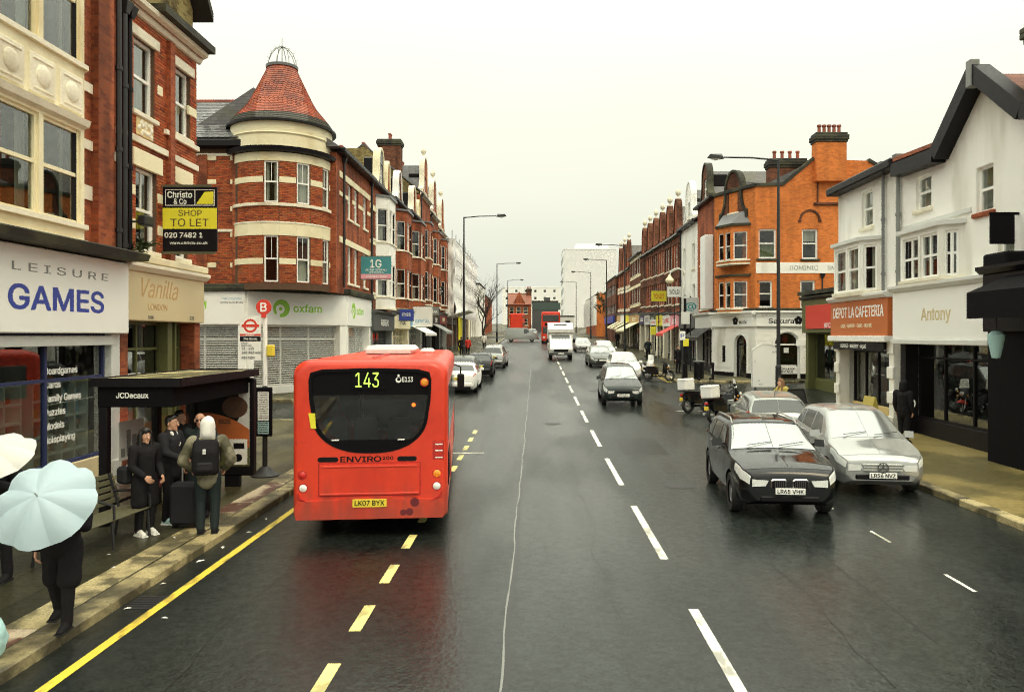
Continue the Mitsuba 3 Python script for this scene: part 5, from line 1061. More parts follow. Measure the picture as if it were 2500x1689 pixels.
        for sd in (1, -1):
            p = s.pt(w0 + .55, 7.2); s.add('mirror', [hull([(sd * (p[0] + .05), p[1] - .09, p[2] + .02), (sd * (p[0] + .25), p[1] - .05, p[2] + .0), (sd * (p[0] + .25), p[1] - .03, p[2] + .14), (sd * (p[0] + .06), p[1] - .07, p[2] + .16), (sd * (p[0] + .08), p[1] + .04, p[2] + .02), (sd * (p[0] + .23), p[1] + .03, p[2] + .02), (sd * (p[0] + .22), p[1] + .03, p[2] + .13), (sd * (p[0] + .08), p[1] + .04, p[2] + .14)]), box(min(sd * (p[0] - .05), sd * (p[0] + .1)), max(sd * (p[0] - .05), sd * (p[0] + .1)), p[1] - .03, p[1] + .02, p[2] + .03, p[2] + .07)], c.get('mirror', paint))
        # front end
        zh = np.interp(.0, s.tx, s.tz); y0 = -s.off
        hx = c.get('lamp', (.02, .5, 4.25, 5.8))
        hw = s.W * s.pw[0]
        for sd in (1, -1): s.add('headlight', [s.patch([(hx[0], hx[2]), (hx[1], hx[2] + .4), (hx[1], hx[3]), (hx[0], hx[3])], 8, 4, .012, sd), hull([(sd * hw * q, y0 - .015 + d, zh + e) for q, e in ((.56, -.06), (.99, -.04), (.99, -.17), (.64, -.16)) for d in (0, .05)])], 'lamp_clear', 30)
        s.add('lower_grille', bbox(-hw * .78, hw * .78, y0 - .022, y0 + .05, .36, .46, .02), 'black')
        if c.get('grille') == 'kidney':
            for sd in (-1, 1):
                k = s.add('grille', bbox(min(sd * .04, sd * .34), max(sd * .04, sd * .34), y0 - .035, y0 + .1, zh - .22, zh - .02, .04), 'chrome'); s.add('grille_mesh', bbox(min(sd * .065, sd * .315), max(sd * .065, sd * .315), y0 - .042, y0, zh - .195, zh - .045, .03), 'black', parent=k)
                s.add('grille_bars', [box(sd * (.09 + i * .035) - .005, sd * (.09 + i * .035) + .005, y0 - .047, y0 - .03, zh - .19, zh - .05) for i in range(6)], 'grey_d', parent=k)
        elif c.get('grille') == 'star':
            k = s.add('grille', bbox(-.40, .40, y0 - .025, y0 + .1, zh - .2, zh - .01, .04), 'white_g')
            for i in range(3): s.add('grille_bar', bbox(-.40 + .03 * i, .40 - .03 * i, y0 - .045, y0, zh - .175 + (2 - i) * .055 - .0, zh - .145 + (2 - i) * .055, .01), 'grey', parent=k)
            st = sg.Point(0, 0).buffer(.105, 24).difference(sg.Point(0, 0).buffer(.086, 24)).union(shapely.union_all([sg.Polygon([(.02 * math.cos(a + 1.57), .02 * math.sin(a + 1.57)), (.1 * math.cos(a), .1 * math.sin(a)), (.02 * math.cos(a - 1.57), .02 * math.sin(a - 1.57))]) for a in (math.pi / 2, math.pi * 7 / 6, math.pi * 11 / 6)]))
            m = extr(st, .012); q = m.vertices.copy(); m.vertices = np.c_[q[:, 0], y0 - .05 - q[:, 2], q[:, 1] + zh - .1]; s.add('emblem', m, 'grey_d', parent=k)
        else: s.add('grille', bbox(-.34, .34, y0 - .03, y0 + .1, zh - .14, zh - .03, .03), 'black')
        def plate_at(y, z, t, m, sgn):
            k = s.add('number_plate', bbox(-.26, .26, y - .012, y + .012, z - .056, z + .056, .006), m)
            if t:
                q = text(t, .072, True, .003); q.apply_scale([min(1, .46 / q.extents[0]), 1, 1]); q.apply_translation([-q.extents[0] / 2 + 0, -.036, 0]); v = q.vertices.copy()
                q.vertices = np.c_[v[:, 0], y - .013 - v[:, 2], v[:, 1] + z] if sgn < 0 else np.c_[-v[:, 0], y + .013 + v[:, 2], v[:, 1] + z]; s.add('plate_text', q, 'black', parent=k)
        if plate is not None: plate_at(y0 - .05, c.get('pz', .54), plate, 'white', -1)
        # rear end
        y1 = s.off; hw = s.W * s.pw[-1]; tl = c.get('tail', (s.L - .32, s.L - .02, 5.2, 6.6))
        for sd in (1, -1): s.add('tail_light', s.patch([(tl[0], tl[2]), (tl[1], tl[2]), (tl[1], tl[3]), (tl[0] - .05, tl[3])], 7, 4, .012, sd), 'lamp_red', True)
        s.add('rear_bumper', bbox(-hw * .95, hw * .95, y1 - .1, y1 + .045, .36, .58, .05), c.get('bump', paint)); s.add('rear_valance', bbox(-hw * .8, hw * .8, y1 - .1, y1 + .03, .24, .37, .02), 'black')
        if plate_rear is not None: plate_at(y1 + c.get('prd', .02), c.get('prz', .82), plate_rear, 'plate', 1)
        s.add('number_plate_trim', bbox(-.34, .34, y1 - .05, y1 + .015, c.get('prz', .82) + .07, c.get('prz', .82) + .1, .01), 'chrome')
        if c.get('rails'):
            for sd in (1, -1):
                pts = [s.pt(x, 8.95) * [sd, 1, 1] + [0, 0, .05 if 0 < i < 7 else .0] for i, x in enumerate(np.linspace(w1 + .05, r0 - .15, 8))]; s.add('roof_rail', tube(pts, .017, 6), 'steel')
        p = s.pt(w0 + .07, 10.9)
        for dx in (-.5, .12): q0 = np.array([dx + .0, p[1] - .02, p[2] + .03]); q1 = s.pt(w0 + .18, 10.4); s.add('wiper', tube([q0, (dx + .5, q1[1], q1[2] + .03)], .007, 5), 'black')
        a = s.pt(r0 - .2, 10.9); s.add('aerial', cyl(a, a + [0, .12, .26], .008, .004, 5), 'black')
FULL = [(0, .66), (.05, .76), (.15, .86), (.35, .95), (.7, 1.0)]
def plan(L, nose=.66, tail=.78): return [(0, nose), (.05, nose + .10), (.15, nose + .19), (.38, .95), (.8, 1.0), (L - .8, 1.0), (L - .3, .96), (L - .1, .90), (L, tail)]
SUV = dict(L=4.57, W=1.86, zb=.26, r=.37, axles=(.86, 3.66), belt=(.98, 1.12), top=[(0, .80), (.04, .90), (.25, .99), (1.25, 1.10), (2.02, 1.52), (2.35, 1.59), (3.6, 1.58), (4.1, 1.53), (4.42, 1.10), (4.52, 1.02), (4.57, .7)], plan=plan(4.57, .72, .82), ws=(1.27, 2.06), rw=(4.1, 4.42), side=[(1.72, 2.48, 2.06, 2.46), (2.56, 3.32, 2.54, 3.30), (3.42, 4.02, 3.38, 3.86)], doors=(1.5, 2.52, 3.4), handles=(2.3, 3.2), grille='kidney', rails=True, pz=.56, lamp=(.02, .50, 4.3, 5.85), tumble=.30)
ONEBOX = dict(L=4.27, W=1.78, zb=.22, r=.32, axles=(.80, 3.56), belt=(.88, 1.08), top=[(0, .70), (.05, .80), (.3, .90), (.85, 1.04), (1.85, 1.54), (2.3, 1.60), (3.3, 1.57), (3.8, 1.50), (4.12, 1.05), (4.22, .95), (4.27, .65)], plan=plan(4.27, .74, .82), ws=(.88, 1.86), rw=(3.8, 4.12), side=[(1.5, 2.42, 1.86, 2.40), (2.50, 3.30, 2.48, 3.26), (3.38, 3.85, 3.34, 3.66)], doors=(1.3, 2.46, 3.36), handles=(2.2, 3.1), grille='star', pz=.45, lamp=(.02, .58, 4.4, 5.9), tumble=.34)
HATCH = dict(L=4.4, W=1.80, zb=.2, r=.32, axles=(.86, 3.52), belt=(.86, 1.06), top=[(0, .66), (.05, .76), (.3, .86), (1.15, 1.02), (2.0, 1.44), (2.5, 1.50), (3.5, 1.48), (3.95, 1.42), (4.28, 1.02), (4.36, .92), (4.4, .62)], plan=plan(4.4, .68, .84), ws=(1.16, 2.0), rw=(3.95, 4.28), side=[(1.7, 2.45, 2.0, 2.43), (2.53, 3.28, 2.51, 3.24), (3.36, 3.9, 3.32, 3.72)], doors=(1.5, 2.49, 3.34), handles=(2.25, 3.1), tumble=.36, tail=(4.0, 4.37, 5.3, 6.7), prz=.72, prd=.03)
MPV = dict(L=4.32, W=1.74, zb=.22, r=.31, axles=(.84, 3.54), belt=(.90, 1.02), top=[(0, .72), (.05, .82), (.3, .92), (.95, 1.08), (1.75, 1.56), (2.2, 1.64), (3.4, 1.64), (3.95, 1.56), (4.22, 1.05), (4.28, .95), (4.32, .65)], plan=plan(4.32, .74, .84), ws=(.97, 1.78), rw=(3.95, 4.22), side=[(1.5, 2.4, 1.82, 2.38), (2.48, 3.28, 2.46, 3.26), (3.36, 3.98, 3.34, 3.84)], doors=(1.3, 2.44, 3.32), handles=(2.2, 3.1), pz=.48, lamp=(.02, .42, 4.3, 5.85))
SALOON = dict(L=4.6, W=1.78, zb=.2, r=.31, axles=(.9, 3.55), belt=(.86, .98), top=[(0, .64), (.05, .74), (.3, .84), (1.25, .98), (2.0, 1.36), (2.45, 1.43), (3.2, 1.41), (3.95, 1.08), (4.45, 1.04), (4.56, .98), (4.6, .62)], plan=plan(4.6, .68, .84), ws=(1.27, 2.02), rw=(3.3, 3.95), side=[(1.75, 2.45, 2.05, 2.43), (2.53, 3.3, 2.51, 3.15)], doors=(1.5, 2.49, 3.4), handles=(2.25, 3.1), prz=.76, prd=.02, tail=(4.2, 4.57, 5.3, 6.8))
Car('parked_suv', 'black off-road car with twin grille, parked at an angle in the near right lane', SUV, 'paint_black', place_m(4.55, 15.4, -4.5) @ np.diag([.96, .96, .96, 1]), 'LR65 VHK', 'LR65 VHK')
Car('silver_car', 'silver one-box car with round badge on its grille, parked by the right kerb', ONEBOX, 'paint_silver', place_m(7.12, 17.3, -7), 'LR56 NVZ', 'LR56 NVZ', trim=None)
hat = Car('silver_hatchback', 'silver hatchback seen from behind with yellow plate and open far door', HATCH, 'paint_champ', place_m(7.0, 23.3, 173), 'WK11 CUG', 'WK11 CUG')
# its open door on the kerb side
hm = [hull([(0, 0, .32), (.05, 0, .32), (0, 1.05, .32), (.05, 1.05, .32), (0, -.02, .95), (.05, -.02, .95), (0, 1.08, .98), (.05, 1.08, .98)])]
def door_m(m): m = cat(m); m = mv(m, rz=-62); m.apply_translation([7.72, 24.05, float(g(24))]); return m
dk = part(hat.b, 'open_door', door_m(hm), 'paint_champ'); part(dk, 'door_window', door_m([hull([(.02, 0, .97), (.035, 0, .97), (.02, 1.06, .98), (.035, 1.06, .98), (-.08, .35, 1.42), (-.065, .35, 1.42), (-.08, 1.0, 1.42), (-.065, 1.0, 1.42)])]), 'car_glass'); part(dk, 'door_frame', door_m([tube([(.03, 0, .97), (-.07, .35, 1.43), (-.07, 1.02, 1.43), (.03, 1.07, .98)], .022, 6)]), 'black')
Car('people_carrier', 'dark green black people carrier driving towards the camera in the right lane', MPV, 'paint_green', place_m(3.75, 34.4, -1.5), 'DU CEJ', '')
Car('white_saloon', 'white saloon parked at the left kerb just past the bus', SALOON, 'paint_white', place_m(-3.75, 39.6, 180), '', 'HX52 MKJ')
Car('dark_hatchback', 'dark hatchback parked on the left between the two white cars', HATCH, 'paint_black', place_m(-3.5, 49.0, 181), '', '')
Car('estate_car', 'silver white car with dark rear window, farthest of the cars parked left', MPV, 'paint_silver', place_m(-3.0, 57.6, 178), '', 'LP54 XAV')
Car('green_hatchback', 'dark car mostly hidden behind the white saloon at the left kerb', HATCH, 'paint_grey', place_m(-4.2, 45.3, 180), '', '')
Car('white_hatchback', 'white car parked on the right beside the white scooter', ONEBOX, 'paint_white', place_m(5.3, 46.5, 0), '', '', trim=None)
Car('dark_saloon', 'small dark car parked on the right behind the white car', HATCH, 'paint_grey', place_m(4.85, 58.5, 2), '', '')
Car('far_saloon', 'pale car behind the box van at the far right kerb', SALOON, 'paint_silver', place_m(5.0, 82, 0), '', '')
Car('far_hatchback', 'white car parked on the right beyond the dark car', MPV, 'paint_white', place_m(5.9, 66, 0), '', '', trim=None)
Car('far_car', 'far silver car between the crossing van and the double-decker', HATCH, 'paint_silver', place_m(-.6, 132, 180), '', '')
# ---------------- the bus in front
BM = place_m(-2.62, 12.2, 5.4)
bus = thing('red_bus', 'red single-deck bus seen from behind with black rear window showing route 143', 'bus')
def bp(name, m, mt, smooth=False, parent=None, label=None, kind=None):
    m = cat(m) if isinstance(m, (list, tuple)) else m.copy(); m.apply_transform(BM); return part(parent or bus, name, m, mt, smooth, label, kind)
BW, BH, BLn = 1.22, 2.80, 10.3
def bus_ring(y, ins, zi=0):
    w, h0, h1 = BW - ins, .30 + zi, BH - ins * 1.2; r = .26; r0 = .07; pts = []
    for cx, cz, rr, a0 in ((w - r0, h0 + r0, r0, -90), (w - r, h1 - r * .8, r, 0), (-w + r, h1 - r * .8, r, 90), (-w + r0, h0 + r0, r0, 180)):
        for t in np.linspace(0, 90, 8): a = math.radians(a0 + t); pts.append((cx + rr * math.cos(a), y, cz + rr * math.sin(a) * (.8 if rr == r else 1)))
    # gentle crown on the roof
    return [(x, yy, z + (.05 * (1 - (x / BW) ** 2) if z > 2.3 else 0)) for x, yy, z in pts]
rings = [bus_ring(y, i, z) for y, i, z in ((0, .09, .02), (.02, .05, .01), (.06, .02, 0), (.14, .0, 0), (1.0, 0, 0), (5, 0, 0), (9.6, 0, 0), (10.1, .06, 0), (10.3, .18, .05))]
n = len(rings[0]); v = np.array(rings).reshape(-1, 3); f = []
for i in range(len(rings) - 1):
    for j in range(n): a, c = i * n + j, i * n + (j + 1) % n; f += [[a, a + n, c + n], [a, c + n, c]]
for base, fl in ((0, 1), ((len(rings) - 1) * n, 0)):
    ctr = len(v); v = np.vstack([v, v[base:base + n].mean(0)])
    for j in range(n): t = [base + j, base + (j + 1) % n, ctr]; f.append(t if fl else t[::-1])
bd = trimesh.Trimesh(v, f, process=False)
if bd.volume < 0: bd.invert()
th = np.linspace(0, math.pi, 26)
WIN = sg.Polygon([(.93, 2.62), (.96, 2.5), (.95, 2.2), (.92, 2.0)] + [(.91 * abs(math.cos(t)) ** .85 * np.sign(math.cos(t)), 1.98 - .64 * math.sin(t) ** .9) for t in th[1:-1]] + [(-.92, 2.0), (-.95, 2.2), (-.96, 2.5), (-.93, 2.62), (-.75, 2.67), (0, 2.69), (.75, 2.67)])
def rear(poly, y0, y1):                                     # (x, z) polygon extruded along the bus axis
    m = extr(poly, y1 - y0); q = m.vertices.copy(); m.vertices = np.c_[q[:, 0], y0 + q[:, 2], q[:, 1]]; m.invert(); return m
mb = man(bd) - man(rear(WIN.buffer(-.05), -.3, 2.6))
for ax in (2.6, 7.9):
    for sd in (-1, 1): mb = mb - man(cyl((sd * .9, ax, .47), (sd * 1.5, ax, .47), .56, n=28))
SW = [(2.9 - 1.45 * 0 + i * 1.42 + .5, 2.9 + i * 1.42 + 1.80) for i in range(4)]
bp('body', unman(mb), 'bus_red', 30)
wk = bp('rear_window', rear(WIN.difference(WIN.buffer(-.055)), -.012, .06), 'black_m', label='black glazed rear panel rounded to a U at the bottom')
bp('pane', rear(WIN.buffer(-.05).intersection(rect(-2, 1.55, 2, 2.26)), .02, .026), 'pane_dark', parent=wk)
bp('opaque_band', rear(WIN.buffer(-.05).intersection(rect(-2, 1, 2, 1.55)), .01, .03), 'black_m', parent=wk); bp('opaque_band', rear(WIN.buffer(-.05).intersection(rect(-2, 2.26, 2, 3)), .01, .03), 'black_m', parent=wk)
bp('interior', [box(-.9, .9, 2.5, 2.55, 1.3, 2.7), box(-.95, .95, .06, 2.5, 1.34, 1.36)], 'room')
for x in (-.62, -.12, .42):
    k = bp('seat', hull([(x - .2, .45, 1.36), (x + .2, .45, 1.36), (x - .19, .5, 1.78), (x + .19, .5, 1.78), (x - .14, .53, 1.86), (x + .14, .53, 1.86), (x - .2, .56, 1.36), (x + .2, .56, 1.36)]), 'sky_blue' if 0 else 'cloth_g')
bp('grab_pole', [cyl((-.3, 1.2, 1.4), (-.3, 1.2, 2.6), .02, n=6), cyl((-.3, 1.2, 2.2), (.2, 1.2, 2.2), .02, n=6)], 'steel')
def btext(s, h, x, z, y, m, width=None, bold=True, center=False, name='lettering', parent=None):
    t = text(s, h, bold, .004); 
    if width: t.apply_scale([width / t.extents[0], 1, 1])
    if center: t.apply_translation([-t.extents[0] / 2, 0, 0])
    q = t.vertices.copy(); t.vertices = np.c_[q[:, 0] + x, y - q[:, 2], q[:, 1] + z]; return bp(name, t, m, parent=parent)
mat('led_lime', P((.45, .62, .10), .5))
k = bp('route_display', box(-.30, .24, -.002, .02, 2.34, 2.66), 'black_m')
t = text('143', .235, False, .004); q = t.vertices.copy(); t.apply_scale([.37 / t.extents[0], 1, 1]); q = t.vertices.copy(); t.vertices = np.c_[q[:, 0] - .235, -.004 - q[:, 2], q[:, 1] + 2.385]; t.apply_transform(BM)
dk = num(k + '__route_number'); scene[dk] = mikit.ply(t, 'mat_led_lime', emitter={'type': 'area', 'radiance': {'type': 'rgb', 'value': [.10, .19, .02]}})
btext('E113', .075, .50, 2.47, .0, 'white', width=.17); bp('access_symbol', rear(sg.Point(.44, 2.5).buffer(.045).difference(sg.Point(.445, 2.51).buffer(.028)).union(sg.Point(.44, 2.57).buffer(.018)), -.004, .01), 'white')
bp('yellow_label', rear(rect(-1.13, 1.70, -.985, 1.91), .028, .05), 'lemon'); bp('yellow_label', rear(sg.Polygon([(-.96, 1.98), (-.86, 1.98), (-.84, 1.74), (-.92, 1.74)]), -.018, .0), 'lemon')
for x0, x1 in ((-.82, -.50), (.42, .73)): bp('black_bar', rear(sg.LineString([(x0 + .04, 1.245), (x1 - .04, 1.245)]).buffer(.038), -.008, .03), 'black')
btext('ENVIRO', .085, -.47, 1.205, -.001, 'black', width=.64); btext('200', .05, .19, 1.235, -.001, 'black', width=.17)
cov = rect(-.79, .68, .77, 1.17)
bp('engine_cover', rear(cov.buffer(.0).buffer(-.03).buffer(.03), -.022, .02), 'bus_red'); bp('cover_gap', rear(cov.buffer(.022).difference(cov.buffer(.006)), -.004, .02), 'bus_red_d')
bp('cover_grip', [bbox(-.76, .74, -.035, -.02, 1.12, 1.145, .005)], 'bus_red'); bp('cover_lip', bbox(-.78, .76, -.04, -.02, .685, .715, .006), 'bus_red')
bp('bumper', rear(sg.Polygon([(-1.15, .31), (1.15, .31), (1.17, .5), (1.13, .60), (.45, .62), (.32, .66), (-.32, .66), (-.45, .62), (-1.13, .60), (-1.17, .5)]), -.06, .05), 'bus_red', label='red rear bumper')
for sd in (-1, 1): bp('panel_seam', rear(sg.LineString([(sd * 1.12, .72), (sd * 1.10, .66), (sd * .97, .58)]).buffer(.006), -.064, .0), 'bus_red_d'); bp('panel_seam', rear(rect(min(sd * .97, sd * 1.17), 1.518, max(sd * .97, sd * 1.17), 1.528), -.0, .04), 'bus_red_d')
def lamp(x, z, r, m, name, y=.01, em=None, label=None):
    k = bp(name, mv(lathe([(0, .03), (r * .7, .026), (r, .008), (r, -.03), (0, -.03)], 18), x, y, z, rx=90), m, 40, label=label)
    if em: scene[k]['emitter'] = {'type': 'area', 'radiance': {'type': 'rgb', 'value': em}}
    r_ = lathe([(r * 1.02, .012), (r * 1.22, .012), (r * 1.22, -.03), (r * 1.02, -.03)], 18); bp('lamp_bezel', mv(r_, x, y, z, rx=90), 'bus_red_d', parent=k)
for sd in (-1, 1):
    lamp(sd * 1.045, .80, .062, 'white', 'reversing_lamp')
    lamp(sd * 1.05 if sd > 0 else -1.06, 1.0, .062, 'lamp_red' if sd < 0 else 'lamp_amber', 'tail_lamp' if sd < 0 else 'indicator_lamp', em=(5, 1.9, .15) if sd > 0 else None, label='lit amber indicator' if sd > 0 else None)
lamp(.85, 2.46, .058, 'lamp_amber', 'indicator_lamp', y=-.015, em=(5, 1.9, .15), label='lit amber lamp high on the window'); lamp(.68, 2.1, .028, 'lamp_amber', 'side_repeater', y=-.0, em=(3, 1.0, .1))
bp('side_badge', rear(rect(.98, 1.22, 1.16, 1.50), .0, .03), 'bus_red_d'); 
for z in (1.25, 1.36, 1.46): bp('badge_line', rear(rect(1.02, z, 1.14, z + .018), -.004, .01), 'white')
k = bp('number_plate', rear(rect(-.27, .50, .26, .625), -.075, -.055), 'plate'); btext('LK07 BYX', .075, -.005, .527, -.0755, 'black', width=.46, center=True, parent=k)
bp('grime_patch', rear(sg.Point(.70, .56).buffer(.07).union(sg.Point(.52, .40).buffer(.05)).union(sg.Point(.62, .41).buffer(.06)), -.0615, -.05), 'maroon')
for z in (1.545,): [bp('window_rest', rear(rect(x, z, x + .11, z + .016), -.016, .01), 'white') for x in (-.60, .43)]
for sd in (1, -1):
    for i, (y0, y1) in enumerate([(.55, 1.9), (2.0, 3.5), (3.6, 5.1), (5.2, 6.7), (6.8, 8.2), (8.35, 9.5)]): bp('side_window', bbox(min(sd * 1.20, sd * 1.228), max(sd * 1.20, sd * 1.228), y0, y1, 1.45, 2.38, .012), 'car_glass')
    bp('side_skirt', bbox(min(sd * 1.2, sd * 1.23), max(sd * 1.2, sd * 1.23), .4, 1.9, .34, .5, .01), 'black'); bp('side_vent', bbox(min(sd * 1.2, sd * 1.232), max(sd * 1.2, sd * 1.232), .3, 1.3, .75, 1.3, .01), 'black_m')
for ax in (2.6, 7.9):
    for sd in (1, -1):
        t = lathe([(.26, -.13), (.44, -.14), (.47, -.1), (.47, .1), (.44, .14), (.26, .13)], 26); q = t.vertices.copy(); t.vertices = np.c_[sd * 1.05 + q[:, 2], ax + q[:, 0], .47 + q[:, 1]]; k = bp('wheel', t, 'rubber', 30); bp('hub', cyl((sd * 1.05, ax, .47), (sd * 1.15, ax, .47), .25, .2, 16), 'alloy', parent=k)
bp('roof_pod', [bbox(-.55, .45, 3.4, 5.6, 2.82, 3.0, .08), bbox(-.5, .4, 3.38, 3.5, 2.84, 2.93, .01)], 'white_g'); bp('roof_hatch', bbox(.55, .85, 4.2, 4.7, 2.82, 2.93, .05), 'white'); bp('roof_strip', [bbox(-.02, .02, .4, 3.2, 2.835, 2.86)], 'bus_red_d'); bp('chassis', bbox(-1.0, 1.0, .3, 10, .22, .4), 'black_m')
bp('mirror', [bbox(1.3, 1.5, 10.0, 10.1, 1.7, 2.1, .03), tube([(1.15, 10.1, 2.4), (1.4, 10.1, 2.3), (1.4, 10.05, 2.05)], .02)], 'black')
# ---------------- box van, crossing van, double-decker, far bus
def veh(name, label, cat_, M):
    b = thing(name, label, cat_); 
    def a(n, m, mt, smooth=False, parent=None, lab=None):
        m = cat(m) if isinstance(m, (list, tuple)) else m.copy(); m.apply_transform(M); return part(parent or b, n, m, mt, smooth, lab)
    return b, a
def wheels(a, axs, w, R, n=18, tw=.12):
    for ax in axs:
        for sd in (1, -1):
            t = lathe([(R * .55, -tw), (R * .92, -tw), (R, -tw * .7), (R, tw * .7), (R * .92, tw), (R * .55, tw)], n); q = t.vertices.copy(); t.vertices = np.c_[sd * (w - .14) + q[:, 2], ax + q[:, 0], R + q[:, 1]]; k = a('wheel', t, 'rubber', 30); a('hub', cyl((sd * (w - .14), ax, R), (sd * (w - .05), ax, R), R * .54, R * .4, 14), 'alloy', parent=k)
b, a = veh('box_van', 'white box van with overcab body coming down the far right lane', 'van', place_m(2.2, 67.5, 0))
a('cargo_box', bbox(-1.1, 1.1, .2, 4.8, .75, 3.15, .05), 'white'); a('overcab_pod', hull([(x, y, z) for x in (-1.08, 1.08) for y, z in ((-.5, 2.35), (-.55, 2.6), (-.1, 3.12), (.3, 3.12), (.3, 2.2))]), 'white'); a('air_vent', rear(sg.LineString([(-.5, 2.95), (.5, 2.95)]).buffer(.07), -.26, -.1), 'black')
a('cab', hull([(x * s_, y, z) for x in (-1, 1) for s_, y, z in ((.98, .3, .45), (.98, -1.1, .45), (.95, -1.75, .5), (.93, -1.8, .95), (.97, -.2, 2.25), (.97, .3, 2.3), (.95, -1.3, 1.25))]), 'white')
a('windscreen', hull([(x, y, z) for x, y, z in ((-.85, -1.30, 1.28), (.85, -1.30, 1.28), (-.78, -.42, 2.12), (.78, -.42, 2.12), (-.8, -1.2, 1.27), (.8, -1.2, 1.27), (-.75, -.3, 2.08), (.75, -.3, 2.08))]), 'car_glass')
a('grille', bbox(-.6, .6, -1.86, -1.7, .72, .92, .02), 'black'); a('bumper', bbox(-.97, .97, -1.88, -1.6, .42, .68, .05), 'grey_d'); a('number_plate', bbox(-.26, .26, -1.9, -1.87, .5, .61), 'white')
for sd in (-1, 1): a('headlight', bbox(min(sd * .62, sd * .92), max(sd * .62, sd * .92), -1.84, -1.6, .78, 1.0, .04), 'lamp_clear'); a('mirror', bbox(min(sd * 1.05, sd * 1.25), max(sd * 1.05, sd * 1.25), -1.0, -.92, 1.45, 1.8, .03), 'black'); a('side_window', hull([(sd * .985, -1.05, 1.35), (sd * .985, -.05, 1.35), (sd * .985, -.05, 2.05), (sd * .985, -.4, 2.05), (sd * .95, -.5, 1.5)]), 'car_glass')
wheels(a, (-.85, 3.3), 1.0, .36)
b, a = veh('crossing_van', 'silver grey panel van turning across the far junction', 'van', place_m(-2.0, 111.5, 90))
a('body', hull([(x * s_, y, z) for x in (-1, 1) for s_, y, z in ((.95, 2.3, .35), (.92, 2.35, 1.0), (.84, 2.25, 2.0), (.95, -2.2, .35), (.9, -2.45, .5), (.88, -2.4, .95), (.92, -1.6, 1.15), (.82, -.75, 2.0), (.95, -1.5, .9))]), 'paint_grey' if 0 else 'paint_champ')
for sd in (-1, 1): a('side_window', hull([(sd * .90, -1.45, 1.2), (sd * .93, -.35, 1.2), (sd * .86, -.35, 1.85), (sd * .86, -.75, 1.85), (sd * .8, -.8, 1.4)]), 'car_glass'); a('panel_crease', bbox(min(sd * .8, sd * .955), max(sd * .8, sd * .955), -.2, 2.2, .55, .62, .01), 'grey')
a('windscreen', hull([(x, y, z) for x in (-.72, .72) for y, z in ((-1.6, 1.2), (-.86, 1.95), (-1.4, 1.15), (-.7, 1.9))]), 'car_glass'); a('bumper', bbox(-.9, .9, -2.5, -2.2, .35, .55, .04), 'grey_d'); wheels(a, (-1.5, 1.5), .95, .32)
for nm, lab, x, y, yaw, wdw in (('double_decker', 'red double-deck bus coming behind the box van', 2.1, 105, 0, 1), ('double_decker', 'far red double-deck bus waiting at the end of the street', -3.6, 166, 178, 1)):
    b, a = veh(nm, lab, 'bus', place_m(x, y, yaw))
    a('body', bbox(-1.25, 1.25, -1, 9, .3, 4.3 if y < 120 else 4.2, .14), 'bus_red')
    a('windscreen', bbox(-1.1, 1.1, -1.03, -.9, 1.3, 2.3, .06), 'car_glass'); a('upper_window', bbox(-1.1, 1.1, -1.03, -.9, 2.95, 3.9, .06), 'car_glass'); a('destination_blind', bbox(-.8, .8, -1.04, -.9, 2.42, 2.8, .02), 'black'); 
    for sd in (-1, 1):
        a('side_windows', bbox(min(sd * 1.2, sd * 1.27), max(sd * 1.2, sd * 1.27), -.5, 8.6, 1.35, 2.2, .02), 'car_glass'); a('side_windows', bbox(min(sd * 1.2, sd * 1.27), max(sd * 1.2, sd * 1.27), -.6, 8.6, 3.0, 3.8, .02), 'car_glass'); a('headlight', bbox(min(sd * .75, sd * 1.1), max(sd * .75, sd * 1.1), -1.04, -.9, .75, .95, .03), 'lamp_clear')
    wheels(a, (1.2, 6.6), 1.25, .47)
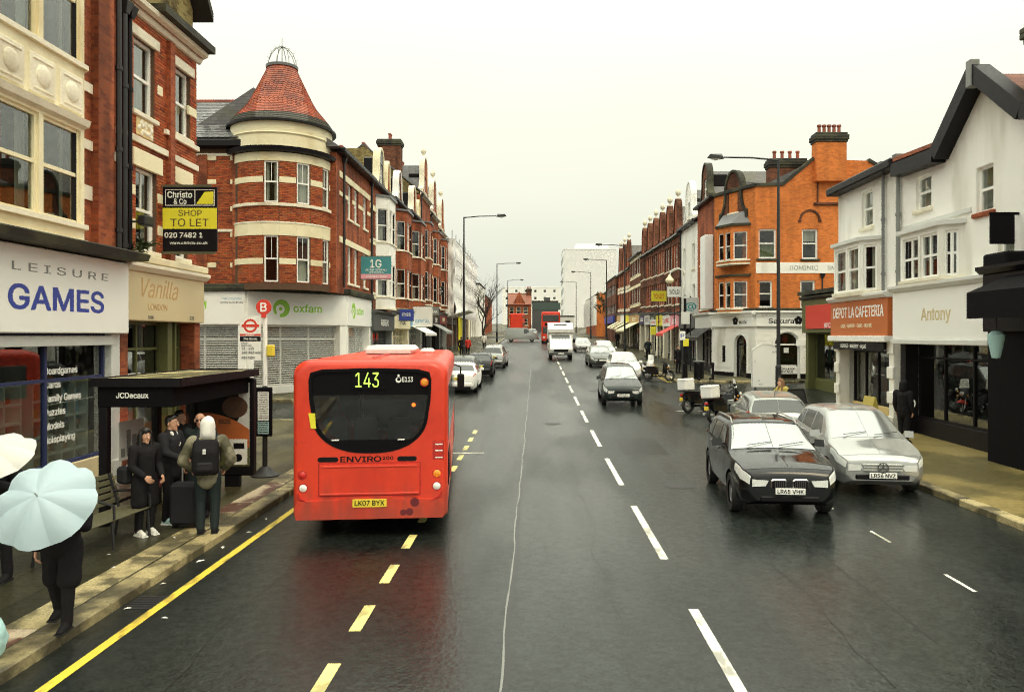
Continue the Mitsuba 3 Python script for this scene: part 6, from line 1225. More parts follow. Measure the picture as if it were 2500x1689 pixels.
# ---------------- motorcycles
def cycle(name, label, x, y, yaw, body, boxm=None, seat='black', lean=6, shield=False, front='black'):
    M = place_m(x, y, yaw) @ trimesh.transformations.rotation_matrix(math.radians(lean), [0, 1, 0]); b = thing(name, label, 'motorcycle')
    def a(n, m, mt, smooth=False, parent=None):
        m = cat(m) if isinstance(m, (list, tuple)) else m.copy(); m.apply_transform(M); return part(parent or b, n, m, mt, smooth)
    for yy in (-.66, .62):
        t = lathe([(.20, -.05), (.27, -.055), (.30, -.02), (.30, .02), (.27, .055), (.20, .05)], 24); q = t.vertices.copy(); t.vertices = np.c_[q[:, 2], yy + q[:, 0], .30 + q[:, 1]]; k = a('wheel', t, 'rubber', 30)
        a('rim', [cyl((0, yy, .3), (0, yy + .2 * math.cos(i * 1.256), .3 + .2 * math.sin(i * 1.256)), .018, n=5) for i in range(5)] + [cyl((-.06, yy, .3), (.06, yy, .3), .05, n=8)], 'alloy', parent=k)
    a('fork', [cyl((sd * .09, -.66, .30), (sd * .08, -.42, .95), .024, n=6) for sd in (-1, 1)], 'steel'); a('front_mudguard', hull([(sd * .07, -.66 + .32 * math.cos(t), .30 + .34 * math.sin(t)) for sd in (-1, 1) for t in np.linspace(.4, 2.3, 7)]), front)
    a('fairing', hull([(0, -.62, .72), (.2, -.45, .62), (-.2, -.45, .62), (.22, -.30, .98), (-.22, -.30, .98), (.17, -.42, 1.08), (-.17, -.42, 1.08), (.16, -.25, .35), (-.16, -.25, .35)]), body)
    a('headlamp', sph((0, -.60, .86), .075, (1.2, .6, 1)), 'lamp_clear', 40); a('footboard', hull([(sd * .19, yy, z) for sd in (-1, 1) for yy, z in ((-.3, .30), (.35, .32), (-.3, .22), (.35, .24))]), 'black')
    a('rear_body', hull([(sd * w, yy, z) for sd in (-1, 1) for w, yy, z in ((.18, 0, .35), (.2, .05, .70), (.17, .75, .78), (.08, .92, .74), (.14, .7, .5), (.18, .35, .35))]), body); a('seat', hull([(sd * w, yy, z) for sd in (-1, 1) for w, yy, z in ((.11, -.05, .74), (.17, .15, .82), (.16, .6, .84), (.13, .72, .80), (.16, .2, .72), (.14, .7, .74))]), seat, 30)
    a('handlebar', tube([(-.36, -.22, 1.06), (-.2, -.32, 1.1), (0, -.38, 1.04), (.2, -.32, 1.1), (.36, -.22, 1.06)], .018, 6), 'black')
    for sd in (-1, 1): a('mirror', [sph((sd * .34, -.3, 1.30), .065, (1.2, .3, .8)), cyl((sd * .24, -.3, 1.08), (sd * .34, -.3, 1.27), .01, n=5)], 'black', 40); a('indicator', sph((sd * .2, -.56, .78), .035), 'lamp_amber', 40)
    a('tail_lamp', bbox(-.07, .07, .88, .94, .68, .76, .01), 'lamp_red'); a('exhaust', cyl((.17, .1, .26), (.2, .85, .36), .045, .055, 10), 'steel'); a('stand', cyl((-.12, .1, .28), (-.26, .2, .0), .014, n=5), 'iron')
    if boxm: k = a('delivery_box', bbox(-.25, .25, .42, .90, .90, 1.36, .03), boxm); a('box_lid', bbox(-.26, .26, .41, .91, 1.26, 1.29, .008), 'white_g', parent=k); a('rack', [box(-.2, .2, .4, .92, .86, .89)], 'iron')
    if shield: a('windshield', hull([(-.2, -.42, 1.06), (.2, -.42, 1.06), (-.16, -.32, 1.42), (.16, -.32, 1.42), (-.2, -.41, 1.06), (.2, -.41, 1.06)]), 'lamp_clear')
    if plate_ := boxm: a('plate', bbox(-.1, .1, .93, .945, .48, .62), 'plate')
cycle('delivery_motorcycle', 'red and black motorcycle with white delivery box, beside the silver hatchback', 6.75, 27.4, 128, 'paint_black', 'white', front='red')
cycle('delivery_motorcycle', 'black motorcycle with white delivery box, farther left of the pair', 6.55, 30.4, 118, 'paint_black', 'white')
cycle('sports_motorcycle', 'black and red motorcycle without box, parked nose to kerb behind the delivery bikes', 7.2, 29.3, 60, 'paint_black', None, front='red', shield=True)
cycle('white_scooter', 'white scooter with windshield parked beside the white car on the right', 6.9, 47.5, 10, 'white', None, shield=True, front='white')
cycle('dark_motorcycle', 'dark motorcycle standing in front of the white scooter', 7.2, 45.0, 70, 'paint_black', None)
# ------------------------------------------------------------------ street furniture
def gp(x, y): return float(g(y)) + (.12 if x < KL or x > KR else 0)
def lamp_column(label, x, y, h, arm, side, name='lamp_column', r=.11, m='iron', group=None):
    b = thing(name, label, 'street lamp', group); z = gp(x, y)
    part(b, 'column', [cyl((x, y, z - .1), (x, y, z + 1.4), r * 1.25, r * 1.2, 14), cyl((x, y, z + 1.4), (x, y, z + 1.5), r * 1.2, r * .8, 14), cyl((x, y, z + 1.5), (x, y, z + h), r * .8, r * .5, 14)], m, 40)
    part(b, 'arm', tube([(x, y, z + h - .05), (x + side * arm * .5, y, z + h + .06), (x + side * arm, y, z + h + .08)], [.045, .04, .035], 8), m, 40)
    xe = x + side * arm; k = part(b, 'lamp_head', hull([(xe + side * a, y + c, z + h + d) for a, c, d in ((0, .07, .02), (0, -.07, .02), (.75, .09, .06), (.75, -.09, .06), (.15, .16, .12), (.15, -.16, .12), (.65, .14, .2), (.65, -.14, .2), (.1, 0, .24), (.4, 0, .0), (.2, .12, .0), (.2, -.12, 0))]), 'grey_d' if m == 'iron' else m, 30)
    part(k, 'lens', hull([(xe + side * a, y + c, z + h + d) for a, c, d in ((.15, .1, .01), (.15, -.1, .01), (.6, .1, .02), (.6, -.1, .02), (.38, 0, -.07))]), 'lamp_clear', 30)
    part(b, 'access_door', box(x - .05, x + .05, y - r * 1.3, y - r * .9, z + .5, z + 1.0), 'grey_d'); return b
for lab, x, y, h, arm, s in (('tall dark lamp column on the left pavement by the white sheeting', -5.3, 57, 11, 2.4, 1), ('tall lamp column farther up on the left beside the bare tree', -5.3, 106, 10.8, 2.6, 1), ('most distant lamp column on the left', -5.4, 150, 10.5, 2.4, 1),
        ('tall black lamp column on the right in front of the sushi restaurant', 10.95, 34.6, 10.75, 2.45, -1), ('lamp column on the right before the flat-fronted house', 8.85, 76, 10.6, 2.2, -1), ('lamp column on the right by the far pointed gables', 8.9, 96, 10.6, 2.2, -1), ('farthest lamp column on the right beside the office fins', 8.4, 158, 10.5, 2.6, -1), ('lamp column on the right before the brown flat-roofed block', 8.8, 122, 10.5, 2.4, -1)):
    lamp_column(lab, x, y, h, arm, s)
b = thing('swan_neck_lamp', 'black heritage lamp post with white swan neck and notices on its pole', 'street lamp'); x, y = 8.75, 44.9; z = gp(x, y)
part(b, 'column', [cyl((x, y, z), (x, y, z + .9), .16, .13, 12), cyl((x, y, z + .9), (x, y, z + 4.9), .10, .075, 12)], 'black', 40); part(b, 'swan_neck', tube([(x, y, z + 4.9), (x, y, z + 6.0)] + [(x - .45 + .45 * math.cos(t), y, z + 6.0 + .45 * math.sin(t)) for t in np.linspace(.3, 2.9, 9)], .04, 8), 'white_g', 40)
part(b, 'lantern', [sph((x - .9, y, z + 5.75), .24, (1, 1, .8)), cyl((x - .9, y, z + 5.9), (x - .9, y, z + 6.1), .14, .05, 12)], 'cream', 40); part(b, 'notice', bbox(x - .22, x + .2, y - .14, y - .11, z + 1.9, z + 2.35, .01), 'lemon'); part(b, 'notice', bbox(x - .25, x + .25, y - .15, y - .12, z + 3.2, z + 3.9, .01), 'white_g'); part(b, 'band', cyl((x, y, z + 4.7), (x, y, z + 4.85), .12, n=12), 'white_g')
b = thing('litter_bin', 'black litter bin standing by the swan neck lamp post', 'bin'); part(b, 'drum', cyl((9.6, 45.1, gp(9, 45)), (9.6, 45.1, gp(9, 45) + 1.0), .28, .32, 14), 'black', 40); part(b, 'rim', cyl((9.6, 45.1, gp(9, 45) + 1.0), (9.6, 45.1, gp(9, 45) + 1.06), .34, n=14), 'grey')
b = thing('information_panel', 'freestanding white panel with rounded top in front of the sushi restaurant', 'sign'); f = Frame(10.35, 36.6, 0, 1, 0); z = gp(11, 36)
pan = rect(0, .35, 1.27, 2.05).union(sg.Point(.635, 1.6).buffer(.75, 32).intersection(rect(0, 1.9, 1.27, 2.4))); part(b, 'panel', f(mv(slab(pan, -.12, 0))) if 0 else mv(f(slab(pan, -.12, 0)), z=z), 'white'); part(b, 'frame', mv(f(slab(pan.buffer(.035).difference(pan.buffer(-.01)), -.14, .02)), z=z), 'white_g')
for s, u, v in (('MENU', .95, 1.95), ('P', .1, 1.5), ('24', .25, .6), ('XCT', .3, .42)): part(b, 'lettering', mv(f(mv(text(s, .07, True), u, v, .001)), z=z), 'grey')
for u in (.1, 1.1): part(b, 'foot', mv(f(box(u, u + .08, -.02, .36, -.1, -.02)), z=z), 'grey_d')
def sign_post(name, label, x, y, h, signs, m='iron'):
    b = thing(name, label, 'sign'); z = gp(x, y); part(b, 'post', cyl((x, y, z - .1), (x, y, z + h), .04, n=10), m, 40)
    for (z0, w, hh, mm, t, tm) in signs:
        f = Frame(x - w / 2, y - .06, z, 1, 0); k = part(b, 'plate', f(bbox(0, w, z0, z0 + hh, -.015, 0, .005)), mm)
        if t: put_text(k, f, t, hh * .4, w / 2, z0 + hh * .3, .002, tm, True, center=True, width=w * .7)
    return b
sign_post('parking_sign', 'small parking sign on a thin grey post on the right kerb by the corner', 8.4, 43.9, 2.9, [(2.3, .32, .5, 'white', 'P', 'blue')]); sign_post('parking_sign', 'small yellow and white sign on a thin post beside the red terrace', 8.5, 55.5, 3.0, [(2.3, .4, .6, 'lemon', None, None), (3.0, .4, .4, 'white', '30', 'red')])
sign_post('estate_agent_post', 'white agent board on a pole before the finial terrace', 10.6, 58.6, 6.2, [(5.1, 1.1, .8, 'white', 'SOLD', 'grey_d')]); sign_post('hanging_shop_board', 'white and yellow agent board on a pole farther up the finial terrace', 10.6, 66, 6.0, [(4.9, 1.3, .9, 'lemon', 'TO LET', 'red')])
sign_post('swirl_sign', 'pale square sign with round swirl on a post by the white house', 10.4, 51.5, 5.0, [(3.8, 1.1, 1.1, 'white_g', '@', 'teal')])
for i in range(3): solo('bollard', f'short black bollard on the right corner pavement, {("nearest the kerb", "middle of three", "nearest the restaurant")[i]}', 'bollard', [mv(lathe([(0, 0), (.08, 0), (.075, .8), (.1, .83), (.1, .9), (.06, .98), (0, 1.0)], 12), 8.6 + .85 * i, 44.6, gp(9, 44.6))], 'black', 40)
# ---------------- bus shelter
b = thing('bus_shelter', 'dark bus shelter with mossy flat roof and lit-up advert panel on the left pavement', 'bus shelter'); z = .12; X0, X1, Y0, Y1 = -7.05, -5.85, 12.35, 15.8
labels[b]['label'] = 'dark bus shelter with mossy flat roof and advert panel on the left pavement'
def moss(p, n, uv):
    a = fbm(p.x * 1.6, p.y * 1.2, 0., octaves=4); return mix((.07, .07, .03), (.62, .55, .30), smoothstep(.33, .58, a)) * (.8 + .4 * noise(p.x * 20, p.y * 20, 0))
mat('moss_roof', P(proc(moss), .3))
part(b, 'roof', bbox(X0 - .05, X1 + .12, Y0, Y1, 2.44, 2.50, .02), 'moss_roof'); part(b, 'roof_edge', [box(X0 - .08, X1 + .15, Y0 - .04, Y0, 2.38, 2.52), box(X0 - .08, X1 + .15, Y1, Y1 + .04, 2.38, 2.52), box(X0 - .09, X0 - .05, Y0, Y1, 2.38, 2.52), box(X1 + .12, X1 + .16, Y0, Y1, 2.38, 2.52)], 'black')
part(b, 'end_fascia', bbox(X0, X1, Y0 + .02, Y0 + .12, 2.05, 2.38, .01), 'black_m'); part(b, 'front_fascia', bbox(X1 - .1, X1, Y0 + .12, Y1 - .05, 2.05, 2.38, .01), 'black_m'); part(b, 'back_fascia', bbox(X0, X0 + .08, Y0 + .12, Y1 - .05, 2.2, 2.38, .01), 'black_m')
f = Frame(X0, Y0 + .018, 0, 1, 0); put_text(b, f, 'JCDecaux', .085, .3, 2.20, .002, 'white', True, width=.52)
for n_, (x, y) in enumerate(((X0 + .07, Y0 + .1), (X0 + .07, Y0 + 1.8), (X0 + .07, Y1 - .12))): part(b, 'post', bbox(x - .07, x + .07, y - .07, y + .07, z - .05, 2.38, .015), 'black')
for y0, y1 in ((Y0 + .2, Y0 + 1.7), (Y0 + 1.9, Y1 - .2)):
    k = part(b, 'glass_panel', box(X0 + .06, X0 + .072, y0, y1, .45, 2.1), 'glass'); part(k, 'rail', [bbox(X0 + .04, X0 + .09, y0, y1, 2.1, 2.15, .01), bbox(X0 + .04, X0 + .09, y0, y1, .4, .45, .01)], 'black')
k = part(b, 'timetable_poster', box(X0 + .076, X0 + .09, Y0 + .5, Y0 + 1.3, 1.1, 1.75), 'white_g'); part(k, 'poster_print', [box(X0 + .0905, X0 + .092, Y0 + .55 + .18 * i, Y0 + .68 + .18 * i, 1.15, 1.2 + .1 * ((i * 7) % 4 + 1)) for i in range(4)], 'grey')
part(b, 'perch_seat', [bbox(X0 + .2, X0 + .5, Y0 + .6, Y1 - 1.6, .55, .6, .02)] + [box(X0 + .1, X0 + .4, y, y + .05, .48, .55) for y in (Y0 + 1, Y0 + 2)], 'maroon')
ad = part(b, 'advert_panel', bbox(X0 - .1, X1 + .1, Y1 - .14, Y1 + .06, .35, 2.34, .03), 'black', label='advert panel with dark red poster at the far end'); part(ad, 'panel_leg', [box(X0 + .7, X0 + .95, Y1 - .1, Y1 + .02, .05, .36), box(X1 - .4, X1 - .2, Y1 - .1, Y1 + .02, .05, .36)], 'black')
f = Frame(X0 - .02, Y1 - .142, 0, 1, 0); PW = 1.24
part(ad, 'poster', f(bbox(0, PW, .55, 2.25, -.01, .006)), 'white_g')
pr1 = sg.Point(.45, 1.75).buffer(.62).intersection(rect(0, .55, PW, 2.25)); part(ad, 'poster_shape', f(slab(pr1, .006, .009)), 'black')
pr2 = sa.rotate(sa.scale(sg.Point(.75, 1.28).buffer(1, 24), .68, .26), -22).intersection(rect(0, .55, PW, 2.25)); part(ad, 'poster_shape', f(slab(pr2, .009, .012)), 'rust'); pr3 = sa.scale(sg.Point(.95, 1.75).buffer(1), .26, .22); part(ad, 'poster_shape', f(slab(pr3, .009, .0125)), 'brown'); part(ad, 'poster_shape', f(slab(rect(0, .55, PW, 1.05), .006, .0085)), 'olive')
part(ad, 'poster_card', f([slab(rect(.84, .58, 1.2, 1.1), .0085, .014)]), 'white'); part(ad, 'poster_card_print', f([slab(sg.Point(1.02, .72).buffer(.08), .014, .016), slab(rect(.92, .9, 1.14, 1.02), .014, .016)]), 'black'); put_text(ad, f, 'ANY SIZE', .08, .35, 1.42, .0125, 'brown', True)
# ---------------- bus stop post
b = thing('bus_stop_post', 'bus stop post with red letter B disc, roundel flag and timetable case', 'sign'); x, y = -5.95, 16.9; z = .12
part(b, 'base', mv(lathe([(0, .0), (.30, 0), (.30, .03), (.2, .09), (.1, .2), (.06, .22), (0, .22)], 24), x, y, z), 'iron', 40); part(b, 'pole', cyl((x, y, z + .2), (x, y, 2.1), .055, n=14), 'iron', 40); part(b, 'upper_pole', cyl((x, y, 2.1), (x, y, 3.66), .05, n=14), 'white', 40)
f = Frame(x, y - .06, 0, 1, 0)
def roundmesh(poly, w0, w1): return f(slab(poly, w0, w1))
k = part(b, 'letter_disc', roundmesh(sg.Point(0, 3.83).buffer(.165, 32).union(rect(-.05, 3.6, .05, 3.7)), .0, .03), 'red_sign'); put_text(k, f, 'B', .19, 0, 3.735, .031, 'white', True, center=True)
k = part(b, 'flag', roundmesh(rect(-.52, 2.66, -.06, 3.64), .0, .025), 'white'); rd = sg.Point(-.29, 3.42).buffer(.15, 32).difference(sg.Point(-.29, 3.42).buffer(.105, 32)).union(rect(-.48, 3.39, -.10, 3.45))
part(k, 'roundel', roundmesh(rd, .025, .029), 'red_sign'); part(k, 'red_band', roundmesh(rect(-.52, 3.20, -.06, 3.245), .025, .028), 'red_sign'); put_text(k, f, 'BUS STOP', .028, -.29, 3.208, .029, 'white', True, center=True); part(k, 'black_band', roundmesh(rect(-.52, 3.08, -.06, 3.19), .025, .028), 'black'); put_text(k, f, 'The Grove', .045, -.29, 3.115, .029, 'white', True, center=True)
for s, u, v in (('towards', -.49, 3.03), ('Ballards Lane', -.49, 2.98), ('13', -.48, 2.90), ('125', -.33, 2.90), ('143', -.48, 2.81), ('382', -.33, 2.81), ('460', -.18, 2.81), ('683', -.48, 2.70), ('N20', -.33, 2.70)): put_text(k, f, s, .026 if len(s) > 3 else .05, u, v, .026, 'grey_d', True)
part(b, 'yellow_box', bbox(x + .06, x + .2, y - .08, y + .08, 2.75, 3.0, .02), 'plate'); k = part(b, 'timetable_case', bbox(x - .19, x + .19, y - .1, y - .05, 1.0, 2.08, .02), 'black'); part(k, 'timetable_sheet', box(x - .12, x + .12, y - .106, y - .1, 1.35, 1.98), 'white'); part(k, 'blue_sheet', box(x - .12, x + .12, y - .106, y - .1, 1.06, 1.33), 'cyan'); part(k, 'timetable_print', [box(x - .1, x + .1, y - .109, y - .106, zz, zz + .012) for zz in np.arange(1.4, 1.96, .05)] + [box(x - .1, x + .1, y - .109, y - .106, zz, zz + .02) for zz in np.arange(1.09, 1.3, .05)], 'grey_d')
# ---------------- bench
b = thing('park_bench', 'weathered timber slatted bench with curved iron ends, near left pavement', 'bench')
MBn = np.eye(4); MBn[:3, 3] = (-6.30, 11.05, .12); MBn = MBn @ trimesh.transformations.rotation_matrix(math.radians(84), [0, 0, 1])
def bn(n, m, mt, parent=None): m = cat(m) if isinstance(m, (list, tuple)) else m.copy(); m.apply_transform(MBn); return part(parent or b, n, m, mt)
for i in range(6): bn('seat_slat', bbox(-.95, .95, -.25 + i * .085, -.18 + i * .085, .42, .445, .008), 'wood')
for i in range(5): bn('back_slat', mv(bbox(-.95, .95, -.012, .012, 0, .075, .008), 0, .30 + i * .03, .50 + i * .092, rx=-18), 'wood')
for sx in (-.85, 0, .85): bn('iron_end', [tube([(sx, -.25, 0), (sx, -.22, .40), (sx, .25, .41), (sx, .42, .95)], .022, 6), tube([(sx, .25, .41), (sx, .32, 0)], .022, 6), tube([(sx, .34, .68), (sx, .0, .70), (sx, -.25, .64), (sx, -.26, .45)], .02, 6)], 'iron')
def wrinkled_bag():
    m = trimesh.creation.icosphere(4, 1.0); v = m.vertices; r = 1 + .28 * (meshkit.fbm(v * 2.2 + 5, 4, 2) - .5); v = v * r[:, None] * [.19, .13, .24]; v[:, 2] = np.maximum(v[:, 2], -.19); m.vertices = v + [-5.24, 7.32, .315]; return m
solo('shopping_bag', 'pale turquoise bag standing on the pavement at the lower left corner', 'bag', wrinkled_bag(), 'cyan', True)
b = thing('suitcase', 'black upright suitcase with long handle between the waiting people', 'suitcase'); sx, sy = -5.62, 12.35
part(b, 'shell', bbox(sx - .22, sx + .22, sy - .14, sy + .14, .18, .85, .05), 'cloth_k2', 30); part(b, 'handle', tube([(sx - .1, sy + .1, .84), (sx - .1, sy + .1, 1.13), (sx + .1, sy + .1, 1.13), (sx + .1, sy + .1, .84)], .012, 6), 'steel')
for dx in (-.17, .17): part(b, 'wheel', cyl((sx + dx - .03, sy, .16), (sx + dx + .03, sy, .16), .04, n=10), 'rubber')
solo('sandwich_board', 'small yellow and orange poster board standing under the cafeteria window', 'sign', hull([(11.3, 25.9, z0_ + .1) for z0_ in (0.3,)] + [(10.9, 25.9, .42), (11.3, 25.1, .42), (10.9, 25.1, .42), (11.1, 25.9, 1.2), (11.14, 25.1, 1.2), (11.1, 25.1, 1.2)]), 'mustard')
# ------------------------------------------------------------------ people
def ball(p, r, s=(1, 1, 1)):
    m = ICO.copy(); return m * (np.array(s) * r) + np.array(p)
ICO = np.array(trimesh.creation.icosphere(1, 1.0).vertices)
def bone(p, r, q, s): return m3.Manifold.hull_points(np.vstack([ball(p, r), ball(q, s)]))
def blob(bones, edge=.03, it=6):
    m = m3.Manifold.batch_boolean([b if isinstance(b, m3.Manifold) else bone(*b) for b in bones], m3.OpType.Add)
    t = unman(m.refine_to_length(edge)); t.merge_vertices(); trimesh.smoothing.filter_taubin(t, .5, .52, it); return t
def hand(w, d, up, side, curl=.7, s=1.0):
    """palm, four bent fingers of unequal length and a thumb from the side of the palm; w wrist, d pointing direction, up = back of hand"""
    w, d, up = (np.array(q, float) for q in (w, d, up)); d /= np.linalg.norm(d); up -= d * (up @ d); up /= np.linalg.norm(up); lat = np.cross(d, up) * side; out = []
    k = w + d * .085 * s
    out.append(m3.Manifold.hull_points(np.vstack([ball(w + d * .012, .022 * s), ball(k + lat * .032 * s, .013 * s), ball(k - lat * .032 * s, .012 * s), ball(k * .4 + w * .6 + lat * .03 * s, .014 * s)])))
    for i, (o, l) in enumerate(((.032, .078), (.011, .088), (-.011, .082), (-.032, .064))):
        p = k + lat * o * s; dd = d
        for j, f_ in enumerate((.45, .32, .23)):
            a = curl * (.5 + .5 * j); e = dd * math.cos(a) - up * math.sin(a); q = p + e * l * f_ * s; out.append((p, (.0095 - .001 * j) * s, q, (.009 - .001 * j) * s)); p, dd = q, e; up_ = up
    p = w + d * .03 * s + lat * .028 * s
    for j, l in enumerate((.036, .03)): e = d * .75 + lat * (.6 - .5 * j) - up * .3; e /= np.linalg.norm(e); q = p + e * l * s; out.append((p, .011 * s, q, .0095 * s)); p = q
    return out
def person(label, x, y, yaw, h=1.72, coat='cloth_k', trousers='cloth_k', shoes='cloth_k', hair='hair', skin='skin', style='short', arms=None, stride=.0, longcoat=False, turn=0, group=None, z=None, face=True, lean=0, bulk=1., hat=None, shirt=None):
    b = thing('person', label, 'person', group); k = h / 1.75
    M = np.eye(4); M[:3, :3] *= k; M = trimesh.transformations.rotation_matrix(math.radians(yaw), [0, 0, 1]) @ M; M[:3, 3] = [x, y, gp(x, y) if z is None else z]
    def a(n, m, mt, smooth=60, parent=None): m = m.copy(); m.apply_transform(M); return part(parent or b, n, m, mt, smooth)
    ln = np.array([0, -lean, -abs(lean) * .25])
    J = {}
    for s, sd in ((-1, 'l'), (1, 'r')):
        st = stride * s
        J['ank' + sd] = np.array([s * .10, .02 - st, .09 + (.06 if st < 0 else 0)]); J['kn' + sd] = np.array([s * .105, -.03 - st * .45, .50]); J['hip' + sd] = np.array([s * .095, 0, .92]); J['sh' + sd] = np.array([s * .185 * bulk, .01, 1.43]) + ln
        dfl = ([s * .25, .03, 1.15], [s * .25, -.05, .90])
        el, wr = (arms or {}).get(sd, dfl); J['el' + sd] = np.array(el, float) + ln * .8; J['wr' + sd] = np.array(wr, float) + ln * .8
    c, s_ = math.cos(math.radians(turn)), math.sin(math.radians(turn)); hd = np.array([0, -.02, 1.635]) + ln * 1.25
    def hp(px, py, pz): return hd + np.array([c * px - s_ * py, s_ * px + c * py, pz])
    chest, waist, pel, neck = np.array([0, .0, 1.33]) + ln * .8, np.array([0, 0, 1.10]) + ln * .3, np.array([0, 0, .95]), np.array([0, .015, 1.50]) + ln
    B = [(waist, .12, chest, .13), (pel, .13, waist, .12), (chest, .12, neck, .055), (neck, .055, hp(0, .01, -.03), .052)]
    for sd in 'lr': B += [(chest, .1, J['sh' + sd], .06), (J['sh' + sd], .055, J['el' + sd], .042), (J['el' + sd], .042, J['wr' + sd], .027), (pel, .11, J['hip' + sd], .09), (J['hip' + sd], .085, J['kn' + sd], .058), (J['kn' + sd], .056, J['ank' + sd], .04)]
    skull = [m3.Manifold.hull_points(np.vstack([ball(hp(0, .012, .035), .088, (.86, 1.02, .95)), ball(hp(0, -.035, -.06), .05, (.9, .9, .9)), ball(hp(0, -.066, -.105), .024)])), (hp(0, -.085, .01), .012, hp(0, -.112, -.03), .016), (hp(-.03, -.075, .028), .014, hp(.03, -.075, .028), .014)]
    for e in (-1, 1): skull.append((hp(e * .078, .01, .01), .018, hp(e * .08, .014, -.025), .014)); skull.append((hp(e * .022, -.078, -.02), .018, hp(e * .03, -.06, -.05), .016))
    B += skull
    for s, sd in ((-1, 'l'), (1, 'r')):
        d = J['wr' + sd] - J['el' + sd]; B += hand(J['wr' + sd], d, [s * .9, -.3, .4], -s if abs(d[2]) > abs(d[1]) else s)
    body = blob(B, .022, 4); a('body', body, skin)
    if face:
        for e in (-1, 1): k_ = a('eye', sph(hp(e * .030, -.088, .012), .0085, (1.3, .6, .8), 1), 'white'); a('pupil', sph(hp(e * .030, -.0935, .012), .005, n=1), 'hair', parent=k_); a('eyebrow', hull([hp(e * .012, -.094, .034), hp(e * .046, -.084, .036), hp(e * .046, -.082, .042), hp(e * .014, -.092, .041), hp(e * .03, -.09, .045), hp(e * .03, -.096, .037)]), hair, False)
        a('mouth', hull([hp(-.022, -.088, -.068), hp(.022, -.088, -.068), hp(0, -.100, -.063), hp(0, -.098, -.074), hp(0, -.08, -.068)]), 'maroon', False)
    # clothes
    C = [(waist, .155 * bulk, chest, .16 * bulk), (pel, .165 * bulk, waist, .155 * bulk), (chest, .15, neck - [0, 0, .02], .085)]
    for sd in 'lr': C += [(chest, .125, J['sh' + sd], .085), (J['sh' + sd], .085 * bulk, J['el' + sd], .066 * bulk), (J['el' + sd], .066 * bulk, J['wr' + sd] - (J['wr' + sd] - J['el' + sd]) * .06, .05 * bulk)]
    if longcoat:
        for sd in 'lr': C.append((J['hip' + sd], .13, J['kn' + sd] + [0, .02, .05], .125))
    else: C.append((pel, .165, pel - [0, 0, .1], .17))
    t = blob(C, .04, 4); nz = meshkit.fbm(t.vertices * 9 + x * 3, 3, 2) - .5; t.vertices += t.vertex_normals * (nz * .028)[:, None]; ck = a('coat' if longcoat else 'jacket', t, coat)
    if shirt: a('scarf', blob([(neck + [-.05, -.06, -.02], .03, neck + [0, -.15, -.22], .028), (neck + [.05, -.06, -.02], .03, neck + [.02, -.15, -.2], .028)], .03, 2), shirt)
    L = []
    for sd in 'lr': L += [(pel, .13, J['hip' + sd], .11), (J['hip' + sd], .108, J['kn' + sd], .078), (J['kn' + sd], .076, J['ank' + sd], .062)]
    t = blob(L, .04, 4); nz = meshkit.fbm(t.vertices * 8 + y, 3, 5) - .5; t.vertices += t.vertex_normals * (nz * .02)[:, None]; a('trousers', t, trousers)
    for sd in 'lr':
        p = J['ank' + sd]; z0 = p[2] - .09
        sh = blob([m3.Manifold.hull_points(np.vstack([ball((p[0], p[1] + .03, z0 + .045), .045), ball((p[0], p[1] - .12, z0 + .04), .045, (1, 1, .8)), ball((p[0], p[1] - .17, z0 + .035), .035, (1.1, 1, .8)), ball((p[0], p[1], z0 + .09), .045)]))], .03, 2); kk = a('shoe', sh, shoes)
        a('sole', hull([(p[0] + q * .05, p[1] + r, z0 + v) for q in (-1, 1) for r in (.06, -.2) for v in (.0, .022)]), 'white' if shoes in ('cloth_w', 'cyan') else 'rubber', False, kk)
    if style == 'long':
        hb = [m3.Manifold.hull_points(np.vstack([ball(hp(0, .03, .05), .098, (.95, 1.0, .95)), ball(hp(0, -.015, .085), .07)]))]
        for e in (-1, 1): hb += [(hp(e * .075, .01, .05), .035, hp(e * .085, .0, -.12), .034), (hp(e * .085, .0, -.12), .034, hp(e * .10, -.03, -.30), .03)]
        hb += [(hp(0, .08, .0), .075, hp(0, .10, -.28), .085), (hp(-.06, .07, .0), .05, hp(-.08, .07, -.28), .05), (hp(.06, .07, .0), .05, hp(.08, .07, -.28), .05)]; a('hair', blob(hb, .02, 3), hair)
    elif style == 'short':
        a('hair', blob([m3.Manifold.hull_points(np.vstack([ball(hp(0, .028, .055), .092, (.95, 1.0, .9)), ball(hp(0, -.012, .088), .055), ball(hp(0, .075, -.02), .045)])), (hp(-.08, .02, .03), .022, hp(-.078, .03, -.005), .016), (hp(.08, .02, .03), .022, hp(.078, .03, -.005), .016)], .02, 3), hair)
    elif style == 'bald': a('hair', blob([(hp(-.075, .04, .01), .025, hp(-.05, .085, -.01), .024), (hp(.075, .04, .01), .025, hp(.05, .085, -.01), .024), (hp(-.05, .085, -.01), .024, hp(.05, .085, -.01), .024)], .02, 3), 'grey_d')
    elif style == 'hood':
        hb = m3.Manifold.hull_points(np.vstack([ball(hp(0, .03, .06), .118, (.95, 1.05, 1)), ball(hp(0, .07, -.08), .10), ball(hp(0, -.03, .10), .085), ball(hp(0, .02, -.14), .115, (1, .9, .6))])) - m3.Manifold.hull_points(np.vstack([ball(hp(0, -.10, .02), .085, (.85, 1, 1)), ball(hp(0, -.2, 0), .09), ball(hp(0, -.08, -.08), .06)])); a('hood', blob([hb], .025, 3), hat or coat)
    return b, a, J, hp
w_, a, J, hp = person('young woman in long black coat with long dark hair and white trainers', -6.05, 11.9, 58, 1.64, 'cloth_k', 'cloth_k', 'cloth_w', style='long', longcoat=True, turn=-8, arms={'l': ([-.24, -.02, 1.16], [-.14, -.22, 1.0]), 'r': ([.24, .02, 1.14], [.18, -.2, .98])})
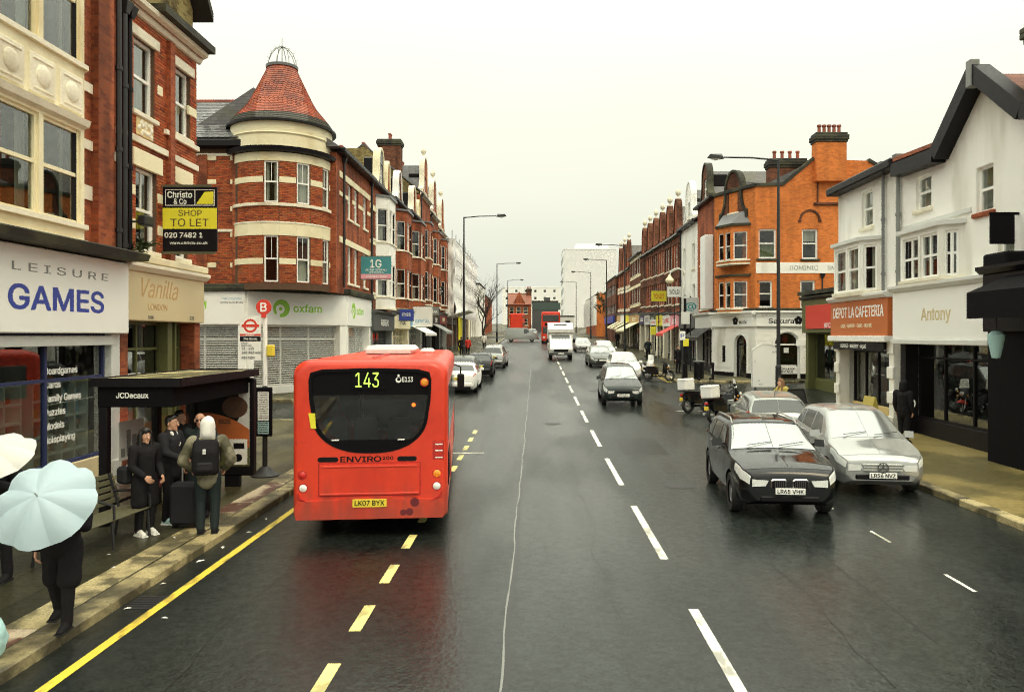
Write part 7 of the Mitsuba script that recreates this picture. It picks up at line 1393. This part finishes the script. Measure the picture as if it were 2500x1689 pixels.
a('shoulder_bag', bbox(-.3, -.14, .08, .34, .86, 1.14, .04), 'cloth_k2', 30); a('bag_strap', tube([(-.2, .2, 1.12), (-.05, .13, 1.44), (.1, -.08, 1.40)], .012, 5), 'white_g')
m_, a, J, hp = person('young man with short dark hair in open black jacket and pale blue trainers', -6.0, 12.65, 78, 1.76, 'cloth_k2', 'cloth_k', 'cyan', style='short', turn=4, arms={'r': ([.24, -.06, 1.20], [.20, -.34, 1.10]), 'l': ([-.24, -.08, 1.18], [-.12, -.28, 1.08])}, shirt='cloth_w')
person('person in black seen behind the young man under the shelter roof', -6.35, 13.7, 70, 1.74, style='short')
b_, a, J, hp = person('bald man with dark glasses in a dark coat behind the hooded man', -5.72, 13.1, 18, 1.76, 'cloth_b', 'cloth_k', style='bald', longcoat=True)
a('glasses', cat([hull([hp(e * .008, -.104, .02), hp(e * .052, -.09, .02), hp(e * .052, -.09, -.008), hp(e * .01, -.104, -.008), hp(e * .03, -.108, .022), hp(e * .03, -.108, -.012)]) for e in (-1, 1)]), 'black', False)
p_, a, J, hp = person('hooded man seen from behind in khaki jacket with large black backpack', -5.12, 12.0, 196, 1.76, 'cloth_o', 'cloth_b', 'cloth_k', style='hood', bulk=1.14, hat='cloth_w', face=False, arms={'l': ([-.36, .02, 1.14], [-.24, -.12, .98]), 'r': ([.36, .02, 1.14], [.24, -.12, .98])})
bk = solo('backpack', 'large black backpack worn by the hooded man', 'backpack', mv(blob([m3.Manifold.hull_points(np.vstack([ball((s * .12, yy, zz), .07) for s in (-1, 1) for yy, zz in ((.16, 1.0), (.2, 1.42), (.28, 1.02), (.27, 1.3))])), (np.array([-.08, .38, 1.05]), .05, np.array([.08, .38, 1.05]), .05)], .04, 3), -5.12, 12.0, .12, rz=196), 'cloth_k', 60)
for s in (-1, 1): part(bk, 'shoulder_strap', mv(tube([(s * .13, .12, 1.46), (s * .15, -.06, 1.53), (s * .15, -.20, 1.35), (s * .17, -.10, 1.1)], .022, 6), -5.12, 12.0, .12, rz=196), 'cloth_k2')
part(bk, 'front_pocket', mv(bbox(-.12, .12, .32, .38, .98, 1.16, .03), -5.12, 12.0, .12, rz=196), 'cloth_k2'); part(bk, 'badge', mv(bbox(-.02, .03, .35, .37, 1.28, 1.36, .008), -5.12, 12.0, .12, rz=196), 'white_g')
def umbrella(label, c, tilt, rz, R, m, grip):
    b = thing('umbrella', label, 'umbrella'); n = 8; rows = 6; v, f = [], []
    for i in range(n * 4):
        a = i * 2 * math.pi / (n * 4); sag = 1 - .085 * (1 - abs(math.cos(a * n / 2))) * 1.0
        for j in range(rows + 1): t = j / rows; v.append([R * t * math.cos(a) * (sag if j == rows else 1 - .10 * t * t * (1 - abs(math.cos(a * n / 2)))), R * t * math.sin(a) * (sag if j == rows else 1 - .10 * t * t * (1 - abs(math.cos(a * n / 2)))), .36 * R * (1 - t ** 2.0) - .045 * t * (1 - abs(math.cos(a * n / 2)))])
    N = n * 4; q = rows + 1
    for i in range(N):
        for j in range(rows): A, B = i * q + j, ((i + 1) % N) * q + j; f += [[A, A + 1, B + 1], [A, B + 1, B]]
    M = trimesh.transformations.rotation_matrix(math.radians(rz), [0, 0, 1]) @ trimesh.transformations.rotation_matrix(math.radians(tilt), [1, 0, 0]); M[:3, 3] = c
    can = trimesh.Trimesh(np.array(v), f, process=False); can.merge_vertices(); can.apply_transform(M); part(b, 'canopy', can, m, 25)
    tip = (M @ [0, 0, .36 * R + .06, 1])[:3]; part(b, 'shaft', cyl(tip, grip, .008, n=6), 'steel'); part(b, 'handle', cyl(np.array(grip) * 1.0, np.array(grip) + (np.array(grip) - tip) * .12, .015, n=8), 'black')
    for i in range(n):
        a = i * 2 * math.pi / n; p = [(M @ [R * t * math.cos(a), R * t * math.sin(a), .36 * R * (1 - t * t) - .008, 1])[:3] for t in (0, .33, .66, 1)]; part(b, 'rib', tube(p, .004, 4), 'steel')
person('person in dark clothes walking under the pale blue umbrella', -5.02, 8.15, 8, 1.64, 'cloth_k', 'cloth_k', 'cloth_k', style='short', longcoat=True, stride=.14, bulk=1.2, arms={'r': ([.26, -.06, 1.15], [.12, -.26, 1.22])})
umbrella('pale blue umbrella tilted to the street in the lower left', (-4.92, 7.70, 1.52), 52, 6, .50, 'umbrella_b', (-4.90, 7.95, 1.26))
person('person in dark clothes under the white umbrella by the games shop', -6.75, 9.65, 10, 1.70, 'cloth_k2', 'cloth_k', 'cloth_k', style='short', arms={'r': ([.25, -.06, 1.2], [.12, -.24, 1.30])})
umbrella('white umbrella beside the games shop at the left edge', (-6.60, 9.30, 1.72), 30, 0, .50, 'umbrella_w', (-6.66, 9.45, 1.40))
person('pedestrian in bright red jacket far up the left pavement', -6.15, 70, 180, 1.7, 'cloth_r', 'cloth_k', style='short', face=False, stride=.1)
person('pedestrian in black beside the red jacket, far left pavement', -6.7, 69.5, 170, 1.75, style='short', face=False)
person('pedestrian in pale top near the far parked cars on the left', -5.6, 84, 180, 1.7, 'cloth_w', 'cloth_k', style='short', face=False)
person('pedestrian in dark clothes standing by the white scooter on the right', 9.2, 49.5, 20, 1.75, style='short', face=False)
person('dark pedestrian outside the cleaners on the right pavement', 9.4, 64, 0, 1.75, 'cloth_b', style='short', face=False)
person('pedestrian in black under the far right awnings', 9.6, 90, 0, 1.75, style='short', face=False)
person('person in dark coat with hood outside the cafeteria', 10.5, 21.9, 120, 1.72, 'cloth_k', 'cloth_k', style='hood', face=False, bulk=1.15)
person('brown-haired person in mustard top leaning by the open hatchback door', 8.05, 24.6, -70, 1.68, 'mustard', 'cloth_k', hair='hair_b', style='long', lean=.18, arms={'l': ([-.3, -.2, 1.2], [-.24, -.42, 1.1])})
